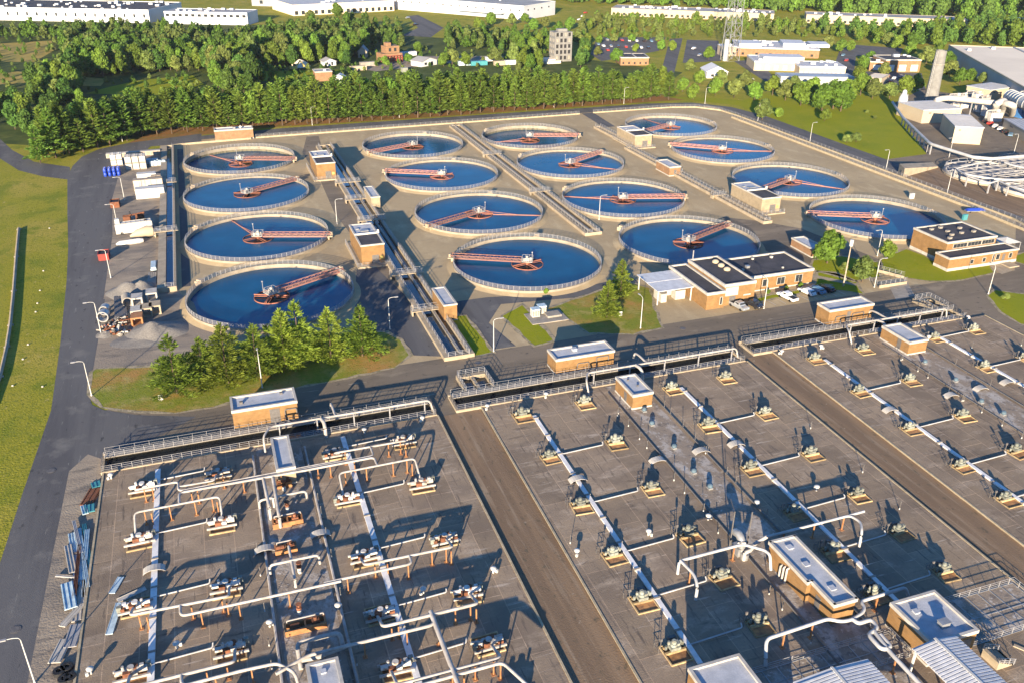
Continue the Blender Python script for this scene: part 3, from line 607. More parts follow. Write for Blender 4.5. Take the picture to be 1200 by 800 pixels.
def make_pump():
    t = thing('transfer_pump', 'x', 'pump', (0, 0, 0), 0, 'pumps under the tall pipework of the left deck')
    r_ = MB(); r_.box((-1.9, -1.9, 0), (1.9, -1.7, .25)).box((-1.9, 1.3, 0), (1.9, 1.5, .25)).box((-1.9, -1.7, 0), (-1.7, 1.3, .25)).box((1.7, -1.7, 0), (1.9, 1.3, .25))
    r_.obj('pad_rim', M['padrim'], t)
    MB().box((-1.7, -1.7, 0), (1.7, 1.3, .08)).obj('pad', M['padfill'], t)
    MB().box((-2.2, -.95, .3), (2.2, -.7, .62)).box((-2.2, .75, .3), (2.2, 1.0, .62)).obj('support_beam', M['pipe'], t)
    b = MB().cbox((0, 0, .8), (1.5, 1.2, .6)).tube([(-1.9, .1, .85), (-.7, .1, .85)], .36, 12).tube([(.7, 0, .9), (1.9, 0, .9)], .42, 12).cyl((0, .1, 1.1), .42, .4, 12).cyl((-.9, .2, 1.1), .18, .6, 8).cbox((1.3, .1, 1.4), (.5, .4, .3))
    b.obj('pump_body', M['pumpbody'], t, True)
    MB().cyl((.35, .35, .3), .5, 1.0, 12).cbox((-.5, -.45, .85), (.9, .5, .7)).cbox((1.6, .5, .7), (.5, .6, .8)).cbox((-1.5, .5, .6), (.7, .4, .7)).obj('rusty_housing', M['rust'], t)
    MB().cbox((2.0, .5, 1.0), (.6, .5, .8)).obj('valve', M['mint'], t)
    return t
mx = make_mixer(); used = False
for nm, x0, x1, y0, y1, *cols in DECKS[1:]:
    for ri, y in enumerate(ROWS):
        if nm == 'right' and ri > 4: continue
        for ci, x in enumerate(cols):
            yy = y+(1.5 if nm == 'right' else 0)+(.4 if ci in (1, 3) else 0)
            px = skd(nm, x, yy)
            lab = f'pale green mixer on ochre pad, {nm} deck, {ORD[ci]} column, {ORD[ri]} from the channel'
            if not used: mx.location = (px, yy, DZ); mx['label'] = lab; used = True
            else:
                o = copy_tree(mx, (px, yy, DZ), random.uniform(-.07, .07), lab)
                k_ = random.uniform(.84, .96); o.scale = (k_, k_, k_*random.uniform(.9, 1.1))
pm = make_pump(); used = False
for ri, y in enumerate(ROWS):
    for ci, x in enumerate(DECKS[0][5:]):
        yy = [128.8, 115.2, 100.6, 88.5, 78.7, 69.5][ri]
        lab = f'white pump on rusty pad, left deck, {ORD[ci]} column, {ORD[ri]} row from the channel'
        px = skd('left', x, yy)
        if not used: pm.location = (px, yy, DZ); pm['label'] = lab; used = True
        else: copy_tree(pm, (px, yy, DZ), random.choice((0, pi))+random.uniform(-.05, .05), lab)

# long air headers down each half deck with the branch pipes
def header(nm, x, ya, yb, side, label, w_=.33, z=.65):
    t = thing('air_header', label, 'pipe', (x, yb, DZ), 0, 'air headers along the decks')
    p = lambda y: (skd(nm, x, y), y, DZ+z)
    hm_ = MB(); a_, b_ = Vector(p(ya)), Vector(p(yb)); a_.z = b_.z = DZ+.16; hm_.bar(a_, b_, w_*2.1, .26)
    wpart(hm_, 'main_pipe', M['headerwhite'], t)
    s_ = MB()
    y = yb+2
    while y < ya: s_.cbox((skd(nm, x, y), y, DZ+.2), (1.0, .3, .38)); y += 6.2
    wpart(s_, 'saddle', M['greyconcrete'], t)
    for ri, yr in enumerate(ROWS):
        yy = yr+(1.5 if nm == 'right' else .3)
        if not (yb < yy < ya): continue
        a = skd(nm, x, yy); c = skd(nm, x+side, yy)
        wpart(MB().tube([(a, yy, DZ+.2), (c, yy+.35, DZ+.2), (c+.1, yy+.9, DZ+.5)], .11, 6, .3), 'branch_pipe', M['whitepipe'], t, True)
header('middle', 50.6, 129.8, 40, 8.4, 'white air header down the left half of the middle deck')
header('middle', 82.2, 130.4, 40, 8.3, 'white air header down the right half of the middle deck')
header('right', 117.3, 131.2, 40, 8.6, 'white air header down the left half of the right deck')
header('right', 149.0, 133.6, 40, 8.6, 'white air header down the right half of the right deck')
header('left', -15.6, 134.0, 40, 7.4, 'blue-white air header between the two outer left pump columns', .4)
header('left', 15.6, 134.0, 40, 7.4, 'blue-white air header between the two right pump columns of the left deck', .4)
# curved step-over saddles across the headers
def stile(x, y, label, w_=1.3, L_=3.0):
    t = thing('step_over', label, 'step', (x, y, DZ), 0, 'arched steps over the pipes')
    b = MB(); n = 8
    for k in range(n):
        a0, a1 = pi*(.12+.76*k/n), pi*(.12+.76*(k+1)/n)
        p = lambda a: (-L_/2*cos(a)/cos(pi*.12), (.55)*(sin(a)-sin(pi*.12))/(1-sin(pi*.12)))
        (xa, za), (xb, zb) = p(a0), p(a1)
        b.add([(xa, -w_/2, za), (xb, -w_/2, zb), (xb, w_/2, zb), (xa, w_/2, za), (xa, -w_/2, za+.12), (xb, -w_/2, zb+.12), (xb, w_/2, zb+.12), (xa, w_/2, za+.12)],
              [(3, 2, 1, 0), (4, 5, 6, 7), (0, 1, 5, 4), (1, 2, 6, 5), (2, 3, 7, 6), (3, 0, 4, 7)])
    b.obj('arched_tread', M['coping'], t)
    r = MB()
    for s_ in (-1, 1):
        pts = [(-L_/2*cos(pi*(.12+.76*k/4))/cos(pi*.12), s_*w_/2, (.55)*(sin(pi*(.12+.76*k/4))-sin(pi*.12))/(1-sin(pi*.12))+.1) for k in range(5)]
        for a, c in zip(pts, pts[1:]): r.bar(a, c, .06)
    r.obj('side_rail', M['rail'], t)
for px, py, lab in ((180, 664, 'arched step over the outer left header of the left deck'), (310, 641, 'arched step over the left gallery pipe of the left deck'), (375, 623, 'arched step over the right gallery pipe of the left deck'),
                    (677, 559, 'arched step over the left header of the middle deck'), (771, 537, 'arched step at the left edge of the middle gallery'), (822, 526, 'arched step at the right edge of the middle gallery'), (863, 518, 'arched step over the right header of the middle deck'),
                    (1044, 478, 'arched step over the left header of the right deck'), (1115, 461, 'arched step at the left edge of the right gallery'), (1150, 453, 'arched step at the right edge of the right gallery'), (1181, 446, 'arched step over the right header of the right deck')):
    p = G(px, py, DZ+.6); stile(p.x, p.y, lab)

# small roof vents: white mushroom vents
def make_vent():
    t = thing('mushroom_vent', 'x', 'vent', (0, 0, 0), 0, 'white mushroom vents on the decks')
    MB().lathe((0, 0, 0), [(.16, 0), (.16, .7), (.42, .72), (.46, .9), (.3, 1.05), (.05, 1.1)], 12).obj('vent_cap', M['white'], t, True)
    MB().cbox((-.45, -.25, .35), (.35, .3, .5)).tube([(-.45, -.25, .3), (0, 0, .3)], .1, 6).obj('valve_body', M['white'], t)
    return t
mv = make_vent(); used = False
VL = ['between the first two mixer columns', 'beside the gallery']
for i, (px, py, lab) in enumerate(((130, 558, 'on the left deck corner next to the inlet channel'), (106, 786, 'at the lower left corner of the left deck'), (207, 756, 'between pump columns in the fourth row of the left deck'), (495, 491, 'at the far right corner of the left deck'), (427, 505, 'below the channel rail right of the left deck hut'),
        (578, 668, 'near the right edge of the left deck'), (496, 692, 'between right pump columns of the left deck'), (571, 477, 'at the far left corner of the middle deck'), (640, 463, 'below the middle channel railing'), (676, 647, 'near the left edge of the middle deck'), (760, 624, 'left of the gallery in the middle deck'), (830, 606, 'on the gallery edge of the middle deck'),
        (962, 407, 'below the right channel railing, second from left'), (916, 413, 'at the far left corner of the right deck'), (957, 572, 'right of the right header on the middle deck'), (1134, 373, 'at the far right corner of the right deck'), (316, 731, 'on the left gallery pipe of the left deck'), (396, 711, 'on the right gallery pipe of the left deck'), (887, 590, 'on tall pipe by the large gallery fan'), (1088, 396, 'below the right channel near its right end'))):
    p = G(px, py, DZ+.4)
    if not used: mv.location = (p.x, p.y, DZ); mv['label'] = 'white mushroom vent '+lab; used = True
    else: copy_tree(mv, (p.x, p.y, DZ), random.uniform(0, 6), 'white mushroom vent '+lab)
# gallery fans
def make_fan():
    t = thing('roof_fan', 'x', 'fan', (0, 0, 0), 0, 'dark roof fans on the galleries')
    MB().cbox((0, 0, .2), (.8, .8, .3)).obj('fan_curb', M['steel'], t)
    MB().lathe((0, 0, .35), [(.35, 0), (.45, .12), (.43, .45), (.25, .62), (.05, .66)], 14).obj('fan_hood', M['fanblue'], t, True)
    return t
mf = make_fan(); used = False
for px, py, lab in ((755, 480, 'nearest the small brick hut on the middle gallery'), (764, 496, 'second below the hut on the middle gallery'), (790, 523, 'beside the steps on the middle gallery'), (813, 552, 'third below the hut on the middle gallery'), (832, 570, 'nearest the big duct on the middle gallery'), (1084, 424, 'nearest the small hut on the right gallery'), (1120, 445, 'second below the hut on the right gallery'), (1150, 470, 'third below the hut on the right gallery'), (1176, 484, 'at the lower end of the right gallery')):
    p = G(px, py, DZ+.4)
    if not used: mf.location = (p.x, p.y, DZ); mf['label'] = 'squat dark roof fan '+lab; used = True
    else: copy_tree(mf, (p.x, p.y, DZ), 0, 'squat dark roof fan '+lab)
# thin dark sample posts with white feet
def make_post():
    t = thing('sample_post', 'thin dark post with a white foot standing on a basin deck', 'post', (0, 0, 0), 0, 'thin dark posts on the decks')
    MB().cyl((0, 0, .3), .05, 1.2, 6).cbox((0, 0, 1.5), (.12, .1, .25)).obj('post_shaft', M['darkrail'], t)
    MB().cyl((0, 0, 0), .1, .3, 8).obj('post_foot', M['white'], t)
    return t
mp_ = make_post(); used = False; rr = random.Random(5)
POSTS = []
for nm, gx in (('left', (0., 7.6)), ('middle', (67.4, 74.2)), ('right', (134.2, 141.2))):
    for k in range(14):
        y = 126-k*4.6
        for s_ in (-1.3, 1.3):
            if rr.random() < .72: POSTS.append((skd(nm, gx[0 if s_ < 0 else 1]+s_, y), y+rr.uniform(-1.2, 1.2)))
    for c in DECKS[('left', 'middle', 'right').index(nm)][5:]:
        if nm == 'left': continue
        for ri in range(5):
            if rr.random() < .6: POSTS.append((skd(nm, c+rr.choice((-5, 5.2, 4.2)), ROWS[ri]-6), ROWS[ri]-6+rr.uniform(-2, 2)))
for x, y in POSTS:
    if not used: mp_.location = (x, y, DZ); used = True
    else: copy_tree(mp_, (x, y, DZ), 0)

# tall pipework of the left deck
ZP = 2.95
def pipework(label, lines, r, legs, m='pipe', z=ZP, gp='tall pipe runs over the left deck', bracing=True):
    """lines: list of (x, y[, z]) runs; legs: (x, y) supports"""
    t = thing('pipe_run', label, 'pipe', (lines[0][0][0], lines[0][0][1], 0), 0, gp)
    p = MB()
    for ln in lines: p.tube([(q[0], q[1], q[2] if len(q) > 2 else z) for q in ln], r, 10, .8)
    wpart(p, 'pipe', M[m], t, True)
    for x, y in legs:
        s_ = MB().bar((x, y, DZ), (x, y, z-r), .16).cbox((x, y, DZ+.03), (.6, .6, .06)); wpart(s_, 'support_leg', M['orange'], t)
    return t
pipework('upper pale pipe linking the first-row pumps on the left with a step down', [[(-18.3, 128.4, .9), (-18.3, 125.4), (-11.8, 125.6), (-11.8, 122.9), (13.5, 123.2)], [(-6, 128.4, .9), (-6, 125.4), (-6.3, 124.0), (-11.6, 124.1)]], .17, [(-17, 125.4), (-15.8, 125.4), (-10, 123), (-5, 125.2), (-2, 123), (10, 123.2)])
pipework('pale pipe linking the first-row pumps on the right with a step down', [[(13.4, 128.4, .9), (13.4, 125.7), (25.7, 125.6), (25.7, 128.5, .9)], [(19.4, 125.6), (19.4, 122.8), (8, 122.7), (-4, 122.4)]], .17, [(15, 125.6), (22.5, 125.6), (24.6, 125.6), (25.3, 124.6), (12, 122.7)])
pipework('long pale pipe joining both second-row pump pairs to the gallery header', [[(-11.7, 119.4), (-11.7, 122.4), (8, 122.2)], [(19.4, 119.8), (19.4, 122.3), (8, 122.2)]], .2, [(-9, 122.3), (4, 122.2), (16, 122.3)])
pipework('goalpost-shaped pale pipe over the left second-row pumps', [[(-18.2, 115.8, .9), (-18.2, 119.3), (-5.7, 119.4), (-5.7, 115.6, .9)]], .17, [(-16.8, 119.3), (-15.8, 118.6), (-13.2, 119.3), (-9.5, 119.3), (-6.9, 119.3), (-6.2, 118.3)])
pipework('goalpost-shaped pale pipe over the right second-row pumps', [[(13, 115.8, .9), (13, 119.6), (25.8, 119.8), (25.8, 115.6, .9)]], .17, [(14, 119.6), (17.5, 119.6), (22, 119.7), (24.4, 119.8), (25, 118.6)])
pipework('pale pipe with a step along the left third-row pumps', [[(-18, 100.6, .9), (-18, 96.6), (-5.6, 96.1), (-5.6, 100.4, .9)], [(-11.8, 96.2), (-11.8, 94.3), (9.1, 94.1)]], .19, [(-17, 96.5), (-16, 95.8), (-10.5, 96.2), (-6.6, 96.1), (-6, 95.3), (-9.3, 94.2), (-4.5, 94.1), (2, 94.1)])
pipework('pale pipe with a step along the right third-row pumps', [[(12.8, 100.6, .9), (12.8, 96.3), (25.7, 96.0), (25.7, 100.8, .9)], [(19.2, 96.2), (19.2, 94.4), (6.8, 94.5)]], .19, [(14.2, 96.2), (16, 96.2), (22.5, 96.1), (24.6, 96.0), (25.2, 95.4), (18.6, 94.4), (10, 94.4)])
pipework('pale pipe with a step along the left fourth-row pumps', [[(-18, 88.4, .9), (-18, 84), (-5.6, 84.1), (-5.6, 88.4, .9)], [(-11.8, 84), (-11.8, 82.3), (-4.8, 82.4), (-.7, 82.2), (1.2, 80), (1.6, 76.5, 1)]], .21, [(-16.8, 84), (-9, 84.1), (-6.6, 84.1), (-8, 82.4), (-3.8, 82.4)])
pipework('pale pipe with a step along the right fourth-row pumps', [[(12.8, 88.4, .9), (12.8, 83.9), (25.7, 83.9), (25.7, 88.4, .9)], [(19.2, 84), (19.2, 82.1), (3.0, 82.2), (-1, 80.5)]], .22, [(13.9, 83.9), (14.8, 83.9), (22.5, 83.9), (24.6, 83.9), (25.2, 83.2), (15.5, 82.1), (10, 82.1)])
pipework('thick pale pipe running towards the viewer from the right fourth-row pipe', [[(19.3, 84.5), (19.4, 70)]], .33, [(19.4, 81), (19.4, 74.5)])
pipework('pale pipe over the right fifth-row pumps', [[(12.5, 78.6, .9), (12.5, 74.1), (25.6, 74.1), (25.6, 78.6, .9)], [(14, 73.2), (25.5, 73.3), (27.2, 69)]], .21, [(22.2, 74.1), (24.6, 74.1), (25.2, 73.2), (20.5, 73.2)])
pipework('pale pipe over the left fifth-row pumps at the bottom edge', [[(-18, 78.6, .9), (-18, 74.6), (-5.6, 74.6), (-5.6, 78.6, .9)]], .2, [(-16.5, 74.6), (-9, 74.6)])
GPG = 'low pipe loops over the left gallery'
pipework('arch-shaped white pipe standing on the left gallery, second row', [[(0, 117.4, .5), (0, 117.5, 2.1), (7.4, 117.7, 2.1), (7.4, 117.6, .5)], [(2.2, 117.6, 2.1), (2.2, 117.3, .4)]], .2, [], 'pipe', 2.1, GPG)
pipework('white pipes dropping along the left gallery from the long pipe', [[(1.2, 122.6, 2.8), (1.4, 114.3, 2.8), (1.4, 114.2, .5)], [(2.7, 122.1, 2.8), (2.6, 111.7, 2.6), (2.6, 111.6, .6)]], .26, [], 'pipe', 2.6, GPG)
pipework('arch-shaped white pipe standing on the left gallery, third row', [[(.1, 101.5, .5), (.1, 101.6, 2.1), (7.1, 101.6, 2.1), (7.1, 101.5, .5)], [(3.2, 105, 2.0), (3.2, 97.8, 2.0), (3.2, 97.7, .5)]], .2, [], 'pipe', 2.1, GPG)
pipework('bent white pipe loop on the left gallery near the bottom hut', [[(2.0, 82.5, .6), (2.0, 85.7, 2.0), (7.5, 85.7, 2.0), (7.6, 84.5, .5)], [(2.2, 83.4, 1.2), (4.2, 83.2, 1.2), (8.5, 84, 1.2)]], .3, [], 'pipe', 2.0, GPG)
# orange frames on the left gallery
def frame(x, y, w_, d_, label):
    t = thing('machine_frame', label, 'machine', (x, y, DZ), 0, 'rusty machines on the left gallery')
    MB().box((-w_/2, -d_/2, 0), (w_/2, -d_/2+.25, .9)).box((-w_/2, d_/2-.25, 0), (w_/2, d_/2, .9)).box((-w_/2, -d_/2+.25, .3), (-w_/2+.25, d_/2-.25, .9)).box((w_/2-.25, -d_/2+.25, .3), (w_/2, d_/2-.25, .9)).box((-.12, -d_/2+.25, .3), (.12, d_/2-.25, .9)).obj('frame_bars', M['orange'], t)
    MB().tube([(-w_/4-.6, 0, .75), (-w_/4+.6, 0, .75)], .4, 10).cbox((w_/4, 0, .75), (1.0, .8, .7)).cyl((w_/4, 0, 1.1), .25, .5, 10).obj('motor', M['rust'], t)
    MB().bar((-w_/2+.4, d_/2-.1, 1.25), (w_/2-.2, d_/2-.1, 1.25), .14).bar((-w_/2+.4, d_/2-.1, .9), (-w_/2+.4, d_/2-.1, 1.25), .12).bar((w_/2-.2, d_/2-.1, .9), (w_/2-.2, d_/2-.1, 1.25), .12).obj('top_rail', M['pipe'], t)
for px, py, w_, lab in ((337, 610, 4.6, 'orange-framed rusty blower on the left gallery, second row'), (335, 642, 3.2, 'stubby orange machine on the left gallery'), (358, 732, 5.4, 'rusty wide machine on the left gallery near the bottom hut'), (333, 565, 2.4, 'small rusty machine below the left deck hut')):
    p = G(px, py, DZ+.5); frame(p.x, p.y, w_, 1.7, lab)
def bucket(px, py, lab):
    p = G(px, py, DZ+.3); t = thing('valve_stand', lab, 'valve', (p.x, p.y, DZ), 0, 'white valves with rusty heads on the left gallery')
    MB().cyl((0, 0, 0), .28, .9, 10).cbox((.0, -.3, .3), (.35, .5, .35)).obj('valve_body', M['white'], t)
    MB().cyl((0, 0, .9), .36, .35, 10).cyl((0, 0, 1.25), .12, .5, 6).cyl((0, 0, 1.7), .4, .08, 12).obj('hand_wheel', M['rust'], t)
bucket(333, 572, 'white valve with rusty wheel just below the left deck hut'); bucket(337, 596, 'white valve with rusty wheel above the orange-framed blower'); bucket(351, 668, 'white valve with rusty wheel in the third row of the left gallery'); bucket(351, 717, 'white valve with rusty wheel above the wide rusty machine')

# loose panels on the left deck
for i, (pp, lab) in enumerate((((131, 695, 142, 676), 'short pale blue sheet lying on the left deck'), ((138, 704, 171, 689), 'pale bent gutter lying across a pump pad'), ((128, 743, 140, 706), 'long pale blue sheet lying beside the left pump'))):
    a, b = G(pp[0], pp[1], DZ), G(pp[2], pp[3], DZ); d = b-a
    o = MB().cbox((0, 0, .06), (d.length, .9, .1)).cbox((0, .42, .13), (d.length, .06, .06)).cbox((0, -.42, .13), (d.length, .06, .06)).obj('roof_panel', M['cyan' if i != 1 else 'coping'])
    o.location = ((a.x+b.x)/2, (a.y+b.y)/2, DZ); o.rotation_euler.z = atan2(d.y, d.x); tag(o, lab, 'panel', 'loose panels on the left deck')
# ------------------------------------------------------------------ buildings
def wallpanel(mb, side, x0, x1, y0, y1, a, b, z0, z1, out=.04, th=.06):
    """a flat panel proud of a wall: side S (front), N, W, E; a..b along the wall"""
    if side == 'S': mb.box((a, y0-out, z0), (b, y0+th-out, z1))
    elif side == 'N': mb.box((a, y1-th+out, z0), (b, y1+out, z1))
    elif side == 'W': mb.box((x0-out, a, z0), (x0+th-out, b, z1))
    else: mb.box((x1-th+out, a, z0), (x1+out, b, z1))
def brick_building(name, label, cat, x0, x1, y0, y1, h, z0=0, wall='brick', roof='membrane', coping='coping', copeh=.55, doors=(), windows=(), plinth=.35, group=None, root=None, over=.12):
    t = root or thing(name, label, cat, (x0, y0, z0), 0, group)
    H = z0+h
    wpart(MB().box((x0, y0, z0), (x1, y1, H-copeh)), 'wall', M[wall], t)
    if plinth: wpart(MB().box((x0-.05, y0-.05, z0), (x1+.05, y1+.05, z0+plinth)), 'plinth', M['coping'], t)
    c = MB(); o = over; w_ = .3
    c.box((x0-o, y0-o, H-copeh), (x1+o, y0+w_, H)).box((x0-o, y1-w_, H-copeh), (x1+o, y1+o, H)).box((x0-o, y0+w_, H-copeh), (x0+w_, y1-w_, H)).box((x1-w_, y0+w_, H-copeh), (x1+o, y1-w_, H))
    cp = wpart(c, 'coping', M[coping], t)
    wpart(MB().box((x0+w_, y0+w_, H-copeh), (x1-w_, y1-w_, H-copeh*.55)), 'roof', M[roof], t)
    for (s, a, b, za, zb) in doors:
        m = MB(); wallpanel(m, s, x0, x1, y0, y1, a, b, z0+za, z0+zb); wpart(m, 'door', M['darkrail'], t)
    for (s, a, b, za, zb) in windows:
        fr = MB(); wallpanel(fr, s, x0, x1, y0, y1, a-.1, b+.1, z0+za-.1, z0+zb+.1, .03, .05); f_ = wpart(fr, 'window', M['coping'], t)
        n = max(1, round((b-a)/1.1)); gl = MB()
        for k in range(n):
            aa = a+(b-a)*k/n+.04; bb = a+(b-a)*(k+1)/n-.04; wallpanel(gl, s, x0, x1, y0, y1, aa, bb, z0+za, z0+zb, .06, .08)
        l = t.location; gl.v = [(x-l.x, y-l.y, z-l.z) for x, y, z in gl.v]; gl.obj('pane', M['glass'], f_)
    return t
def roof_bits(t, lst, z):
    for (x, y, w_, d_, hh, m) in lst:
        wpart(MB().cbox((x, y, z+hh/2), (w_, d_, hh)).cbox((x, y, z+hh+.04), (w_*1.15, d_*1.15, .08)), 'roof_unit', M[m], t)
def wall_pipe(t, x0, x1, y, z):
    wpart(MB().tube([(x0, y, .5), (x0, y, z), (x1, y, z), (x1, y, z*.55)], .1, 8, .3), 'wall_pipe', M['darkrail'], t, True)
PG = 'brick pump houses along the plant road'
t = brick_building('pump_house', 'long brick pump house on the left, at the inlet channel of the left deck', 'building', -2.3, 9.2, 143.0, 148.2, 4.4, 0, doors=(('S', 4.2, 6.0, .2, 3.4),), group=PG); wall_pipe(t, 6.9, 9, 142.7, 3.0); roof_bits(t, [(-.5, 145.5, .5, .5, .4, 'darkrail'), (6.8, 146.8, .5, .4, .3, 'darkrail')], 4.1)
t = brick_building('pump_house', 'long brick pump house at the inlet channel of the middle deck', 'building', 61.3, 74.4, 144.0, 148.7, 3.7, 0, group=PG); wall_pipe(t, 70.3, 73, 143.7, 2.8); wall_pipe(t, 68.6, 66, 143.75, 2.0); roof_bits(t, [(66.5, 146.8, .9, .9, .5, 'membrane')], 3.5)
t = brick_building('pump_house', 'long brick pump house at the inlet channel of the right deck', 'building', 129.3, 141.6, 145.2, 149.6, 4.3, 0, doors=(('S', 134.4, 135.4, .2, 3.2),), group=PG); wall_pipe(t, 135.8, 139, 144.95, 2.6); wall_pipe(t, 134, 131.2, 144.95, 2.4)
DG = 'small brick huts standing on the decks'
brick_building('deck_hut', 'small pale-roofed hut on the left deck beside the inlet channel', 'building', 3.5, 6.4, 122.8, 132.7, 3.4, DZ, wall='block', group=DG)
t = brick_building('deck_hut', 'small brick hut on the gallery of the middle deck', 'building', 69.8, 74.0, 126.1, 133.6, 3.3, DZ, doors=(('W', 128.6, 129.7, .1, 2.3),), group=DG); roof_bits(t, [(71.5, 131.8, .3, .3, .2, 'darkrail'), (72.3, 129.2, .3, .3, .2, 'darkrail')], DZ+3.1)
t = brick_building('deck_hut', 'small brick hut on the gallery of the right deck', 'building', 136.4, 141.3, 127.5, 136.0, 3.2, DZ, doors=(('W', 129.8, 130.9, .1, 2.6),), group=DG)
# L-shaped building on the middle deck
t = thing('brick_building', 'stepped L-shaped brick building on the lower middle deck', 'building', (69.0, 67.3, DZ)); H = DZ+3.7
Lp = [(69.3, 81), (69.3, 72.2), (70.0, 72.2), (70.0, 67.4), (73.5, 67.4), (73.5, 81)]
wpart(MB().prism(Lp, DZ, H-.55), 'wall', M['brick'], t)
c = MB(); n_ = len(Lp)
for i in range(n_):
    a, b = Vector((*Lp[i], H-.28)), Vector((*Lp[(i+1) % n_], H-.28)); d = (b-a).normalized()*.15; c.bar(a-d, b+d, .4, .56)
wpart(c, 'coping', M['coping'], t)
wpart(MB().prism([(69.5, 80.8), (69.5, 72), (70.2, 72), (70.2, 67.6), (73.3, 67.6), (73.3, 80.8)], H-.5, H-.3), 'roof', M['membrane'], t)
wpart(MB().box((69.95, 69.9, DZ+.1), (70.05, 70.9, DZ+2.3)), 'door', M['darkrail'], t)
roof_bits(t, [(71.4, 79.2, .8, .8, .12, 'membrane'), (71.4, 75.4, .8, .8, .12, 'membrane'), (71.8, 70.2, .8, .8, .12, 'membrane')], H-.3)
pb = MB()
for k in range(3): pb.tube([(69.0, 76.2+k*.7, DZ), (69.0, 76.2+k*.7, DZ+2.6-k*.3), (69.4, 76.2+k*.7, DZ+2.7-k*.3)], .16, 8, .2)
wpart(pb, 'wall_pipe', M['pipe'], t, True)
t = brick_building('brick_building', 'pale-roofed brick building at the lower right behind the corrugated canopy', 'building', 77.0, 84.2, 57.4, 64.9, 4.0, DZ, doors=(('S', 82.2, 83.6, .2, 2.8),))
roof_bits(t, [(79.0, 62.6, .7, .7, .25, 'membrane'), (80.7, 59.6, 1.3, .9, .7, 'steel')], DZ+3.75)
brick_building('brick_building', 'pale-roofed brick building at the bottom edge of the middle deck', 'building', 46.2, 53.2, 50, 64.1, 3.7, DZ)
t = brick_building('brick_building', 'pale-roofed hut at the bottom edge of the left deck', 'building', 2.6, 6.3, 68, 79.5, 3.9, DZ); roof_bits(t, [(4.4, 78, .6, .6, .15, 'membrane')], DZ+3.6)
# corrugated canopies
def canopy(label, x0, x1, y0, y1, z, rise, posts, m='corrug', pitch=.45, ridge_y=False):
    t = thing('metal_canopy', label, 'canopy', (x0, y0, 0))
    b = MB(); n = int((y1-y0)/pitch); xm = (x0+x1)/2
    for k in range(n):
        ya = y0+k*pitch; yb = ya+pitch*.62
        for (a, c, za, zc) in ((x0, xm, z, z+rise), (xm, x1, z+rise, z)):
            b.add([(a, ya, za), (c, ya, zc), (c, yb, zc), (a, yb, za), (a, ya, za+.12), (c, ya, zc+.12), (c, yb, zc+.12), (a, yb, za+.12)], [(3, 2, 1, 0), (4, 5, 6, 7), (0, 1, 5, 4), (1, 2, 6, 5), (2, 3, 7, 6), (3, 0, 4, 7)])
    for (a, c, za, zc) in ((x0, xm, z, z+rise), (xm, x1, z+rise, z)):
        b.add([(a, y0, za-.06), (c, y0, zc-.06), (c, y1, zc-.06), (a, y1, za-.06), (a, y0, za+.03), (c, y0, zc+.03), (c, y1, zc+.03), (a, y1, za+.03)], [(3, 2, 1, 0), (4, 5, 6, 7), (0, 1, 5, 4), (1, 2, 6, 5), (2, 3, 7, 6), (3, 0, 4, 7)])
    wpart(b, 'roof', M[m], t)
    wpart(MB().bar((xm, y0-.05, z+rise+.14), (xm, y1+.05, z+rise+.14), .35, .08), 'ridge_cap', M['white'], t)
    for x, y in posts: wpart(MB().box((x-.12, y-.12, 0), (x+.12, y+.12, z)), 'post', M['white'], t)
canopy('white corrugated metal canopy at the bottom right corner', 73.6, 80.4, 42, 57.4, 4.6, .5, ((73.9, 57), (73.9, 50), (80.1, 57), (80.1, 50)))
canopy('white corrugated metal canopy at the bottom edge left of the corner one', 57.6, 68.6, 46, 59.0, 3.0, .4, ((58, 58.6), (68.2, 58.6), (58, 51), (68.2, 51)))

# duct, fan and pipe bridge on the lower middle deck
t = thing('exhaust_duct', 'big curved steel duct with side pipes behind the L-shaped building', 'duct', (66.6, 84, DZ))
p = G(880, 608, DZ+1.5)
wpart(MB().tube([(66.5, 85.6, 3.0), (66.5, 84.6, 3.3), (66.5, 83.7, 2.6), (66.5, 83.5, .6)], .6, 14, .5), 'duct_bend', M['steel'], t, True)
wpart(MB().cbox((66.5, 84.0, DZ+.7), (1.7, 1.8, 1.4)).cyl((66.5, 82.6, DZ), .6, .9, 12), 'fan_housing', M['steel'], t)
wpart(MB().tube([(66.2, 82.3, DZ), (66.2, 82.3, 1.8), (67.2, 82.3, 1.9), (68.2, 83.0, 2.3), (70.4, 83.2, 2.9)], .28, 10, .5), 'side_pipe', M['pipe'], t, True)
wpart(MB().bar((65.4, 85.0, DZ), (65.4, 85, 7.5), .14).bar((68.2, 84.6, DZ), (68.2, 84.6, 7.0), .14).bar((65.4, 85, 7.4), (66.6, 88, 7.3), .12), 'stack_pole', M['darkrail'], t)
pipework('white pipe crossing the deck behind the L-shaped building', [[(70.4, 83.2), (85.5, 83.4), (86, 81.5), (84.6, 79.5), (84.2, 79, .6)], [(85.4, 83.4), (88.3, 83.5)]], .2, [(73.5, 83.2), (79, 83.3), (84.5, 83.4)], 'whitepipe', 2.9, 'white pipe runs on the middle deck')
pipework('white pipe portal left of the L-shaped building', [[(55.4, 82.7, .5), (55.4, 82.7), (66.1, 82.9), (68.4, 80.6), (68.5, 79.6), (68.2, 78.5, 1.0)], [(55.6, 82.7), (56, 79.4), (55.4, 77.5, 2.6), (55.2, 77.3, .5)]], .22, [(64.6, 82.8), (56, 80.5)], 'whitepipe', 2.9, 'white pipe runs on the middle deck')
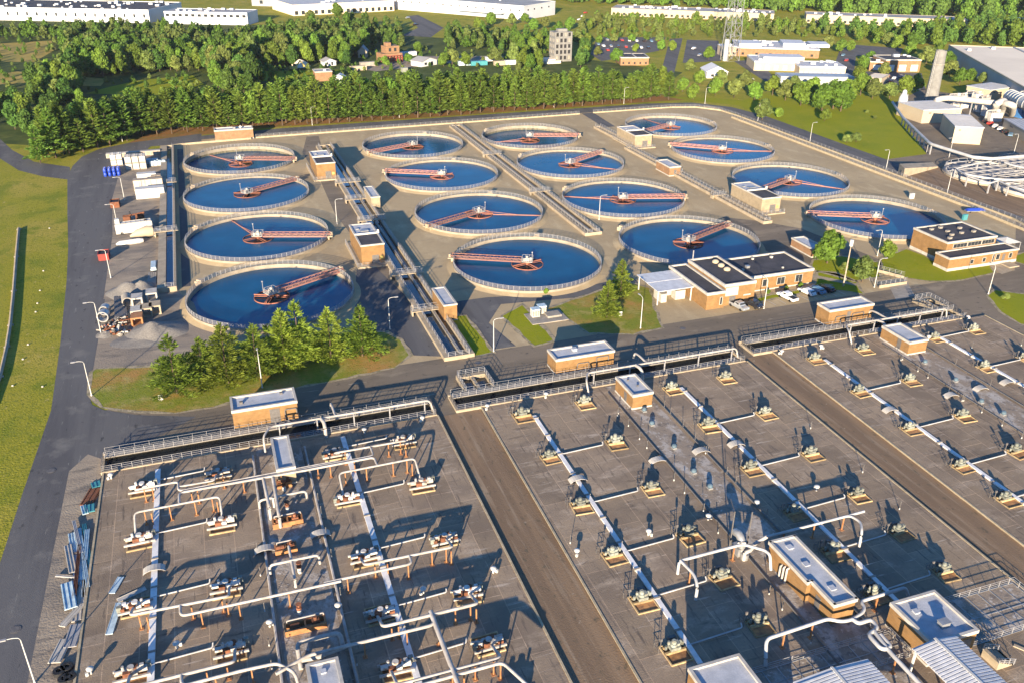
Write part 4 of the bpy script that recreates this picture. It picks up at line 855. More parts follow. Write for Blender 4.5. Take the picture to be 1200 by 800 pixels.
pipework('kinked white pipe run in front of the L-shaped building', [[(57.6, 64.1, .5), (57.6, 64.3, 1.6), (58.6, 66), (68.4, 66.4), (69.6, 65.4), (71.2, 65.2), (73.3, 65.7), (74.3, 66.4), (74.6, 67.6), (82.3, 67.8), (82.6, 67.3, 1.8)]], .24, [(61.5, 66.1), (66, 66.3), (77.5, 67.6)], 'whitepipe', 2.9, 'white pipe runs on the middle deck')
pipework('looped white expansion pipe running down past the corrugated canopies', [[(71.4, 65.2), (71.6, 64.4), (73.7, 64.4), (73.5, 63.0), (72.6, 62.6), (72.1, 59), (72.0, 52)], [(72.9, 62.7), (71.5, 62.4), (71.4, 59.7), (72.9, 59.6), (73.0, 61.8)]], .28, [(72.2, 58), (72, 54)], 'whitepipe', 2.9, 'white pipe runs on the middle deck')
# grated pits near the bottom right
def pit(label, x0, x1, y0, y1):
    t = thing('grating_pit', label, 'pit', (x0, y0, DZ), 0, 'railed grating areas at the lower right')
    g_ = MB(); g_.add([(x0, y0, DZ+.02), (x1, y0, DZ+.02), (x1, y1, DZ+.02), (x0, y1, DZ+.02)], [(0, 1, 2, 3)]); wpart(g_, 'grating_floor', M['gallery'], t)
    b = MB(); n = int((x1-x0)/2)
    for k in range(n+1): b.bar((x0+(x1-x0)*k/n, y0, DZ+.05), (x0+(x1-x0)*k/n, y1, DZ+.05), .14, .06)
    for k in range(3): b.bar((x0, y0+(y1-y0)*k/2, DZ+.05), (x1, y0+(y1-y0)*k/2, DZ+.05), .12, .07)
    wpart(b, 'grating_bars', M['steel'], t)
    wpart(MB().rail([(x0, y0, DZ), (x1, y0, DZ), (x1, y1, DZ), (x0, y1, DZ), (x0, y0, DZ)], 1.1, 1.8, 3, .05), 'railing', M['rail'], t)
pit('railed grating area right of the lower right brick building', 84.8, 100.0, 58.2, 65.6)
pit('railed grating area left of the lower right brick building', 54.5, 76.4, 59.4, 63.6)
t = thing('access_stair', 'short railed concrete stair at the right edge of the lower brick building', 'stair', (86, 53, 0))
b = MB()
for k in range(6): b.box((85+k*.5, 54, 0), (85.5+k*.5, 56.5, DZ+1.2-k*.24))
wpart(b, 'steps', M['concrete'], t)
wpart(MB().rail([(85, 54, 1.5), (88, 54, .3)], 1, 1, 3, .06).rail([(85, 56.5, 1.5), (88, 56.5, .3)], 1, 1, 3, .06), 'railing', M['rail'], t)
lowwall('low concrete wall crossing the dirt right of the lower right canopy', [(90.5, 56.5), (96, 48)], .5, .5, False, 'concrete')

# tank yard control houses
def twohouse(label, x0, x1, y0, y1, h, wall='brick', z0=.5):
    ym = y0+(y1-y0)*.48
    t = thing('control_house', label, 'building', (x0, y0, 0), 0, 'control houses among the tanks')
    wpart(MB().box((x0-1.4, y0-1.6, 0), (x1+1.2, y1+1.0, z0)), 'platform', M['concrete'], t)
    brick_building('', '', '', x0, x1, y0, y1, h-z0, z0, wall=wall, roof='membrane', copeh=.4, plinth=0, root=t, doors=(('S', x0+(x1-x0)*.45, x0+(x1-x0)*.75, .1, 2.4),))
    wpart(MB().box((x0+.3, y0+.35, h-.2), (x1-.3, ym, h-.12)), 'roof_grating', M['blackroof'], t)
    wpart(MB().box((x0-.1, ym-.15, h-.2), (x1+.3, ym+.25, h+.35)).cbox((x1+.1, ym, h+.5), (.5, .5, .9)), 'roof_beam', M['white'], t)
    wpart(MB().cbox(((x0+x1)/2, ym+3, h-.05), (2.2, 1.4, .35)).cbox(((x0+x1)/2-1.6, ym+5, h-.05), (.8, .8, .3)), 'roof_unit', M['steel'], t)
    wpart(MB().rail([(x0-1.3, y1+.8, z0), (x0-1.3, y0-1.5, z0), (x1+1.1, y0-1.5, z0)], 1.1, 1.6, 3, .05), 'railing', M['rail'], t)
    wpart(MB().box((x0+(x1-x0)*.8, y0-.03, z0+1.2), (x0+(x1-x0)*.92, y0+.05, z0+2.0)), 'notice_plate', M['yellow'], t)
    return t
twohouse('brick control house between the first and second column, nearer to the camera', 34.8, 41.0, 215.5, 233, 6.0)
twohouse('brick control house between the first and second column, farther from the camera', 35.2, 41.7, 300.5, 318, 6.0)
twohouse('beige control house in front of the second farthest fourth-column tank', 161.9, 168.8, 220.5, 238, 5.2, 'block', .4)
twohouse('beige and brick control house in front of the farthest fourth-column tank', 161.5, 169, 307.5, 324, 5.2, 'block', .4)
SG = 'small sheds beside the yard channels'
brick_building('small_shed', 'small pale-roofed shed on the right edge of the left double channel, farther one', 'building', 46.8, 49.6, 263, 275, 4.0, 0, wall='block', copeh=.35, plinth=0, group=SG)
brick_building('small_shed', 'small brick shed on the right edge of the left double channel, nearest the road', 'building', 46.4, 49.5, 175.8, 186.3, 4.2, 0, copeh=.35, plinth=.3, group=SG)
brick_building('small_shed', 'small shed with white coping between the third and fourth tank column', 'building', 155.2, 159.6, 267.5, 277.5, 3.5, 0, wall='brickred', copeh=.5, group=SG, doors=(('S', 157, 158, .1, 2.2),))
t = brick_building('small_shed', 'low dark-roofed brick shed half hidden by the tree beside the office', 'building', 153.5, 157.5, 183.5, 193, 2.7, 0, wall='brickred', copeh=.45, group=SG, roof='membrane')
t = brick_building('pump_house', 'brick shed with white coping at the far end of the first column', 'building', 4.2, 19.2, 373.2-3.6, 378-3.6, 4.2, 0, wall='brickred', copeh=.5)
roof_bits(t, [(12, 371.6, 1, 1, .6, 'steel'), (14.5, 372, .5, .5, .9, 'white')], 4.0)

# admin office
t = thing('office_building', 'three-part flat-roofed tan brick office with dark roofs beside parked cars', 'building', (107.5, 162.2, 0))
brick_building('', '', '', 112.7, 121.3, 163.1, 180.6, 5.6, 0, roof='blackroof', copeh=.75, plinth=0, root=t, doors=(('S', 114.3, 116.0, .1, 2.3),))
wpart(MB().box((113.0, 162.98, 2.5), (116.5, 163.2, 4.7)), 'entrance_panel', M['coping'], t)
wpart(MB().box((118.2, 163.02, 2.0), (120.2, 163.2, 2.35)), 'wall_sign', M['coping'], t)
brick_building('', '', '', 107.5, 112.4, 162.3, 181.0, 4.4, 0, roof='blackroof', copeh=.65, plinth=0, root=t, windows=(('S', 111.2, 111.8, 1.0, 2.8),))
brick_building('', '', '', 121.7, 142.2, 168.3, 181.0, 4.2, 0, roof='blackroof', copeh=.7, plinth=.3, root=t, windows=tuple(('S', a, a+w_, 1.1, 2.9) for a, w_ in ((124.2, .9), (127.2, 1.2), (131.5, 2.2), (137.0, 2.0))))
for k in range(3): wpart(MB().lathe((118.6, 177.2-k*2.7, 5.3), [(.85, 0), (.9, .35), (.55, .7), (.1, .8)], 12), 'skylight', M['cream'], t, True)
roof_bits(t, [(131, 179, .5, .5, .4, 'coping'), (126.5, 174.5, .9, .9, .5, 'steel'), (135, 171.4, .4, .4, .3, 'coping'), (124.2, 173, .4, .7, .4, 'coping'), (136.5, 178.6, .6, .6, .4, 'coping')], 3.9)
wpart(MB().box((113.4, 179.8, 5.6), (113.6, 180.0, 8.2)), 'antenna_pole', M['rail'], t)
t = thing('carport', 'white metal carport roof on posts left of the brick office', 'carport', (97.7, 167.5, 0))
b = MB()
for k in range(2):
    ya, yb = (168.3, 173.9) if k == 0 else (173.95, 179.6)
    b.box((97.6, ya, 3.5+k*.05), (107.4, yb, 3.65+k*.05))
wpart(b, 'roof', M['corrug'], t)
for x, y in ((97.8, 178.5), (97.8, 168.6), (106.9, 168.6)): wpart(MB().box((x-.12, y-.12, 0), (x+.12, y+.12, 3.5)), 'post', M['white'], t)
wpart(MB().box((99.3, 169.5, 0), (100.8, 170.6, 2.2)).box((103.5, 170, 0), (106.2, 172, 2.3)).box((99.3, 173, 0), (105.5, 173.3, 2.4)).box((99.3, 170.6, 0), (99.5, 173, 2.2)), 'wall_panel', M['coping'], t)
# control building on the right
t = thing('control_building', 'two-level tan brick control building with dark roofs at the right edge', 'building', (181.5, 163.5, 0))
brick_building('', '', '', 185.2, 202.4, 168.6, 181.2, 6.2, 0, roof='blackroof', copeh=.55, plinth=.9, root=t, windows=(('S', 187.5, 192.2, 4.2, 5.3), ('S', 192.5, 197.2, 4.2, 5.3), ('S', 197.5, 201.8, 4.2, 5.3)))
brick_building('', '', '', 181.7, 205.6, 163.5, 168.4, 3.9, 0, roof='blackroof', copeh=.5, plinth=.85, root=t, windows=(('S', 189.2, 190.2, 1.4, 2.5), ('S', 193.4, 194.4, 1.4, 2.5), ('S', 196.8, 197.3, 1.0, 3.2), ('S', 198.0, 199.2, 1.5, 3.0), ('S', 202.6, 203.6, 1.5, 2.8)), doors=(('S', 200.2, 201.2, .6, 2.9),))
for x, y in ((189, 178.6), (192.5, 179), (192, 175.8), (194.8, 173.6), (191, 173.2), (197.5, 177), (188.4, 171.2), (199, 173.5)): roof_bits(t, [(x, y, 1.0, .7, .45, 'greyconcrete')], 5.9)
wpart(MB().box((200, 160.2, 0), (203.5, 163.4, .3)), 'entrance_step', M['concrete'], t)

# ------------------------------------------------------------------ street lamps
LAMPS = [(107.5, 463.5, 'on the grass tip by the left road, nearest', 180), (118.5, 391, 'beside the pipe stack on the left road', 180), (130, 326, 'beside the red skip on the left road', 180), (138.5, 269, 'left of the white trailer tank', 180), (146, 235, 'between blue drums and brown skip', 180), (41, 800, 'at the bottom left picture edge', 180),
         (307.5, 454, 'in front of the pine row', 90), (457, 386, 'beside the double channel near the pines', 0), (578.5, 412, 'on the grass between channel and middle pump house', 0), (750.5, 385, 'in front of the white carport', 90), (895, 362, 'beside the black pickup at the office', 90), (1024.5, 337, 'beside the road right of the office', 0), (1028, 300.5, 'next to the round bush near the right tank', 180), (1158, 345, 'on the grass island at the right', 90),
         (395, 263, 'beside the nearer control house', 0), (143.5, 166, 'beyond the road bend near the wood', 0), (949, 166, 'on the lawn by the right road, left', 0), (1038, 200, 'next to the wedge-shaped ramp wall', 180), (1110, 226, 'beside the round covered tanks', 180), (888, 142, 'beside the bush on the lawn', 0), (826, 122, 'at the far lawn corner', 0), (649, 126, 'middle of the pine belt verge', 0), (559, 130, 'left part of the pine belt verge', 0), (731, 122, 'right part of the pine belt verge', 0), (468, 138, 'verge behind the second column', 0), (366, 147, 'verge behind the first column', 0),
         (702, 258, 'between the second and third column, near', 0), (1188, 180, 'beside the car park shed on the right', 180), (1112, 185, 'on the long pipe by the pale shed', 180)]
def make_lamp():
    t = thing('street_lamp', 'x', 'lamp', (0, 0, 0), 0, 'street lamps of the plant')
    MB().cyl((0, 0, 0), .17, .3, 8).tube([(0, 0, .3), (0, 0, 7.2)], [.11, .07], 8).tube([(0, 0, 7.2), (.15, 0, 7.6), (.8, 0, 7.75), (1.5, 0, 7.75)], .05, 6, .2).obj('lamp_pole', M['white'], t, True)
    MB().cbox((1.85, 0, 7.75), (.8, .32, .16)).obj('lamp_head', M['rail'], t)
    return t
lm = make_lamp(); used = False
for px, py, lab, rz in LAMPS:
    p = G(px, py); lab = 'grey street lamp '+lab
    if not used: lm.location = p; lm.rotation_euler.z = radians(rz); lm['label'] = lab; used = True
    else: copy_tree(lm, p, radians(rz), lab)
# tall floodlight mast
p = G(988, 336); t = thing('siren_mast', 'tall mast with a white box head standing by the office lawn', 'mast', p)
MB().tube([(0, 0, 0), (0, 0, 11)], [.2, .13], 8).obj('mast_pole', M['wood'], t, True)
MB().cyl((0, 0, 11), .45, 1.6, 10).obj('mast_head', M['white'], t)
MB().cbox((.3, 0, 2), (.4, .3, .7)).obj('meter_box', M['steel'], t)

# ------------------------------------------------------------------ vehicles
def car(kind, px, py, heading, paint, label, z=0, cat='car', gp='cars parked at the office', pos=None):
    p = pos or G(px, py, z); t = thing({'pickup': 'pickup_truck', 'sedan': 'car', 'van': 'van'}[kind], label, 'pickup' if kind == 'pickup' else cat, (p[0], p[1], z), heading, gp)
    L_, W_ = (5.5, 1.95) if kind == 'pickup' else (4.7, 1.82)
    if kind == 'pickup': prof = [(-.5, .45), (-.5, 1.05), (-.12, 1.08), (-.08, 1.75), (.16, 1.78), (.28, 1.12), (.47, 1.02), (.5, .85), (.5, .45)]
    elif kind == 'van': prof = [(-.5, .4), (-.49, 1.9), (-.44, 2.0), (.22, 2.0), (.34, 1.2), (.48, 1.0), (.5, .4)]
    else: prof = [(-.5, .4), (-.5, .85), (-.4, .98), (-.3, 1.4), (.1, 1.44), (.24, 1.0), (.46, .86), (.5, .7), (.5, .4)]
    n = len(prof); vs = []
    for s in (-1, 1):
        for x, zz in prof:
            k = 1 if zz < 1.12 else .84
            vs.append((x*L_, s*W_/2*k, zz))
    b = MB(); tri = tessellate_polygon([[Vector((x, zz, 0)) for x, zz in prof]])
    fs = [(i, (i+1) % n, n+(i+1) % n, n+i) for i in range(n)]
    for a in tri: fs.append(tuple(a)); fs.append(tuple(n+i for i in reversed(a)))
    b.add(vs, fs); bo = b.obj('body', M[paint], t)
    bmm = bmesh.new(); bmm.from_mesh(bo.data); bmesh.ops.recalc_face_normals(bmm, faces=bmm.faces); bmm.to_mesh(bo.data); bmm.free()
    g_ = MB()
    if kind == 'pickup':
        g_.cbox((.235*L_, 0, 1.46), (.1, W_*.76, .5)).cbox((.04*L_, 0, 1.45), (.2*L_, W_*.89, .4)); g_.obj('cab_glass', M['glass'], t)
        MB().cbox((-.3*L_, 0, 1.06), (.34*L_, W_*.8, .1)).obj('cargo_bed', M['black'], t)
    elif kind == 'sedan':
        g_.cbox((.175*L_, 0, 1.22), (.14*L_, W_*.76, .3)).cbox((-.08*L_, 0, 1.2), (.34*L_, W_*.9, .28)).cbox((-.35*L_, 0, 1.2), (.1*L_, W_*.76, .26)); g_.obj('cab_glass', M['glass'], t)
    else:
        g_.cbox((.28*L_, 0, 1.6), (.13*L_, W_*.8, .5)); g_.obj('cab_glass', M['glass'], t)
    for x in (-.31, .31):
        for s in (-1, 1):
            w_ = MB().tube([(x*L_, s*(W_/2-.22), .36), (x*L_, s*(W_/2+.02), .36)], .36, 12).obj('wheel', M['black'], t)
    for s in (-1, 1):
        MB().cbox((.49*L_, s*W_*.36, .78), (.12, .32, .16)).obj('headlight', M['white'], t)
        MB().cbox((-.495*L_, s*W_*.4, .85), (.08, .22, .2)).obj('tail_light', M['red'], t)
    return t
car('pickup', 865, 361, radians(-80), 'carsilver', 'pale silver pickup parked at the office entrance')
car('pickup', 881.5, 359, radians(-76), 'carblack', 'black pickup beside the silver one at the office entrance')
car('pickup', 922.5, 350.5, radians(100), 'carwhite', 'white pickup with dark bed parked alone in a marked bay', gp='cars in the marked bays')
car('sedan', 945.5, 344.5, radians(100), 'carwhite', 'white car in a marked bay right of the white pickup', gp='cars in the marked bays')
car('sedan', 957, 342.5, radians(100), 'carblue', 'pale blue car between white car and dark car', gp='cars in the marked bays')
car('sedan', 968, 340.5, radians(100), 'carblack', 'dark car in the last marked bay in shade', gp='cars in the marked bays')
mb = MB()
for x in (122.5, 125.3, 128.1, 130.9, 134.6, 137.4, 140.2, 143, 145.8): mb.add([(x, 159.4, .03), (x+.14, 159.4, .03), (x-.7, 165.4, .03), (x-.84, 165.4, .03)], [(0, 1, 2, 3)])
struct(mb, 'parking_markings', M['white'])
sheet('kerb_strip', [(121.8, 165.6), (147, 165.6), (147, 166.0), (121.8, 166.0)], M['kerb'], .075)
sheet('footpath', GP((951, 322), (1005, 333), (1003, 335.5), (948, 325)), M['concrete'], .085)
sheet('footpath', GP((1160, 313), (1172, 309), (1186, 318), (1174, 322)), M['concrete'], .085)
sheet('footpath', GP((1040, 332), (1062, 328), (1072, 347), (1050, 352)), M['greyconcrete'], .03)
# railed ramp near the office lawn and stair
t = thing('railed_ramp', 'sunken railed ramp between the office lawn and the right road', 'ramp', (160, 158, 0))
a = [G(*q) for q in ((1028, 319), (1059, 327), (1062, 333), (1030, 338), (1010, 326))]
wpart(MB().bar((a[0].x, a[0].y, .4), (a[1].x, a[1].y, .4), .3, .8).bar((a[3].x, a[3].y, .4), (a[2].x, a[2].y, .4), .3, .8), 'ramp_wall', M['concrete'], t)
wpart(MB().rail([(a[0].x, a[0].y, .8), (a[1].x, a[1].y, .8)], 1.1, 1.5, 3, .05).rail([(a[4].x, a[4].y, .1), (a[3].x, a[3].y, .8), (a[2].x, a[2].y, .8)], 1.1, 1.5, 3, .05), 'railing', M['rail'], t)

# ------------------------------------------------------------------ storage yard on the left
def at(px, py, z=0): return G(px, py, z)
# blue drums: two rows of five, stacked in two layers
def make_drum():
    t = thing('blue_drum', 'blue plastic drum in the block of drums at the left yard edge', 'drum', (0, 0, 0), 0, 'blue plastic drums')
    MB().lathe((0, 0, 0), [(.5, 0), (.56, .12), (.56, .5), (.6, .55), (.6, .65), (.56, .7), (.56, 1.15), (.5, 1.28)], 12).obj('drum_body', M['blue'], t, True)
    MB().cyl((.2, 0, 1.28), .12, .08, 8).obj('drum_bung', M['white'], t)
    return t
dr = make_drum(); p0 = at(124, 207); used = False
for lv in range(2):
    for i in range(4):
        for j in range(3):
            q = (p0.x+i*1.45, p0.y+j*1.3, lv*1.36)
            if not used: dr.location = q; used = True
            else: copy_tree(dr, q, random.random()*6)
# white tanks and crates
def totes(px, py, n, m, mt, lab, gp, s=(2.1, 2.0, 2.0), levels=1, rz=0.0):
    p = at(px, py)
    for lv in range(levels):
        for i in range(n):
            for j in range(m):
                t = thing('storage_tote', lab, 'tote', (p.x+i*s[0]*1.08, p.y+j*s[1]*1.08, lv*s[2]*1.03), rz, gp)
                MB().cbox((0, 0, .1), (s[0], s[1], .2)).obj('pallet', M['wood'], t)
                MB().cbox((0, 0, s[2]*.55), (s[0]*.94, s[1]*.94, s[2]*.85)).cyl((0, 0, s[2]*.97), .25, .12, 8).obj('tote_tank', M[mt], t)
                c = MB()
                for k in range(4):
                    zz = .3+k*(s[2]-.4)/3
                    c.bar((-s[0]/2, -s[1]/2, zz), (s[0]/2, -s[1]/2, zz), .05).bar((s[0]/2, -s[1]/2, zz), (s[0]/2, s[1]/2, zz), .05)
                c.obj('tote_cage', M['rail'], t)
totes(134, 194, 2, 2, 'white', 'white tote stacked behind the blue drums', 'white totes behind the drums', (1.9, 1.9, 2.0), 2)
totes(152, 199, 3, 2, 'coping', 'grey-white tote in the block right of the blue drums', 'pale totes right of the drums', (2.2, 2.2, 2.4), 2)
totes(166, 193, 3, 1, 'cyan', 'pale teal crate in shade beside the channel', 'pale teal crates', (2.2, 2.0, 1.8), 1)
totes(178, 195, 4, 1, 'cyan', 'blue-white container in the row at the channel end', 'blue-white containers by the channel', (1.3, 1.6, 2.0), 1)
totes(164, 222, 1, 2, 'coping', 'white tote left of the big white boxes', 'white totes by the boxes', (2, 2, 1.8), 1)
def crate(px, py, size, m, lab, name='storage_box', rz=0, lid=None, gp=None):
    p = at(px, py); t = thing(name, lab, 'box', p, rz, gp); w_, d_, h_ = size
    MB().cbox((0, 0, h_/2), (w_, d_, h_)).obj('box_body', M[m], t)
    r_ = MB()
    n = max(2, int(w_/1.6))
    for k in range(n+1): r_.cbox((-w_/2+w_*k/n, 0, h_/2), (.14, d_+.08, h_+.02))
    r_.cbox((0, 0, h_+.03), (w_+.1, d_+.1, .1)); r_.obj('rib', M[lid or m], t)
    return t
crate(177, 231, (8.6, 3.4, 3.2), 'white', 'long white boxed unit in the yard below the stacked cartons')
crate(175, 222, (9.0, 2.6, 3.6), 'coping', 'pale slatted crate stack behind the white boxed unit', lid='wood')
crate(173, 213, (6.0, 2.6, 3.0), 'white', 'white wrapped crate at the back of the crate stack')
crate(184, 214, (3.0, 2.6, 2.6), 'wood', 'brown wooden crate at the right of the crate stack')
crate(157, 183, (19, 2.0, 1.6), 'wood', 'long low row of pale boards behind the totes', lid='coping')
def skip(px, py, m, lab):
    p = at(px, py); t = thing('waste_skip', lab, 'skip', p, 0, 'open steel skips by the left road')
    b = MB(); w_, d_, h_ = 2.6, 3.8, 1.9
    for (x0, y0, x1, y1) in ((-w_/2, -d_/2, w_/2, -d_/2+.15), (-w_/2, d_/2-.15, w_/2, d_/2), (-w_/2, -d_/2+.15, -w_/2+.15, d_/2-.15), (w_/2-.15, -d_/2+.15, w_/2, d_/2-.15)): b.box((x0, y0, .2), (x1, y1, h_))
    b.box((-w_/2, -d_/2, .05), (w_/2, d_/2, .2)); b.obj('skip_body', M[m], t)
    r_ = MB()
    for k in range(4): r_.cbox((w_/2+.06, -d_/2+.5+k*.9, h_/2), (.12, .16, h_-.3))
    r_.box((-w_/2-.1, -d_/2-.1, h_-.12), (-w_/2+.05, d_/2+.1, h_+.02)).box((w_/2-.05, -d_/2-.1, h_-.12), (w_/2+.1, d_/2+.1, h_+.02)); r_.obj('rib', M['rust' if m == 'rust' else 'red'], t)
    MB().cbox((0, 0, .9), (2.25, 3.4, 1.6)).obj('black_fill', M['black'], t)  # plain black block that makes the inside of the skip dark
skip(135.5, 242, 'rust', 'brown rusty open skip between two street lamps'); skip(122.5, 303, 'red', 'red open skip with black inside beside the left road')
# trailer tank
p = at(158, 272); t = thing('trailer_tank', 'white ribbed tank trailer lying in the left yard', 'trailer', p, radians(6))
MB().cbox((0, 0, 1.7), (10, 2.6, 2.8)).obj('tank_shell', M['white'], t)
r_ = MB()
for k in range(8): r_.cbox((-4.8+k*1.37, 0, 1.7), (.14, 2.7, 2.9))
r_.cbox((0, -1.0, 3.2), (9.6, .12, .1)).cbox((0, 1.0, 3.2), (9.6, .12, .1)); r_.obj('rib', M['coping'], t)
MB().cbox((-4.2, .4, 3.7), (1.2, 1.4, 1.4)).obj('pump_cabin', M['white'], t)
MB().lathe((3.4, 0, 3.1), [(.45, 0), (.45, .25), (.1, .3)], 12).obj('hatch', M['black'], t)
for x in (-3.5, 3.2, 4.2): MB().tube([(x, -1.35, .4), (x, 1.35, .4)], .4, 12).obj('wheel', M['black'], t)
p = at(158, 259); t = thing('rusty_machine', 'dark red rusty machinery behind the white trailer tank', 'machine', p)
MB().cbox((-2, 0, .9), (2.2, 1.8, 1.8)).cbox((1.6, .4, 1.0), (2.4, 1.6, 2.0)).tube([(-3, 0, 1.6), (3, .4, 2.2)], .3, 10).obj('machine_body', M['rust'], t); MB().tube([(-1, .2, 1.8), (-1, .2, 3)], .18, 8).obj('exhaust_pipe', M['black'], t)
p = at(167, 279); t = thing('hopper', 'tipped pale yellow cone hopper with a dark mouth', 'hopper', p, radians(12))
MB().tube([(-3.2, 0, 1.0), (-1.4, 0, 1.5), (1.6, 0, 1.7), (3.0, 0, 1.6)], [.25, 1.0, 1.65, 1.5], 16).obj('cone_shell', M['yellow' if False else 'cream'], t, True)
MB().tube([(3.0, 0, 1.6), (3.06, 0, 1.6)], 1.2, 16).obj('mouth', M['black'], t)
p = at(178.5, 276); t = thing('blue_tarp_load', 'blue-covered box at the channel beside the hopper', 'box', p, radians(10)); MB().cbox((0, 0, .8), (4.2, 2.4, 1.6)).obj('box_body', M['cyan'], t); MB().bar((-2, -2, 1.7), (3.5, 1.6, 2.1), .4, .25).obj('loose_board', M['wood'], t)
p = at(152.5, 286.5); t = thing('white_boat_shell', 'long white moulded shell lying on the gravel', 'shell', p, radians(8))
MB().tube([(-3.6, 0, .5), (-2.6, 0, .6), (2.6, 0, .65), (3.6, 0, .6)], [.25, .75, .8, .55], 10).obj('shell_body', M['white'], t, True)
MB().cbox((-.8, 0, 1.35), (.5, .4, .12)).cbox((.6, 0, 1.38), (.5, .4, .12)).cbox((2, 0, 1.4), (.5, .4, .12)).obj('hatch', M['steel'], t)
# gravel piles
def pile(px, py, r, h, lab, seed, m='pile', el=1.0):
    p = at(px, py); rn = random.Random(seed); b = MB(); n, k = 28, 9; vs = [(0, 0, h)]
    for i in range(1, k+1):
        f = i/k
        for j in range(n):
            a = 2*pi*j/n; q = Vector((cos(a)*f*2+seed, sin(a)*f*2, seed)); nn = noise.noise(q*1.3)
            rr_ = r*f*(1+.16*noise.noise(Vector((cos(a)*1.5+seed, sin(a)*1.5, 0))))
            vs.append((cos(a)*rr_*el, sin(a)*rr_, max(-.05, h*(1-f)**1.15*(1+.25*nn)+.1*nn*(1-f)) if i < k else -.05))
    fs = [(0, 1+j, 1+(j+1) % n) for j in range(n)]
    for i in range(k-1):
        for j in range(n): a, c = 1+i*n+j, 1+i*n+(j+1) % n; fs.append((a, a+n, c+n, c))
    b.add(vs, fs); o = b.obj('gravel_pile', M[m], None, True); o.location = p; tag(o, lab, 'pile', 'stone and gravel piles in the left yard')
pile(182, 389, 6.0, 2.6, 'pale grey crushed stone heap next to the nearest tank', 1, el=1.25)
pile(152, 342, 5.5, 2.5, 'brown-grey stone heap left of the twin heap', 2); pile(166, 341, 5.6, 2.8, 'dark grey stone heap below the channel end', 3)
pile(125, 392, 2.4, .9, 'small rubble heap beside the nearest left lamp pile', 4); pile(170, 397, 5, .7, 'low flat gravel spread in front of the stone heap', 5, el=1.5)
pile(40, 262, 0.4, .3, 'stray pale stone on the left meadow', 6) if False else None
# concrete pipes and culverts
def cpipe(px, py, L_, r, rz, m, lab, z=None):
    p = at(px, py); b = MB(); n = 18; c_, s_ = cos(rz), sin(rz)
    vs = []; zz = r if z is None else z
    for x, rr_ in ((-L_/2, r*.8), (-L_/2, r), (L_/2, r), (L_/2, r*.8)):
        for k in range(n): vs.append((x, rr_*cos(2*pi*k/n), zz+rr_*sin(2*pi*k/n)))
    fs = [(a*n+k, a*n+(k+1) % n, ((a+1) % 4)*n+(k+1) % n, ((a+1) % 4)*n+k) for a in range(4) for k in range(n)]
    b.add(vs, fs); o = b.obj('concrete_pipe', M[m], None, True); o.location = p; o.rotation_euler.z = rz; tag(o, lab, 'pipe section', 'pipe sections in the left yard')
cpipe(150, 357, 3.6, 1.25, radians(95), 'greyconcrete', 'wide upright-looking concrete pipe between culverts and dark beams')
cpipe(124, 368, 1.8, 1.15, radians(80), 'steel', 'short steel ring, farther of the pair beside the lamp'); cpipe(122.5, 376, 1.8, 1.3, radians(80), 'steel', 'short steel ring, nearer of the pair beside the lamp')
def culvert(px, py, lab, m, rz=0):
    p = at(px, py); b = MB(); w_, d_, h_ = 2.5, 3.2, 2.3; th = .35
    b.box((-w_/2, -d_/2, 0), (w_/2, d_/2, th)).box((-w_/2, -d_/2, h_-th), (w_/2, d_/2, h_)).box((-w_/2, -d_/2, th), (-w_/2+th, d_/2, h_-th)).box((w_/2-th, -d_/2, th), (w_/2, d_/2, h_-th))
    o = b.obj('box_culvert', M[m]); o.location = p; o.rotation_euler.z = rz; tag(o, lab, 'culvert', 'concrete box sections in the left yard')
for px, py, lab, m in ((162, 357, 'white square concrete section with a round hole, standing behind', 'coping'), (161.5, 372, 'pale concrete section, left one of the front row', 'coping'), (173, 369, 'pale concrete section, middle one of the front row', 'concrete'), (183, 366, 'pale concrete section, right one of the front row', 'concrete'), (179, 351, 'pale concrete slab stack below the channel end', 'coping'), (162, 380, 'low orange-stained concrete section at the front', 'orange')): culvert(px, py, lab, m)
for k in range(6):
    a, b_ = at(135+k*2.2, 350), at(136+k*2.6, 374)
    o = MB().bar((0, 0, .35), (b_.x-a.x, b_.y-a.y, .35), .45, .5).obj('steel_beam', M['darkrail']); o.location = a
    tag(o, f'dark steel beam lying in the yard, {ORD[k]} from the left', 'beam', 'dark beams lying in the left yard')
for k in range(4):
    a, b_ = at(176+k*2.2, 322), at(173.5+k*2.9, 338)
    o = MB().bar((0, 0, .4), (b_.x-a.x, b_.y-a.y, .4), .55, .6).obj('concrete_beam', M['greyconcrete']); o.location = a
    tag(o, f'grey concrete beam leaning near the channel end, {ORD[k]} from the left', 'beam', 'grey beams by the channel end')
p = at(180.5, 314); o = MB().cbox((0, 0, .6), (1.4, 6, .5)).cbox((0, 0, .95), (1.1, 5, .25)).obj('pallet_stack', M['cyan']); o.location = p; tag(o, 'pale blue wrapped pallet beside the left channel', 'pallet')
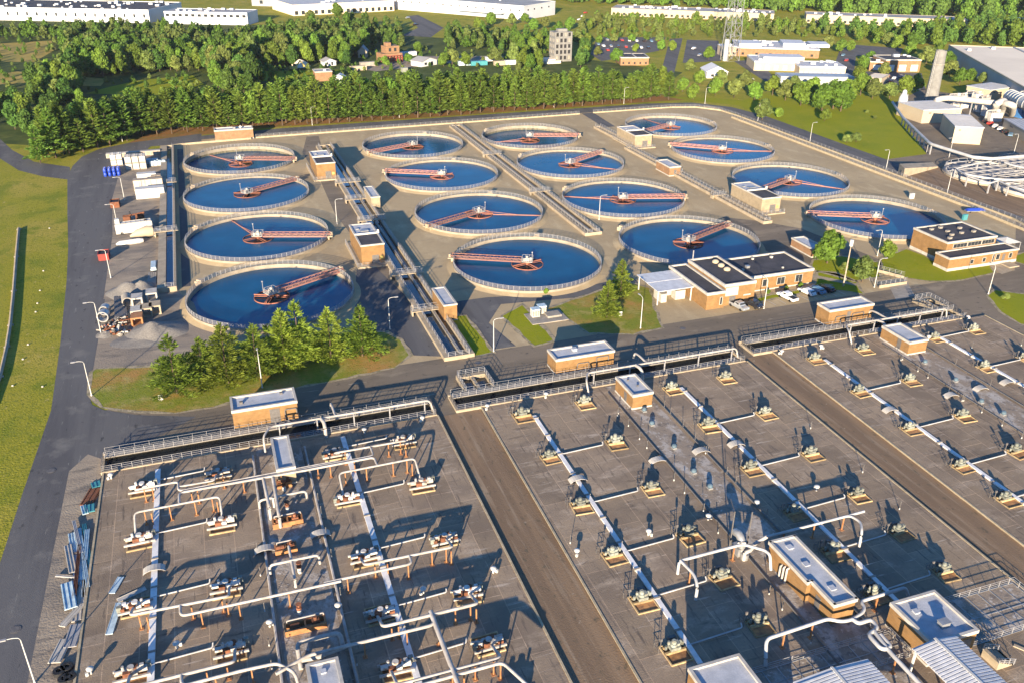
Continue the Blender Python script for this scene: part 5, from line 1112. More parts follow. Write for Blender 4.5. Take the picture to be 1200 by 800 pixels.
for i, (px, py, lab) in enumerate(((127, 386, 'rubble scrap heap right at the lamp base'), (137, 382, 'orange-brown scrap heap in front of the dark beams'), (143, 377, 'small brown scrap pile beside the wide pipe'), (141, 391, 'dark scrap heap at the front of the left yard'))):
    p = at(px, py); t = thing('scrap_heap', lab, 'scrap', p, 0, 'scrap heaps in the left yard'); rn = random.Random(i+3)
    for m in ('coping', 'rust', 'greyconcrete', 'black'):
        b = MB()
        for k in range(5):
            q = Vector((rn.uniform(-1.6, 1.6), rn.uniform(-1.2, 1.2), rn.uniform(.2, .7))); d = Vector((rn.uniform(-1, 1), rn.uniform(-1, 1), rn.uniform(-.3, .3))).normalized()*rn.uniform(.5, 1.2)
            b.bar(q-d, q+d, rn.uniform(.15, .5), rn.uniform(.15, .5))
        b.obj({'coping': 'board_scrap', 'rust': 'rusty_scrap', 'greyconcrete': 'rubble', 'black': 'rubber_scrap'}[m], M[m], t)
# scrap sheet metal along the left side of the left deck
rn = random.Random(8)
SH = [((84, 625), (93, 690), 'cyan', 1.0), ((92, 620), (100, 700), 'cyan', .9), ((99, 615), (107, 670), 'teal', .6), ((80, 640), (86, 672), 'coping', 1.1), ((103, 622), (100, 658), 'cyan', .7), ((94, 640), (88, 700), 'rust', .5), ((79, 685), (84, 715), 'cyan', 1.6), ((93, 682), (90, 728), 'coping', 1.3), ((98, 680), (95, 712), 'coping', .9), ((73, 735), (98, 708), 'coping', 1.0), ((64, 778), (78, 750), 'coping', 1.6), ((82, 760), (91, 733), 'rail', 1.7), ((98, 594), (101, 604), 'cyan', .9), ((106, 593), (106, 602), 'teal', 1.5), ((101, 592), (113, 572), 'rust', 2.0), ((112, 565), (114, 571), 'teal', 1.5), ((86, 650), (95, 648), 'darkrail', .4), ((66, 676), (92, 678), 'rail', .3), ((95, 630), (104, 690), 'cyan', .5), ((87, 612), (96, 650), 'whitepipe', .5)]
RK = ORD+['eleventh', 'twelfth', 'thirteenth', 'fourteenth', 'fifteenth', 'sixteenth', 'seventeenth', 'eighteenth', 'nineteenth', 'twentieth']
NM = {'cyan': 'pale blue', 'teal': 'teal', 'coping': 'off-white', 'rust': 'rusty brown', 'rail': 'grey ribbed', 'darkrail': 'dark', 'whitepipe': 'white'}
for i, (a, b_, m, w_) in enumerate(SH):
    z = .12+.05*(i % 7); A, B_ = at(*a), at(*b_); d = B_-A
    o = MB().cbox((0, 0, 0), (d.length, w_, .12)).cbox((0, w_*.4, .1), (d.length, .06, .1)).cbox((0, -w_*.4, .1), (d.length, .06, .1)).cbox((0, 0, .1), (d.length, .05, .08)).obj('sheet_metal', M[m])
    o.location = ((A.x+B_.x)/2, (A.y+B_.y)/2, z); o.rotation_euler.z = atan2(d.y, d.x)
    rk = sorted(range(len(SH)), key=lambda q: SH[q][0][1]+SH[q][1][1]).index(i); tag(o, f'{NM[m]} metal sheet in the scrap strip, {RK[rk]} from its far end', 'metal sheet', 'sheet metal scrap along the left deck')
def make_tyre():
    t = MB().ring((0, 0), .35, .75, 0, .5, 20).obj('tyre', M['black']); return t
ty = make_tyre()
for i, (px, py) in enumerate(((70, 788), (79, 783), (76, 797), (83, 795))):
    o = ty if i == 0 else ty.copy()
    if i: col.objects.link(o)
    o.location = at(px, py); tag(o, f'black tyre in the heap at the bottom left, {ORD[i]} one', 'tyre', 'tyres at the bottom left')
# transformers on a pad between grass strips
t = thing('transformer_pad', 'low concrete pad with curb carrying two pale transformers', 'pad', at(640, 372)); A = at(624, 374)
MB().cbox((0, 0, .1), (9, 6, .2)).cbox((1.8, .3, .4), (3.5, 2.6, .5)).obj('pad_slab', M['greyconcrete'], t)
for px, py, lab in ((627, 371, 'pale green transformer cabinet, left one of two'), (634.5, 367, 'pale green transformer cabinet, right one of two')):
    p = at(px, py); t = thing('transformer', lab, 'transformer', (p.x, p.y, .2), 0, 'pair of transformer cabinets'); MB().cbox((0, 0, .9), (1.9, 1.6, 1.8)).obj('cabinet', M['white'], t)
    b = MB()
    for k in range(5): b.cbox((-.8+k*.4, -.95, .9), (.08, .3, 1.3))
    b.obj('cooling_fin', M['mint'], t); MB().cbox((0, 0, 1.86), (2.0, 1.7, .1)).obj('cabinet_lid', M['cyan'], t)
for px, py, lab in ((189, 470, 'small white sign on the island grass near the road'), (727, 372, 'small white sign on the grass by the carport')):
    p = at(px, py); t = thing('signpost', lab, 'sign', p); MB().cbox((0, 0, .9), (.8, .06, 1.1)).obj('sign_board', M['white'], t); MB().cyl((0, .06, 0), .04, .9, 6).obj('sign_post', M['steel'], t)
# old fence / pipe on the left meadow
t = thing('field_pipe', 'old pale pipeline lying across the left meadow', 'pipeline', at(22, 270))
pts = [at(x, y, .35) for x, y in ((22, 268), (19, 300), (16, 340), (12, 380), (8, 405), (0, 440), (-15, 480))]
wpart(MB().tube([tuple(q) for q in pts], .4, 8), 'pipe', M['concrete'], t, True)
s_ = MB()
for q in pts: s_.cbox((q.x, q.y, .15), (1.2, .5, .3))
wpart(s_, 'pipe_block', M['greyconcrete'], t)
# pipe bridges over the inlet channels
for lab, x0, x1, y, z in (('white pipe bridge over the left inlet channel by the pump house', 2.3, 33, 137.6, 3.0), ('pipe bridge over the middle inlet channel by the pump house', 64, 100, 137.8, 3.0), ('pipe bridge over the right inlet channel by the pump house', 128, 158, 139.6, 3.0)):
    t = thing('pipe_bridge', lab, 'pipe', (x0, y, 0), 0, 'pipe bridges over the inlet channels')
    xm = x0+(x1-x0)*.34
    wpart(MB().tube([(x0, y-4.5, .6), (x0, y-3, z), (x0+1.5, y, z), (x1, y, z), (x1+.6, y, .8)], .19, 10, .9), 'main_pipe', M['pipe'], t, True)
    for k in range(5):
        x = x0+3+(x1-x0-4)*k/4
        wpart(MB().bar((x, y, .1), (x, y, z-.2), .2).bar((x-.5, y-.6, z-.35), (x+.5, y+.6, z-.35), .12), 'support_leg', M['rail'], t)
    wpart(MB().tube([(xm, y-.1, z), (xm+.3, y-1.6, z), (xm+.3, y-2.6, z-.6), (xm+.3, y-2.8, .5)], .32, 10, .6).tube([(xm+2.6, y, z), (xm+2.6, y+3.5, z), (xm+2.6, y+5.4, z-.3), (xm+2.6, y+5.9, 1.2)], .22, 10, .6), 'branch_pipe', M['pipe'], t, True)

for px, py, lab in ((58, 268, 'upper stone'), (51, 318, 'stone beside the pipeline bend'), (44, 356, 'stone halfway along the meadow'), (42, 366, 'lower of the close pair'), (33, 404, 'stone left of the road curve'), (50, 453, 'large stone near the road'), (15, 452, 'stone near the pipeline end'), (27, 421, 'stone in a bare patch'), (47, 341, 'tiny stone')):
    p = at(px, py); o = MB().lathe((0, 0, 0), [(.38, 0), (.45, .2), (.25, .42), (.04, .46)], 7).obj('meadow_stone', M['coping']); o.location = p; o.scale = (.55, .45, .6); tag(o, 'small pale stone on the left meadow, '+lab, 'stone', 'pale stones on the left meadow')

for px, py, lab in ((60, 551, 'round dark manhole cover in the left road'), (18, 737, 'round dark manhole cover at the lower left road edge'), (118, 180, 'dark square drain at the road bend'), (560, 425, 'round manhole cover in the plant road near the middle chamber'), (800, 385, 'round manhole cover in the road before the carport')):
    p = at(px, py, .05); o = MB().cyl((0, 0, 0), .55, .03, 16).ring((0, 0), .58, .72, 0, .02, 16).obj('manhole_cover', M['darkrail']); o.location = p; tag(o, lab, 'manhole')
# ------------------------------------------------------------------ trees
def quads(cen, nor, size, rng, aspect=1.0):
    """numpy: one leaf quad per centre, facing roughly along nor"""
    n = len(cen); r_ = rng.normal(size=(n, 3)); u = np.cross(nor, r_); u /= np.linalg.norm(u, axis=1)[:, None]+1e-9; v = np.cross(nor, u); v /= np.linalg.norm(v, axis=1)[:, None]+1e-9
    u = u*(size*aspect)[:, None]; v = v*size[:, None]
    return np.stack([cen-u-v, cen+u-v, cen+u+v, cen-u+v], 1).reshape(-1, 3)
def mesh_from_quads(name, V, m):
    me = bpy.data.meshes.new(name); n = len(V)//4
    me.vertices.add(len(V)); me.vertices.foreach_set('co', V.astype(np.float32).ravel())
    me.loops.add(len(V)); me.loops.foreach_set('vertex_index', np.arange(len(V), dtype=np.int32))
    me.polygons.add(n); me.polygons.foreach_set('loop_start', np.arange(0, len(V), 4, dtype=np.int32))
    me.update(calc_edges=True); me.materials.append(m); return me
def decid_pts(seed, H, R, n, zb=.2, squash=.9, nb=13, leaf=.13):
    rng = np.random.default_rng(seed); C_ = []; ra = []
    for i in range(nb):
        t = (i+.5)/nb; z = zb*H+(1-zb)*H*(.12+.78*t); prof = sin(pi*min(1, .18+.82*t)**.8)**.7
        a = rng.uniform(0, 2*pi); d = R*.62*prof*sqrt(rng.uniform(.15, 1))
        C_.append((d*cos(a), d*sin(a), z)); ra.append(R*rng.uniform(.32, .52)*(.75+.35*prof))
    C_ = np.array(C_); ra = np.array(ra)
    k = rng.choice(nb, n, p=ra**2/np.sum(ra**2)); d = rng.normal(size=(n, 3)); d /= np.linalg.norm(d, axis=1)[:, None]
    rr_ = ra[k]*np.clip(rng.normal(.93, .14, n), .4, 1.25)
    P_ = C_[k]+d*rr_[:, None]*np.array([1, 1, squash])
    nor = d+rng.normal(size=(n, 3))*.55+np.array([0, 0, .25])
    P_[:, 2] = np.maximum(P_[:, 2], .08*H)
    return quads(P_, nor, R*leaf*rng.uniform(.5, 1.15, n), rng, .8)
def pine_pts(seed, H, R, nw, per, leaf=.5, zb=.12, spread=.2, droop=.12, power=.85, slim=.3, gap=0.0):
    rng = np.random.default_rng(seed); out = []
    for w_ in range(nw):
        t = w_/(nw-1)
        if rng.random() < gap and t < .85: continue
        z = H*(zb+(1-zb)*t); L_ = R*((1-t)**power)*rng.uniform(.7, 1.15)+.06*R
        nbr = max(4, int(rng.integers(6, 9)*(1-t*.35)))
        a0 = rng.uniform(0, 2*pi)
        for b in range(nbr):
            a = a0+2*pi*b/nbr+rng.normal()*.2; l = L_*rng.uniform(.65, 1.15); up = rng.uniform(.08, .3)+.55*t
            m = max(3, int(per*l/R)); s = np.sqrt(rng.uniform(.05, 1, m)); x = s*l
            zz = z+x*up*.5-droop*x*x/max(R, .1)
            side = rng.normal(size=m)*spread*(.25*l+x*.55)*(1.1-s*.6)
            px = x*cos(a)-side*sin(a); py = x*sin(a)+side*cos(a)
            P_ = np.stack([px, py, zz+rng.normal(size=m)*.03*R], 1)
            dv = np.stack([cos(a)-np.sign(side)*sin(a)*.7+rng.normal(size=m)*.25, sin(a)+np.sign(side)*cos(a)*.7+rng.normal(size=m)*.25, .35+.4*t+rng.normal(size=m)*.25], 1)
            dv /= np.linalg.norm(dv, axis=1)[:, None]
            r_ = rng.normal(size=(m, 3))*.6+np.array([0, 0, 1.0]); wv = np.cross(dv, r_); wv /= np.linalg.norm(wv, axis=1)[:, None]+1e-9
            sz = (leaf*rng.uniform(.6, 1.15, m))[:, None]
            out.append(np.stack([P_-dv*sz*.5-wv*sz*slim, P_+dv*sz-wv*sz*slim*.4, P_+dv*sz+wv*sz*slim*.4, P_-dv*sz*.5+wv*sz*slim], 1).reshape(-1, 3))
    V = np.concatenate(out); V[:, 2] = np.maximum(V[:, 2], .03*H); return V
def trunk_mb(seed, H, r, top=.85, limbs=6, R=2, zb=.25):
    rn = random.Random(seed); b = MB(); b.tube([(0, 0, 0), (rn.uniform(-.1, .1), rn.uniform(-.1, .1), H*.4), (rn.uniform(-.2, .2), 0, H*top)], [r, r*.7, r*.15], 7)
    for k in range(limbs):
        z = H*(zb+(.75-zb)*k/max(1, limbs)); a = rn.uniform(0, 2*pi); b.tube([(0, 0, z), (cos(a)*R*.35, sin(a)*R*.35, z+R*.22), (cos(a)*R*.7, sin(a)*R*.7, z+R*.5)], [r*.4, r*.28, r*.08], 5)
    return b
def tree_proto(name, V, leafm, tb, lab, group, cat='tree'):
    t = thing(name, lab, cat, (0, 0, -50), 0, group)
    o = bpy.data.objects.new('crown', mesh_from_quads('crown', V, M[leafm])); col.objects.link(o); o.parent = t
    tb.obj('trunk', M['bark'], t, True); return t
used_proto = set()
def plant(proto, p, rz, s, lab=None, group=None, sz=None):
    sc_ = (s, s, sz or s)
    if id(proto) not in used_proto and proto.name not in used_proto:
        used_proto.add(proto.name); proto.location = p; proto.rotation_euler.z = rz; proto.scale = sc_
        if lab: proto['label'] = lab
        if group: proto['group'] = group
        return proto
    return copy_tree(proto, p, rz, lab, group, sc_)
rt = random.Random(42)
# near pines: feathery, pale yellow green
LB = 'pale yellow-green feathery pine on the grass island'
NP = [tree_proto('pine_tree', pine_pts(100+i, 10, 4.35, 17, 120, .38, .1, .3, .12, .8, .24, .1), 'pinebright', trunk_mb(i, 10, .18, .97, 0), 'x', 'pines on the island by the plant road') for i in range(4)]
for i, (px, py, pt, rel) in enumerate(((208, 461, 398, 'leftmost of the row'), (268, 449, 386, 'second from the left'), (303, 441, 386, 'small one in the front of the row'), (335, 431, 370, 'tall one in the middle of the row'), (352, 424, 360, 'tallest one behind the middle'), (388, 420, 367, 'second from the right'), (425, 417, 364, 'rightmost of the row'), (240, 447, 400, 'dark gap filler behind the leftmost'), (318, 424, 384, 'low one behind the middle'))):
    p = G(px, py); d = (p-Vector((0, 0, CAM_H))); h = (py-pt)/FPX*d.dot(CF)/.84
    plant(NP[i % 4], p, rt.uniform(0, 6), h/10*1.0, f'{LB}, {rel}', 'pines on the island by the plant road', h/10)
for px, py, pt, lab in ((711, 372, 333, 'yellow-green pine on the grass left of the carport, nearer'), (727, 347, 309, 'yellow-green pine on the grass left of the carport, farther')):
    p = G(px, py); h = (py-pt)/FPX*(p-Vector((0, 0, CAM_H))).dot(CF)/.86; plant(NP[(px) % 4], p, rt.uniform(0, 6), h/10*.92, lab, 'pines left of the carport', h/10)
# belt pines and wood trees
BP = [tree_proto('pine_tree', pine_pts(200+i, 18, 5.2, 15, 38, 1.05, .2, .3, .13, .62, .3, .12), 'pineleaf', trunk_mb(20+i, 18, .3, .95, 0), 'x', 'pines of the belt behind the far road') for i in range(5)]
DT = [tree_proto('deciduous_tree', decid_pts(300+i, 15, 5.2, 2300, .16, 1.0, 16, .105), ('leaf', 'leafdark', 'leaf', 'leafolive', 'leaf', 'leafdark')[i], trunk_mb(40+i, 15, .3, .8, 5, 4), 'x', 'trees of the wood behind the pine belt') for i in range(6)]
ST = [tree_proto('shade_tree', decid_pts(400+i, 9, 3.8, 2600, .2, .9, 16, .10), ('leaf', 'leafolive', 'leaf')[i], trunk_mb(60+i, 9, .22, .8, 7, 3), 'x', 'trees on the lawns') for i in range(3)]
BL = 'pine in the dense belt between the far road and the wood'
def fhash(*a): return rt.random()
n_b = 0
for row in range(4):
    y0 = 389+row*4.6
    x = -62+row*1.9
    while x < 225:
        yy = y0+rt.uniform(-1.5, 1.5)+(2.5 if x > 180 else 0)-max(0, (-20-x))*.9*(1 if row < 3 else 1)
        if x < -60+row*3: x += 4; continue
        if x > 185 and (row > 2): x += 5; continue
        if 214 < x < 222: x += 5; continue
        s = rt.uniform(.66, 1.08)*(1 if x < 160 else .9)*(1.02 if x < 0 else 1)
        if row and rt.random() < .16: plant(DT[rt.choice((0, 2, 5))], (x, yy, 0), rt.uniform(0, 6), s*.85, 'leafy tree growing among the pines of the belt', 'leafy trees among the belt pines', s*1.05)
        elif n_b < 262: plant(rt.choice(BP), (x, yy, 0), rt.uniform(0, 6), s*rt.uniform(.9, 1.2), BL, 'pines of the belt behind the far road', s); n_b += 1
        x += rt.uniform(3.8, 6.4)
# bushy trees at the left end of the belt
for px, py, s in ((18, 152, .75), (35, 160, .7), (50, 164, .62), (62, 161, .7), (78, 160, .6), (30, 143, .8), (8, 142, .8), (60, 147, .8), (90, 152, .7), (-12, 150, .85), (105, 160, .5), (20, 130, .7), (45, 128, .75)):
    plant(DT[rt.choice((0, 1, 5))], G(px, py), rt.uniform(0, 6), s, 'dark bushy tree at the left end of the pine belt', 'bushy trees at the left end of the belt', s*1.05)
# wood: individuals sampled over the wood polygons, sparse where the photo shows fields
def inpoly(x, y, P_):
    c = False; j = len(P_)-1
    for i in range(len(P_)):
        if (P_[i][1] > y) != (P_[j][1] > y) and x < (P_[j][0]-P_[i][0])*(y-P_[i][1])/(P_[j][1]-P_[i][1])+P_[i][0]: c = not c
        j = i
    return c
KEEP_OUT = [[(-50, 106), (32, 98), (50, 89), (22, 82), (-50, 88)], [(-50, 76), (50, 76), (80, 64), (72, 46), (-50, 46)], [(86, 102), (120, 102), (126, 92), (94, 89)], [(95, 120), (185, 116), (255, 108), (250, 84), (160, 86), (95, 96)], [(288, 97), (420, 95), (420, 80), (380, 74), (330, 80), (300, 84)], [(410, 88), (600, 74), (600, 62), (540, 58), (440, 56), (408, 72)], [(470, 44), (525, 46), (525, 30), (488, 16), (470, 18)], [(635, 78), (680, 76), (680, 55), (630, 60)], [(690, 75), (800, 86), (806, 40), (690, 42)]]
WOOD = [(-60, 128), (60, 128), (250, 112), (420, 99), (620, 86), (780, 76), (790, 58), (690, 50), (680, 46), (640, 42), (560, 40), (470, 30), (345, 40), (300, 49), (180, 46), (-60, 42)]
def minsep(p, pts, d):
    return all((p[0]-q[0])**2+(p[1]-q[1])**2 > d*d for q in pts)
site_poly = [G(*q) for q in WOOD]; site_poly = [(q.x, q.y) for q in site_poly]
def px_of(x, y, z=0):
    d = Vector((x, y, z-CAM_H)); k = d.dot(CF); return 600+FPX*d.dot(CR)/k, 400-FPX*d.dot(CU)/k
xs = [q[0] for q in site_poly]; ys = [q[1] for q in site_poly]
cand = []; grid = {}
tries = 0
while tries < 60000 and len(cand) < 2000:
    tries += 1
    x, y = rt.uniform(min(xs), max(xs)), rt.uniform(min(ys), 820)
    if not inpoly(x, y, site_poly): continue
    q = px_of(x, y)
    if not (-40 < q[0] < 1240): continue
    hh = 15 if q[0] < 430 else 10
    if any(inpoly(*px_of(x, y, zz), k) for k in KEEP_OUT for zz in (0, hh*.45, hh*.8)): continue
    sep = 5.3 if q[0] < 430 else 7.6
    gk = (int(x//9), int(y//9))
    if not minsep((x, y), [c for i in (-1, 0, 1) for j in (-1, 0, 1) for c in grid.get((gk[0]+i, gk[1]+j), ())], sep): continue
    grid.setdefault(gk, []).append((x, y)); cand.append((x, y))
cand.sort(key=lambda c: c[1])
N_IND = 225
WL = 'leafy tree in the wood between pine belt and warehouses'
rest = []
for i, (x, y) in enumerate(cand):
    q = px_of(x, y); s = rt.uniform(.45, .95)*(1 if q[0] < 430 else .75)
    if i < N_IND: plant(rt.choice(DT[:5]), (x, y, 0), rt.uniform(0, 6), s, WL, 'trees of the wood behind the pine belt', s*rt.uniform(.9, 1.3))
    else: rest.append((x, y, s))
# the far woods as masses
def mass(name, spots, lab, kinds, hmul=1.0):
    groups = {}
    lib = [decid_pts(500+i, 14, 5.0, 480, .08, 1.0, 12, .165) for i in range(4)]
    for (x, y, s) in spots:
        V = lib[rt.randrange(4)]; a = rt.uniform(0, 6.3); ca, sa = cos(a), sin(a)
        W_ = np.empty_like(V); W_[:, 0] = (V[:, 0]*ca-V[:, 1]*sa)*s+x; W_[:, 1] = (V[:, 0]*sa+V[:, 1]*ca)*s+y; W_[:, 2] = V[:, 2]*s*hmul*rt.uniform(.85, 1.2)
        groups.setdefault(rt.choice(kinds), []).append(W_)
    for k, L_ in groups.items():
        o = bpy.data.objects.new(name, mesh_from_quads(name, np.concatenate(L_), M[k])); col.objects.link(o); tag(o, lab, 'woods', None, 'stuff')
mass('distant_woods', rest, 'far part of the leafy wood in front of the warehouses', ['leaf', 'leafdark', 'leafolive'])
def scatter_px(poly, sep, smin, smax, nmax=2500, excl=()):
    P_ = [G(*q) for q in poly]; P_ = [(q.x, q.y) for q in P_]; xs = [q[0] for q in P_]; ys = [q[1] for q in P_]; out = []; gr = {}
    for _ in range(nmax*6):
        x, y = rt.uniform(min(xs), max(xs)), rt.uniform(min(ys), max(ys))
        if not inpoly(x, y, P_): continue
        if excl:
            q = px_of(x, y)
            if any(inpoly(q[0], q[1], k) for k in excl): continue
        gk = (int(x//sep), int(y//sep))
        if not minsep((x, y), [c for i in (-1, 0, 1) for j in (-1, 0, 1) for c in gr.get((gk[0]+i, gk[1]+j), ())], sep): continue
        gr.setdefault(gk, []).append((x, y)); out.append((x, y, rt.uniform(smin, smax)))
        if len(out) >= nmax: break
    return out
sh_ = []
for poly, n_ in (([(-40, 108), (60, 106), (130, 112), (230, 108), (240, 90), (120, 86), (60, 46), (-40, 46)], 150), ([(290, 98), (420, 94), (420, 78), (300, 82)], 45), ([(410, 88), (640, 76), (640, 60), (420, 56)], 60), ([(690, 48), (800, 48), (800, 36), (690, 40)], 40)):
    sh_ += scatter_px(poly, 5, .12, .34, n_)
mass('undergrowth', sh_, 'low bushes scattered over the rough clearings', ['leafolive', 'leaf', 'leafdark'], .8)
far = scatter_px([(560, 1), (720, 6), (900, 14), (1100, 24), (1150, 27), (1240, 20), (1240, -8), (1000, -30), (560, -30)], 10, .9, 1.5, 1500, [[(1080, 8), (1240, 16), (1240, 2), (1080, -6)]])
mass('distant_woods', far, 'dark wooded hillside along the top edge behind the long buildings', ['leafdark', 'leaf', 'leafdark'], 1.2)
mass('distant_woods', scatter_px([(-60, 1), (480, -2), (480, -20), (-60, -20)], 14, .9, 1.3, 600), 'woods behind the white warehouses', ['leafdark', 'leaf'])
mass('distant_woods', scatter_px([(1145, 52), (1240, 60), (1240, 32), (1150, 30), (1100, 40), (1060, 42), (1000, 38), (950, 36), (1090, 55)], 9, .6, 1.0, 400), 'dark tree strip behind the big right warehouse', ['leafdark', 'leaf'])
mass('distant_woods', scatter_px([(690, 34), (800, 36), (960, 40), (1010, 52), (1100, 56), (1140, 50), (1100, 42), (960, 32), (880, 28), (700, 26)], 12, .4, .7, 150), 'trees along the street before the long beige buildings', ['leaf', 'leafolive'])
mass('distant_woods', scatter_px([(680, 42), (800, 45), (960, 44), (1000, 40), (940, 30), (900, 28), (720, 22), (680, 28)], 10, .3, .55, 330), 'park trees in front of the long beige building', ['leaf', 'leafolive'])

# trees between the lawn and the buildings on the right
RG = 'trees between the lawn and the white-roofed buildings'
for i, (px, py, h, k) in enumerate(((812, 118, 8, 0), (838, 112, 9, 0), (860, 115, 9, 1), (884, 118, 9, 0), (893, 141, 9.5, 1), (905, 112, 10, 2), (920, 118, 10, 1), (938, 124, 12, 0), (952, 115, 10, 2), (963, 130, 12.5, 0), (976, 128, 14, 2), (985, 131, 13, 0), (992, 118, 11, 0), (1008, 112, 11, 2), (1022, 116, 10, 1), (1042, 116, 9, 1), (1060, 112, 10, 0), (1072, 108, 9, 2), (820, 100, 8, 2), (800, 108, 8, 0), (844, 100, 8, 1), (872, 105, 9, 1), (930, 108, 9, 1), (912, 138, 5, 0), (966, 142, 6, 2))):
    plant(ST[k], G(px, py), rt.uniform(0, 6), h/9, 'broad leafy tree at the back of the lawn before the white-roofed buildings', RG, h/9*rt.uniform(.9, 1.05))
for px, py, h, lab in ((1003, 167, 5, 'small leafy tree alone on the open lawn'), (992, 168, 4.5, 'low bush beside the small lawn tree'), (1025, 140, 2, 'tiny bush on the upper lawn'), (1016, 133, 2, 'lone tiny bush at the lawn middle')):
    plant(ST[1], G(px, py), rt.uniform(0, 6), h/9, lab, 'bushes on the lawn', h/9*.8)
plant(ST[0], G(969, 309), 1, 9.6/9, 'round green tree on the grass behind the office', 'trees by the office', 1.05)
plant(ST[1], G(1010, 331), 2, .72, 'loose olive tree right of the siren mast', 'trees by the office', .78)
plant(ST[2], G(1038, 304), 3, .62, 'round bright bush beside the right tank', 'trees by the office', .6)
for px, py, s, lab in ((900, 345, .16, 'small hedge bush at the office wall, left'), (921, 341, .17, 'small hedge bush at the office wall, middle'), (938, 337, .17, 'small hedge bush at the office wall, right'), (1178, 352, .25, 'flat bush on the right grass island'), (989, 318, .3, 'low bush left of the loose olive tree'), (1000, 322, .28, 'low bush behind the loose olive tree'), (640, 345, .2, 'weed bush at the near tank of the second column'), (840, 356, .15, 'bush at the office corner')):
    plant(ST[1 if s > .2 else 0], G(px, py), 1, s, lab, 'low bushes', s*.9)
mass_t = [(G(px, py), h) for px, py, h in ((702, 52, 6), (720, 50, 6), (740, 50, 6), (757, 48, 6), (772, 50, 6), (722, 75, 9), (745, 62, 6), (700, 66, 6), (775, 60, 7), (787, 60, 7), (808, 84, 7), (1010, 82, 8), (1020, 76, 8), (1035, 90, 8), (1005, 95, 8), (996, 60, 7), (1085, 76, 11), (1098, 72, 11), (1108, 82, 11), (1112, 92, 10), (1124, 100, 9), (1136, 95, 7), (1150, 98, 6), (1065, 66, 9), (1050, 58, 9), (1040, 54, 9), (1070, 56, 10), (520, 78, 8), (530, 76, 9), (545, 78, 8), (490, 62, 7), (580, 74, 9), (602, 72, 9), (627, 62, 9), (612, 60, 9), (560, 38, 10), (575, 30, 10), (600, 30, 9), (615, 28, 8), (625, 36, 9), (640, 34, 9), (655, 40, 9), (668, 36, 10), (700, 30, 10), (830, 70, 8), (985, 62, 9), (970, 58, 9), (478, 75, 6), (452, 78, 6), (365, 28, 10), (395, 22, 12))]
for i, (p, h) in enumerate(mass_t): plant(ST[i % 3], p, rt.uniform(0, 6), h/9*1.05, 'single tree between the distant buildings and car parks', 'trees between the distant buildings', h/9)

# ------------------------------------------------------------------ distant buildings
def h_doors(label): return 'dock doors' not in label
def slab(name, label, cat, a, b, h, depth, wall, roof, par=.6, extra=None, group=None, win=None, units=0, coping=None, winm='glass'):
    """a box whose front wall stands on the ground from a to b (surveyed), going back by depth"""
    A, B_ = Vector((a[0], a[1], 0)), Vector((b[0], b[1], 0)); d = (B_-A); L_ = d.length; d.normalize(); nrm = Vector((-d.y, d.x, 0)); ang = atan2(d.y, d.x)
    t = thing(name, label, cat, A, ang, group)
    MB().box((0, 0, 0), (L_, depth, h)).obj('wall', M[wall], t)
    c = MB(); o = .15
    c.box((-o, -o, h-par*.6), (L_+o, .5, h+par*.4)).box((-o, depth-.5, h-par*.6), (L_+o, depth+o, h+par*.4)).box((-o, .5, h-par*.6), (.5, depth-.5, h+par*.4)).box((L_-.5, .5, h-par*.6), (L_+o, depth-.5, h+par*.4)); c.obj('parapet', M[coping or wall], t)
    MB().box((.5, .5, h-.05), (L_-.5, depth-.5, h+.06)).obj('roof', M[roof], t)
    if win:
        z0, z1, n, wf = win
        for k in range(n):
            x = L_*(k+.5)/n; MB().box((x-wf/2, -.06, z0), (x+wf/2, .1, z1)).obj('window' if h_doors(label) else 'door', M[winm], t)
    rn = random.Random(int(abs(a[0]*7)))
    if units:
        u = MB()
        for k in range(units):
            x, y = rn.uniform(3, L_-3), rn.uniform(2, depth-2); s = rn.uniform(1.0, 2.4); u.box((x, y, h+.06), (x+s*1.4, y+s, h+.06+s*.6))
        u.obj('roof_unit', M['ww'], t)
    if extra: extra(t, L_, depth, h)
    return t
def P2(px, py): q = G(px, py); return (q.x, q.y)
def ribs(n, m='ww', z1=9):
    def f(t, L_, d_, h):
        b = MB()
        for k in range(n): b.box((L_*(k+.5)/n-.15, -.12, 0), (L_*(k+.5)/n+.15, .05, h-.8))
        b.obj('wall_rib', M['greywall'], t)
    return f
slab('warehouse', 'long white warehouse with dark roof at the upper left', 'warehouse', (-190, 857), (-27.6, 784.4), 9.6, 62, 'ww', 'blackroof', 1.2, ribs(30), None, (4, 6.6, 22, 1.6), 60, 'ww')
slab('office_block', 'white two-storey office block at the right end of the long white warehouse', 'building', (-16, 778), (45.4, 750.6), 9.0, 24, 'ww', 'greyroof', .9, lambda t, L_, d_, h: MB().box((.5, -.07, 1.0), (L_*.42, .1, 4.6)).obj('ribbon_window', M['bluegrey'], t), None, (5.6, 7.6, 13, 2.8), 12, 'ww')
slab('warehouse', 'grey-white warehouse at the top edge left of centre', 'warehouse', (60, 900), (160, 845), 11, 60, 'greyroof', 'membrane', .8, None, None, (2, 5, 6, 3), 10, 'ww')
slab('warehouse', 'beige warehouse with dock doors behind the wood', 'warehouse', P2(344, 19), P2(462, 13), 8.5, 60, 'tanroof', 'membrane', .8, None, None, (.6, 3.8, 16, 3), 8)
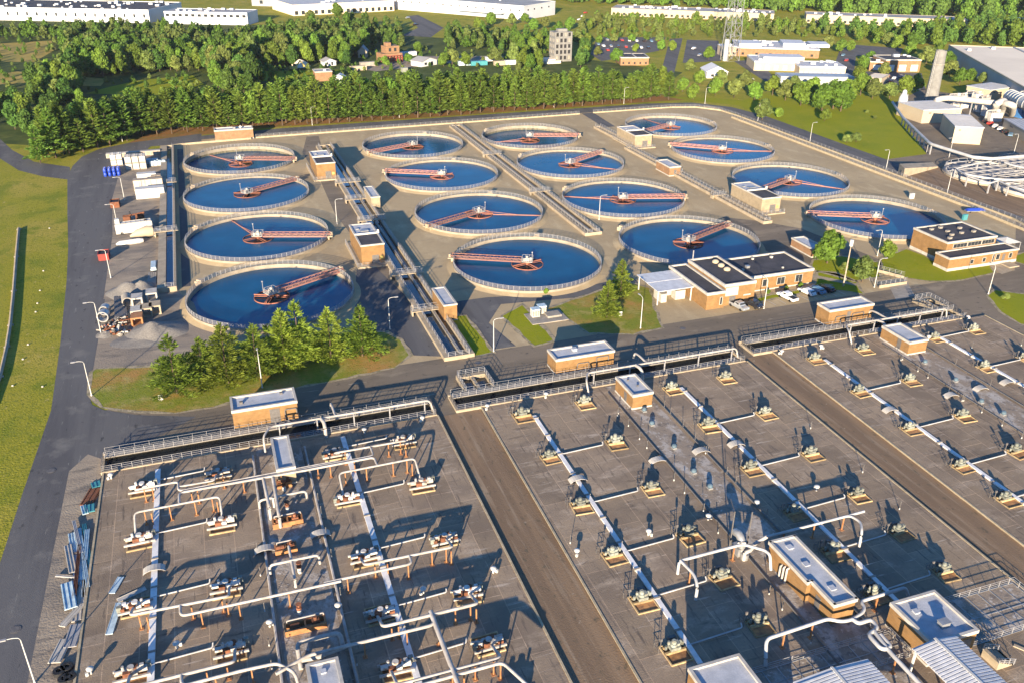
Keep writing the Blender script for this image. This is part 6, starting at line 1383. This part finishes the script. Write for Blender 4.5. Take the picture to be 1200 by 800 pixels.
slab('warehouse', 'big white distribution warehouse with a grey roof at the top centre', 'warehouse', (176, 848), (268.5, 727.3), 11.0, 52, 'ww', 'greyroof', 1.0, lambda t, L_, d_, h: (MB().box((L_*.55, -7, 4.2), (L_*.88, 0, 4.7)).obj('dock_canopy', M['ww'], t), MB().box((L_*.56, -.05, .5), (L_*.87, .1, 3.6)).obj('dock_shade', M['bluegrey'], t), [MB().box((L_-.05, q, 7), (L_+.07, q+2, 8.2)).obj('window', M['glass'], t) for q in (6, 16, 28, 40)]), None, (6.6, 7.8, 17, 1.6), 4)
slab('flex_building', 'long beige office strip with dark roof, left one of two at the top right', 'building', (356.1, 740.6), (470.6, 661.4), 6.2, 30, 'cream', 'greyroof', .5, None, 'long beige buildings at the top right', (.8, 2.6, 30, 2.2), 40)
slab('flex_building', 'long beige office strip with grey roof, right one of two at the top right', 'building', (494.2, 648.9), (600, 580), 6.4, 26, 'cream', 'greyroof', .5, None, 'long beige buildings at the top right', (.8, 2.6, 30, 2.2), 14)
slab('blue_building', 'bright blue metal building at the upper right picture edge', 'building', P2(1176, 33), P2(1230, 50), 8, 30, 'bluewall', 'bluegrey', .5, None, None, None, 3)
_w1, _w2 = G(1112, 53.5, 8.5), G(1200, 103, 8.5); _wd = (_w2-_w1).normalized()*200; WH1, WH2 = (_w1.x, _w1.y), (_w1.x+_wd.x, _w1.y+_wd.y)
slab('warehouse', 'huge low warehouse with cream roof at the right edge', 'warehouse', WH1, WH2, 8.5, 120, 'greywall', 'tanroof', 1.0, lambda t, L_, d_, h: MB().box((0, 38, h+.06), (L_, 39.2, h+.5)).obj('roof_seam', M['greywall'], t), None, None, 6, 'cream')
# white-roofed complex
CG = 'white-roofed brick buildings beyond the lawn'
slab('factory_hall', 'wide white-roofed brick hall at the back of the white-roofed complex', 'building', P2(862, 66), P2(959, 69), 5.5, 34, 'brickred', 'membrane', .8, lambda t, L_, d_, h: MB().box((2, 4, h), (16, 20, h+2)).box((30, 6, h), (44, 24, h+2.6)).box((48, 10, h), (60, 26, h+1.8)).obj('roof_block', M['ww'], t), CG, (1, 2.4, 6, 1.6), 16, 'ww')
slab('factory_hall', 'stepped white-roofed hall in the middle of the white-roofed complex', 'building', P2(883, 83), P2(935, 84), 5.2, 24, 'beigewall', 'membrane', .8, lambda t, L_, d_, h: MB().box((6, 5, h), (30, 18, h+2)).obj('roof_block', M['ww'], t), CG, (.5, 3.2, 5, 2.2), 10, 'ww', 'ww')
slab('factory_hall', 'low white-roofed brick hall at the right of the white-roofed complex', 'building', P2(936, 88), P2(990, 89), 4.6, 20, 'beigewall', 'membrane', .8, None, CG, (.3, 1.6, 10, 1.6), 6, 'ww', 'ww')
slab('long_shed', 'long low shed with blue-grey roof in front of the white-roofed complex', 'building', P2(914, 100), P2(1000, 101), 4.5, 12, 'greywall', 'bluegrey', .3, None, None, None, 0)
slab('brick_annex', 'cream tower block beside the lattice mast', 'building', P2(845, 66), P2(862, 66), 6, 10, 'beigewall', 'membrane', .5, None, None, (1, 2.4, 3, 1.4), 2, 'ww')
slab('dock_building', 'brown brick building with three white dock doors beside the chimney', 'building', P2(1036, 85), P2(1077, 85), 7.0, 18, 'brickred', 'blackroof', .7, None, None, (.6, 4.2, 3, 4.2), 3, 'coping', 'ww')
slab('dock_building', 'lower brown brick wing left of the dock building', 'building', P2(1018, 83), P2(1035.5, 84), 5.2, 16, 'brickred', 'blackroof', .6, None, None, (.6, 3.4, 1, 4), 1, 'coping', 'ww')
slab('site_cabin', 'long cream cabin beside the small road', 'building', P2(1014, 98), P2(1032, 100), 3.4, 16, 'cream', 'tanroof', .3, None, None, (1, 2, 3, 1), 0)
slab('small_office', 'small brick building with black roof behind the pine belt', 'building', P2(727, 77), P2(760, 77), 4.6, 16, 'brickred', 'blackroof', .6, lambda t, L_, d_, h: MB().box((L_*.52, .4, h-.3), (L_*.56, d_-.4, h+.35)).obj('roof_divider', M['coping'], t), None, (.8, 2, 5, 1), 0, 'coping')
slab('brick_shed', 'small brown flat shed in the wood clearing', 'building', P2(370, 96), P2(390, 95), 5, 9, 'brickred', 'greyroof', .5, None, None, None, 1, 'coping')
def gable(label, a, b, depth, h, rise, wall, roof, name='house', group=None, win=None):
    A, B_ = Vector((*a, 0)), Vector((*b, 0)); d = B_-A; L_ = d.length; t = thing(name, label, 'house', A, atan2(d.y, d.x), group)
    m = MB(); m.add([(0, 0, 0), (L_, 0, 0), (L_, depth, 0), (0, depth, 0), (0, 0, h), (L_, 0, h), (L_, depth, h), (0, depth, h), (L_/2, 0, h+rise), (L_/2, depth, h+rise)], [(0, 1, 5, 8, 4), (2, 3, 7, 9, 6), (3, 0, 4, 7), (1, 2, 6, 5)]); m.obj('wall', M[wall], t)
    r_ = MB()
    for x0, x1, z0, z1 in ((-.5, L_/2, h-.3, h+rise+.05), (L_/2, L_+.5, h+rise+.05, h-.3)):
        r_.add([(x0, -.5, z0), (x1, -.5, z1), (x1, depth+.5, z1), (x0, depth+.5, z0), (x0, -.5, z0+.25), (x1, -.5, z1+.25), (x1, depth+.5, z1+.25), (x0, depth+.5, z0+.25)], [(3, 2, 1, 0), (4, 5, 6, 7), (0, 1, 5, 4), (1, 2, 6, 5), (2, 3, 7, 6), (3, 0, 4, 7)])
    r_.obj('roof', M[roof], t)
    if win: MB().box((L_*.2, -.05, .8), (L_*.35, .1, 2.2)).box((L_*.6, -.05, .3), (L_*.75, .1, 2.3)).obj('window', M['glass'], t)
    return t
gable('white gabled barn at the back of the lawn trees', P2(828, 92), P2(852, 92), 14, 3.6, 2.6, 'ww', 'ww', 'barn', None, True)
gable('small pale house with steep roof at the yard left of the brown ruin', P2(420, 68), P2(430, 68), 9, 3.5, 3, 'beigewall', 'greyroof', 'house', None, True)
gable('low grey-roofed house right of the brown ruin', P2(494, 79), P2(512, 76), 9, 3, 1.6, 'ww', 'greyroof', 'house', None, True)
gable('white shed with gabled roof at the wood edge', P2(393, 97), P2(403, 97), 6, 2.6, 1.2, 'ww', 'ww', 'shed', None, False)
gable('low white house with grey roof behind the yard trees', P2(380, 78), P2(394, 77), 7, 2.6, 1.4, 'ww', 'greyroof', 'house', None, True)
# brown half-built house
t = thing('brown_house', 'brown stepped half-built house with red scaffolding in the distance', 'house', (*P2(449, 74), 0), .2)
MB().box((0, 0, 0), (13, 10, 5)).box((3, 2, 5), (12, 9, 9)).box((4, 3, 9), (7, 7, 11)).obj('wall', M['brickred'], t); [MB().box(q, q2).obj('window', M['glass'], t) for q, q2 in (((5, 1.9, 6), (6.5, 2.05, 8)), ((8.5, 1.9, 6), (10, 2.05, 8)), ((1.5, -.1, .3), (4, .1, 3.2)))]
MB().rail([(0, -2, 0), (12, -2, 0)], 4.0, 2, 3, .25).obj('scaffold', M['red'], t)
for px, py, L_, m, lab in ((420, 83, 9, 'beigewall', 'pale square slab shed in front of the brown house'), (432, 78, 10, 'greyconcrete', 'grey slab roof shed left of the brown house'), (545, 77, 8, 'cyan', 'pale blue container in the far yard'), (561, 77, 10, 'teal', 'blue-green container in the far yard'), (585, 77, 6, 'cream', 'cream container in the far yard'), (600, 76, 9, 'ww', 'white container in the far yard, left'), (477, 66, 12, 'ww', 'long white tank trailer in the far yard'), (474, 85, 3, 'mint', 'small pale green booth at the yard edge'), (573, 72, 4, 'ww', 'white box trailer behind the blue containers'), (10, 96, 6, 'ww', 'white box at the left clearing')) [:-1]:
    p = G(px, py); t = thing('container', lab, 'container', p, rt.uniform(-.1, .2), 'containers in the far yard'); MB().cbox((0, 0, 1.4), (L_, 3, 2.4)).obj('container_box', M[m], t); b = MB()
    for k in range(6): b.cbox((-L_/2+L_*k/5, 0, 1.4), (.2, 3.1, 2.5))
    b.obj('rib', M[m], t)
# excavator in the clearing
p = G(345, 83); t = thing('excavator', 'yellow excavator working in the clearing', 'excavator', p, .5)
MB().cbox((0, -1.1, .5), (4.2, .7, 1)).cbox((0, 1.1, .5), (4.2, .7, 1)).obj('track', M['black'], t); MB().cbox((-.4, 0, 1.7), (3.6, 2.6, 1.4)).obj('body', M['yellow'], t); MB().cbox((.8, .7, 2.9), (1.4, 1.1, 1.3)).obj('cab', M['glass'], t)
MB().bar((1.2, -.4, 2), (4.2, -.4, 5.2), .5, .6).bar((4.2, -.4, 5.2), (6.2, -.4, 2.6), .4, .5).cbox((6.4, -.4, 2.0), (.9, 1.2, 1)).obj('boom', M['yellow'], t)
p = G(352, 78); t = thing('sand_heap', 'tan earth heap behind the excavator', 'heap', p); MB().lathe((0, 0, 0), [(6, 0), (4.5, 1.8), (2, 3.4), (.3, 4)], 14).obj('earth', M['tanroof'], t)
# unfinished grey tower
t = thing('concrete_shell', 'unfinished four-storey grey concrete block with empty window holes', 'building', (211.1, 516.1, 0))
W_, D_ = 11.6, 9.0
MB().box((.5, .5, 0), (W_-.5, D_-.5, 17)).obj('dark_interior', M['greyconcrete'], t)
b = MB(); hol = MB()
for f in range(5):
    z = f*3.4; b.box((0, 0, z), (W_, .5, z+1.2)).box((0, .5, z), (.5, D_, z+1.2)).box((W_-.5, .5, z), (W_, D_, z+1.2))
    for k in range(5): b.box((k*(W_-1)/4, .0, z+1.2), (k*(W_-1)/4+1.0, .5, z+3.4))
    for k in range(1, 4): b.box((0, k*(D_-1)/3, z+1.2), (.5, k*(D_-1)/3+1.0, z+3.4)).box((W_-.5, k*(D_-1)/3, z+1.2), (W_, k*(D_-1)/3+1.0, z+3.4))
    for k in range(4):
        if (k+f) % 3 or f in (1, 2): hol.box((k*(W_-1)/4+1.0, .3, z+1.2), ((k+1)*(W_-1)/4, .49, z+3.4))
b.box((0, 0, 17), (W_, D_, 17.4)).box((3, 2, 17.4), (9, 6, 19))
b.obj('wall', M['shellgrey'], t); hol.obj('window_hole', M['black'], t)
MB().box((-12, -3, 0), (-.3, 5, 2.2)).box((-8, -6, 0), (2, -3.2, 1.6)).obj('low_annex', M['tanroof'], t)
# lattice mast
p = G(855, 71); t = thing('lattice_mast', 'tall steel lattice mast rising out of the picture above the white-roofed buildings', 'mast', p)
hm, wb, wt = 62, 4.2, 2.6; b = MB(); cs = [(-1, -1), (1, -1), (1, 1), (-1, 1)]
def lc(k, z): w_ = wb+(wt-wb)*z/hm; return (cs[k][0]*w_, cs[k][1]*w_, z)
for k in range(4):
    b2 = MB().bar(lc(k, 0), lc(k, hm), .3); b2.obj('mast_leg', M['steel'], t)
z = 0
while z < hm-6:
    for k in range(4): b.bar(lc(k, z), lc((k+1) % 4, z+7.5), .16).bar(lc((k+1) % 4, z), lc(k, z+7.5), .16).bar(lc(k, z), lc((k+1) % 4, z), .16)
    z += 7.5
b.obj('lattice', M['steel'], t)
MB().cyl((-4.0, -1, 0), 1.6, 13, 12).obj('tank_column', M['greywall'], t)
# chimney
t = thing('chimney', 'thick pale concrete chimney leaning right beside the pale sheds', 'chimney', (345, 345.5, 0))
MB().lathe((0, 0, 0), [(3.4, 0), (2.9, 12), (2.55, 25.2), (2.0, 25.2), (2.0, 24.4)], 20).obj('shaft', M['shellgrey'], t, True)
MB().lathe((0, 0, 18.5), [(2.78, 0), (2.86, .15), (2.86, .35), (2.76, .5)], 20).obj('band', M['greyconcrete'], t)
lb = MB().bar((-3.4, -.8, 0), (-2.7, -.8, 25), .12).bar((-3.4, .0, 0), (-2.7, 0, 25), .12)
for k in range(24): lb.bar((-3.4+.7*k/24, -.8, k*1.04), (-3.4+.7*k/24, 0, k*1.04), .1)
lb.obj('ladder', M['white'], t)
# pale sheds and process plant
def pshed(label, x0, x1, y0, y1, h, wall='cream', roof='membrane', ang=0.0, gp='pale metal sheds by the chimney'):
    t = thing('metal_shed', label, 'building', (x0, y0, 0), ang, gp); w_, d_ = x1-x0, y1-y0
    MB().box((0, 0, 0), (w_, d_, h)).obj('wall', M[wall], t); MB().box((-.25, -.25, h), (w_+.25, d_+.25, h+.3)).obj('roof', M[roof], t)
    b = MB()
    for k in range(int(d_//1.6)): b.box((-.25, k*1.6, h+.3), (w_+.25, k*1.6+.1, h+.38))
    b.obj('roof_seam', M['greyroof'], t); MB().box((w_*.15, -.06, h-1.6), (w_*.22, .05, h-1.0)).obj('wall_vent', M['darkrail'], t)
    return t
def psh_px(label, a, b, dpx, h, **k):
    A, B_, D_ = Vector((*P2(*a), 0)), Vector((*P2(*b), 0)), Vector((*P2(*dpx), 0)); d = B_-A; L_ = d.length; ang = atan2(d.y, d.x)
    d.normalize(); nrm = Vector((-d.y, d.x, 0)); dep = (D_-A).dot(nrm)
    return pshed(label, A.x, A.x+L_, A.y, A.y+abs(dep), h, ang=ang, **k)
psh_px('pale metal shed nearest the lawn with blank cream wall', (1115, 168), (1148, 170), (1096, 152), 6.8)
psh_px('low pale metal shed at the foot of the chimney', (1079, 145), (1124, 143), (1071, 134), 5.8)
psh_px('pale shed at the right edge with dark garage doors', (1174, 151), (1230, 185), (1196, 136), 4.2)
psh_px('pale-roofed shed before the huge warehouse', (1158, 118), (1186, 114), (1150, 110), 5.0, roof='membrane')
t = thing('pink_cabin', 'small pinkish cabin between the silo and the low pale shed', 'building', (*P2(1061, 137), 0)); MB().box((0, 0, 0), (5, 4, 3.2)).obj('wall', M['brickred'], t); MB().box((-.2, -.2, 3.2), (5.2, 4.2, 3.5)).obj('roof', M['cream'], t); MB().box((3.4, -.06, 0), (4.3, .04, 2.2)).obj('door', M['darkrail'], t)
t = thing('silo', 'white silo with domed top at the corner of the lawn', 'silo', (*P2(1055, 134), 0)); MB().lathe((0, 0, 0), [(2.0, 0), (2.0, 7.5), (1.4, 9), (1.0, 9.6), (1.0, 10.6), (.5, 11.2), (.05, 11.3)], 16).obj('silo_shell', M['white'], t, True); MB().rail([(1.5, -1, 8.2), (1.5, 1, 8.2), (-1, 1.6, 8.2)], 1, .8, 2, .08).obj('railing', M['rail'], t)
def bigpipe(label, pts, r, m='coping', legs=(), gp='white ducts of the process plant', bend=2.5):
    P_ = [G(q[0], q[1], q[2]) for q in pts]; t = thing('process_duct', label, 'duct', (P_[0].x, P_[0].y, 0), 0, gp)
    wpart(MB().tube([tuple(q) for q in P_], r, 12, bend), 'duct', M[m], t, True)
    for k in legs:
        q = P_[k]; wpart(MB().box((q.x-.2, q.y-.2, 0), (q.x+.2, q.y+.2, q.z-r)), 'support_leg', M['rail'], t)
    return t
bigpipe('thick white elbow duct from the chimney across the process plant', [(1096, 126, 2), (1097, 117, 7), (1110, 115, 7.5), (1140, 118, 7.5), (1166, 121, 7.5)], 1.3, legs=(3, 4))
bigpipe('second white duct sloping down beside the elbow duct', [(1098, 121, 5), (1112, 131, 4), (1124, 135, 3.5)], 1.0, legs=(1,))
bigpipe('tall white duct bend at the right of the process plant', [(1165, 134, 1), (1168, 122, 8), (1176, 118, 9), (1181, 128, 3)], 1.5)
bigpipe('second tall white duct bend at the right of the process plant', [(1173, 134, 1), (1178, 121, 8.5), (1188, 124, 8), (1186, 134, 2)], 1.4)
t = thing('ribbed_duct', 'big ribbed white round duct at the right picture edge', 'duct', (*P2(1190, 124), 0)); P_ = [G(1184, 113, 6), G(1200, 120, 7), G(1225, 132, 7)]
wpart(MB().tube([tuple(q) for q in P_], 3.0, 16), 'duct', M['white'], t, True)
b = MB()
for k in range(9):
    q = P_[0].lerp(P_[1], k/5) if k < 5 else P_[1].lerp(P_[2], (k-5)/4); d = (P_[1]-P_[0]).normalized(); b.tube([tuple(q-d*.25), tuple(q+d*.25)], 3.25, 16)
wpart(b, 'rib', M['greywall'], t); wpart(MB().box((P_[1].x-2, P_[1].y-2, 0), (P_[1].x+2, P_[1].y+2, 4.2)), 'duct_base', M['bluewall'], t)
rn = random.Random(3)
for i, (px, py, w_, h_, m, rel) in enumerate(((1118, 122, 5, 4, 'white', 'just right of the elbow duct'), (1130, 126, 6, 3.5, 'ww', 'second from the elbow duct'), (1143, 122, 4, 5, 'white', 'middle back one'), (1148, 131, 5, 4.5, 'white', 'middle front one'), (1136, 118, 4, 4, 'coping', 'behind the long duct'), (1157, 136, 5, 5, 'ww', 'beside the car row'), (1142, 128, 2, 4, 'teal', 'narrow teal one'), (1153, 124, 4, 4, 'coping', 'left of the tall duct bends'), (1163, 142, 6, 4, 'white', 'nearest the parked cars'), (1195, 132, 3, 9, 'bluewall', 'blue one at the right edge'), (1120, 128, 5, 2.5, 'tanroof', 'tan low one'), (1128, 119, 4, 3, 'white', 'small back one'))):
    p = G(px, py); t = thing('process_unit', f'boxy process unit with pipes in the white plant, {rel}', 'machine', p, rn.uniform(-.3, .3), 'process units of the white plant')
    MB().cbox((0, 0, h_/2), (w_, w_*.7, h_)).cyl((w_*.3, 0, h_), w_*.16, 1.2, 10).obj('unit_body', M[m], t); MB().tube([(-w_/2-1, 0, h_*.4), (-w_/2-1, 0, h_+.8), (w_*.2, .5, h_+.8)], .3, 8, .6).rail([(-w_/2, -w_*.35, h_), (w_/2, -w_*.35, h_)], 1, 1.2, 2, .1).obj('pipework', M['pipe'], t)
bigpipe('long white overhead pipe from the silo past the lawn to the right edge', [(1046, 120, 2.5), (1058, 138, 3.2), (1088, 167, 4), (1092, 169.5, 4), (1140, 184.5, 4), (1162, 186.5, 4), (1215, 182, 4)], .6, 'whitepipe', (2, 3, 4, 5), 'long overhead pipes on the right', .8)
p_ = thing('overhead_legs', 'row of pale posts under the long overhead pipe along the lawn', 'pipe rack', (*P2(1075, 155), 0)); b = MB()
for k in range(9):
    q = G(1058, 138, 3.2).lerp(G(1088, 167, 4), k/8); b.box((q.x-.2, q.y-.2, 0), (q.x+.2, q.y+.2, q.z-.5))
wpart(b, 'post', M['rail'], p_)
# covered round tanks at the right edge
def covered(label, px, py, r, pipe=True):
    p = G(px, py); t = thing('covered_tank', label, 'tank', p, 0, 'round covered tanks at the right edge')
    MB().ring((0, 0), r-.4, r, 0, 1.5, 56).obj('tank_wall', M['coping'], t)
    MB().ring((0, 0), r, r+.5, 0, .5, 56).obj('footing', M['concrete'], t)
    w_ = MB(); c_ = circle(0, 0, r-.4, 56); w_.add([(x, y, .9) for x, y in c_], [tuple(range(56))]); w_.obj('tank_cover', M['greyroof'], t)
    b = MB()
    for k in range(-3, 4):
        x = k*r/3.6; y = sqrt(max(0, (r-.2)**2-x*x)); b.bar((x, -y, 1.7), (x, y, 1.7), .14, .4)
        b.bar((-y, x, 2.0), (y, x, 2.0), .12, .25)
    for k in range(24):
        a = 2*pi*k/24; b.bar(((r-.2)*cos(a), (r-.2)*sin(a), 1.5), ((r-.2)*cos(a), (r-.2)*sin(a), 2.5), .12)
    b.obj('cover_truss', M['rail'], t)
    c = MB()
    for k in range(40):
        a0, a1 = 2*pi*k/40, 2*pi*(k+1)/40; c.bar(((r-.2)*cos(a0), (r-.2)*sin(a0), 2.5), ((r-.2)*cos(a1), (r-.2)*sin(a1), 2.5), .12)
    c.obj('railing', M['rail'], t)
    if pipe:
        MB().tube([(r*cos(a), r*sin(a), 2.7) for a in [radians(170+k*12) for k in range(12)]], .4, 10).obj('ring_pipe', M['whitepipe'], t, True)
covered('white truss-covered round tank nearest the ramp wall', 1158, 206, 15)
covered('white truss-covered round tank cut by the right picture edge, farther', 1212, 198, 13)
covered('white truss-covered round tank cut by the right picture edge, nearer', 1216, 222, 15)
bigpipe('white overhead pipe loop around the nearest covered tank', [(1122, 206, 1), (1120, 198, 3.6), (1146, 191.5, 3.6), (1160, 190, 3.6)], .28, 'whitepipe', (1, 2), 'long overhead pipes on the right', .8)
bigpipe('white overhead pipe running from the covered tank to the right edge', [(1122, 199, 3.6), (1134, 207, 3.6), (1160, 215, 3.6), (1170, 212, 3.6), (1182, 218, 3.6), (1215, 231, 3.6)], .28, 'whitepipe', (1, 2, 3, 4), 'long overhead pipes on the right', .8)
# wedge ramp wall
t = thing('ramp_wall', 'pale concrete wedge-shaped ramp wall with a small dark door', 'wall', (*P2(1053, 203), 0))
A, B_, C_ = G(1052, 203), G(1058, 208.5), G(1099, 197)
m = MB(); W1 = A; d = (C_-B_)
pts = [A, B_, C_, C_+(A-B_)]
m.add([(q.x, q.y, 0) for q in pts]+[(A.x, A.y, 3.4), (B_.x, B_.y, 3.4), (C_.x, C_.y, .5), (pts[3].x, pts[3].y, .5)], [(3, 2, 1, 0), (4, 5, 6, 7), (0, 1, 5, 4), (1, 2, 6, 5), (2, 3, 7, 6), (3, 0, 4, 7)]); wpart(m, 'wall_body', M['concrete'], t)
q = A.lerp(B_, .5); dd = (B_-A).normalized(); nn = Vector((dd.y, -dd.x, 0))
wpart(MB().bar((q.x-dd.x*.1+nn.x*.02, q.y-dd.y*.1+nn.y*.02, 1.0), (q.x+dd.x*1.0+nn.x*.02, q.y+dd.y*1.0+nn.y*.02, 1.0), .16, 2.0), 'door', M['darkrail'], t)
# blue stack load on the right road, hydrant boxes, white kerb bar
p = G(1142, 249); t = thing('pipe_trailer', 'long low trailer loaded with blue pipes on the right road', 'trailer', p, radians(-14))
MB().cbox((0, 0, .5), (6.4, 1.8, .2)).obj('trailer_bed', M['steel'], t); b = MB()
for k in range(4): b.tube([(-3.0, -.6+k*.4, .8), (3.0, -.6+k*.4, .8)], .19, 8)
for k in range(2): b.tube([(-2.6, -.3+k*.5, 1.12), (2.4, -.3+k*.5, 1.12)], .19, 8)
b.obj('blue_pipes', M['blue'], t)
for x in (-2, 1.6, 2.3): MB().tube([(x, -.9, .28), (x, .9, .28)], .28, 10).obj('wheel', M['black'], t)
for px, py, lab in ((1068, 233, 'pale cabinet standing at the right road wall'), (1130, 258, 'teal frame barrier behind the control building')):
    p = G(px, py); t = thing('roadside_cabinet', lab, 'cabinet', p); MB().cbox((0, 0, .9), (1.6, .7, 1.8)).obj('cabinet_body', M['white' if px < 1100 else 'teal'], t); MB().cbox((0, -.37, .9), (.06, .04, 1.6)).obj('door_seam', M['steel'], t)
t = thing('white_tent', 'small white awning at the right end of the control building', 'awning', (208, 170, 0)); MB().add([(0, 0, 2.4), (6, 0, 2.4), (6, 5, 2.4), (0, 5, 2.4), (3, 2.5, 3.4)], [(0, 1, 4), (1, 2, 4), (2, 3, 4), (3, 0, 4), (3, 2, 1, 0)]).obj('awning_cloth', M['white'], t)
pp = MB()
for x in (0.1, 5.9):
    for y in (.1, 4.9): MB().box((x-.06, y-.06, 0), (x+.06, y+.06, 2.4)).obj('awning_post', M['rail'], t)
# far cars
cpaint = ['carwhite', 'carsilver', 'carblack', 'carblue', 'carred', 'carwhite']
CARPOS = [(703+k*8.6, 47.5+.3*k) for k in range(9)]+[(707+k*8.8, 55+.4*k) for k in range(7)]+[(701, 53), (712, 60), (813, 58), (820, 66), (1154, 143), (1160, 146), (1166, 149.5), (1172, 152.5), (1178, 156), (1184, 159.5), (1040, 91), (1048, 93), (1056, 91), (1064, 94), (1044, 97), (1060, 98), (1072, 100), (984, 60), (988, 66), (992, 72), (880, 95), (478, 22), (487, 30), (686, 16), (683, 20), (679, 24)]
protos = {}
for i, (px, py) in enumerate(CARPOS):
    pt_ = cpaint[(i*7+i//3) % 6]; p = G(px, py); hd = rt.uniform(-.1, .1)+(1.3 if i < 18 else .6)
    col_n = {'carwhite': 'white', 'carsilver': 'silver', 'carblack': 'black', 'carblue': 'blue', 'carred': 'red'}[pt_]
    lab = f'distant {col_n} car parked in the lots beyond the plant'
    if pt_ not in protos: protos[pt_] = car('sedan', px, py, hd, pt_, lab, gp=f'distant {col_n} parked cars')
    else: copy_tree(protos[pt_], p, hd, lab)
for i, (px, py, m) in enumerate(((1105, 6, 'ww'), (1118, 8.5, 'ww'), (1170, 8, 'cream'), (1195, 10, 'cream'))):
    p = G(px, py-2); t = thing('truck', f'pale truck on the far highway at the top right, {ORD[i]} from the left', 'truck', p, -.45, 'trucks on the far highway'); MB().box((-6, -1.3, 1), (5, 1.3, 4.2)).obj('cargo_box', M[m], t); MB().box((5.2, -1.2, .8), (7.5, 1.2, 3.4)).obj('cab', M['red'], t)

# ------------------------------------------------------------------ thin summer haze
hz = MB().box((-2600, -300, -4), (2600, 2600, 88)).obj('haze', bpy.data.materials.new('haze air'))
hm = hz.data.materials[0]; hm.use_nodes = True; hn = hm.node_tree.nodes; hn.clear()
ho = hn.new('ShaderNodeOutputMaterial'); hv = hn.new('ShaderNodeVolumePrincipled'); hv.inputs['Color'].default_value = (.95, .97, 1, 1); hv.inputs['Density'].default_value = .00004; hv.inputs['Anisotropy'].default_value = .2
hm.node_tree.links.new(hv.outputs[0], ho.inputs['Volume']); tag(hz, None, None, None, 'stuff')
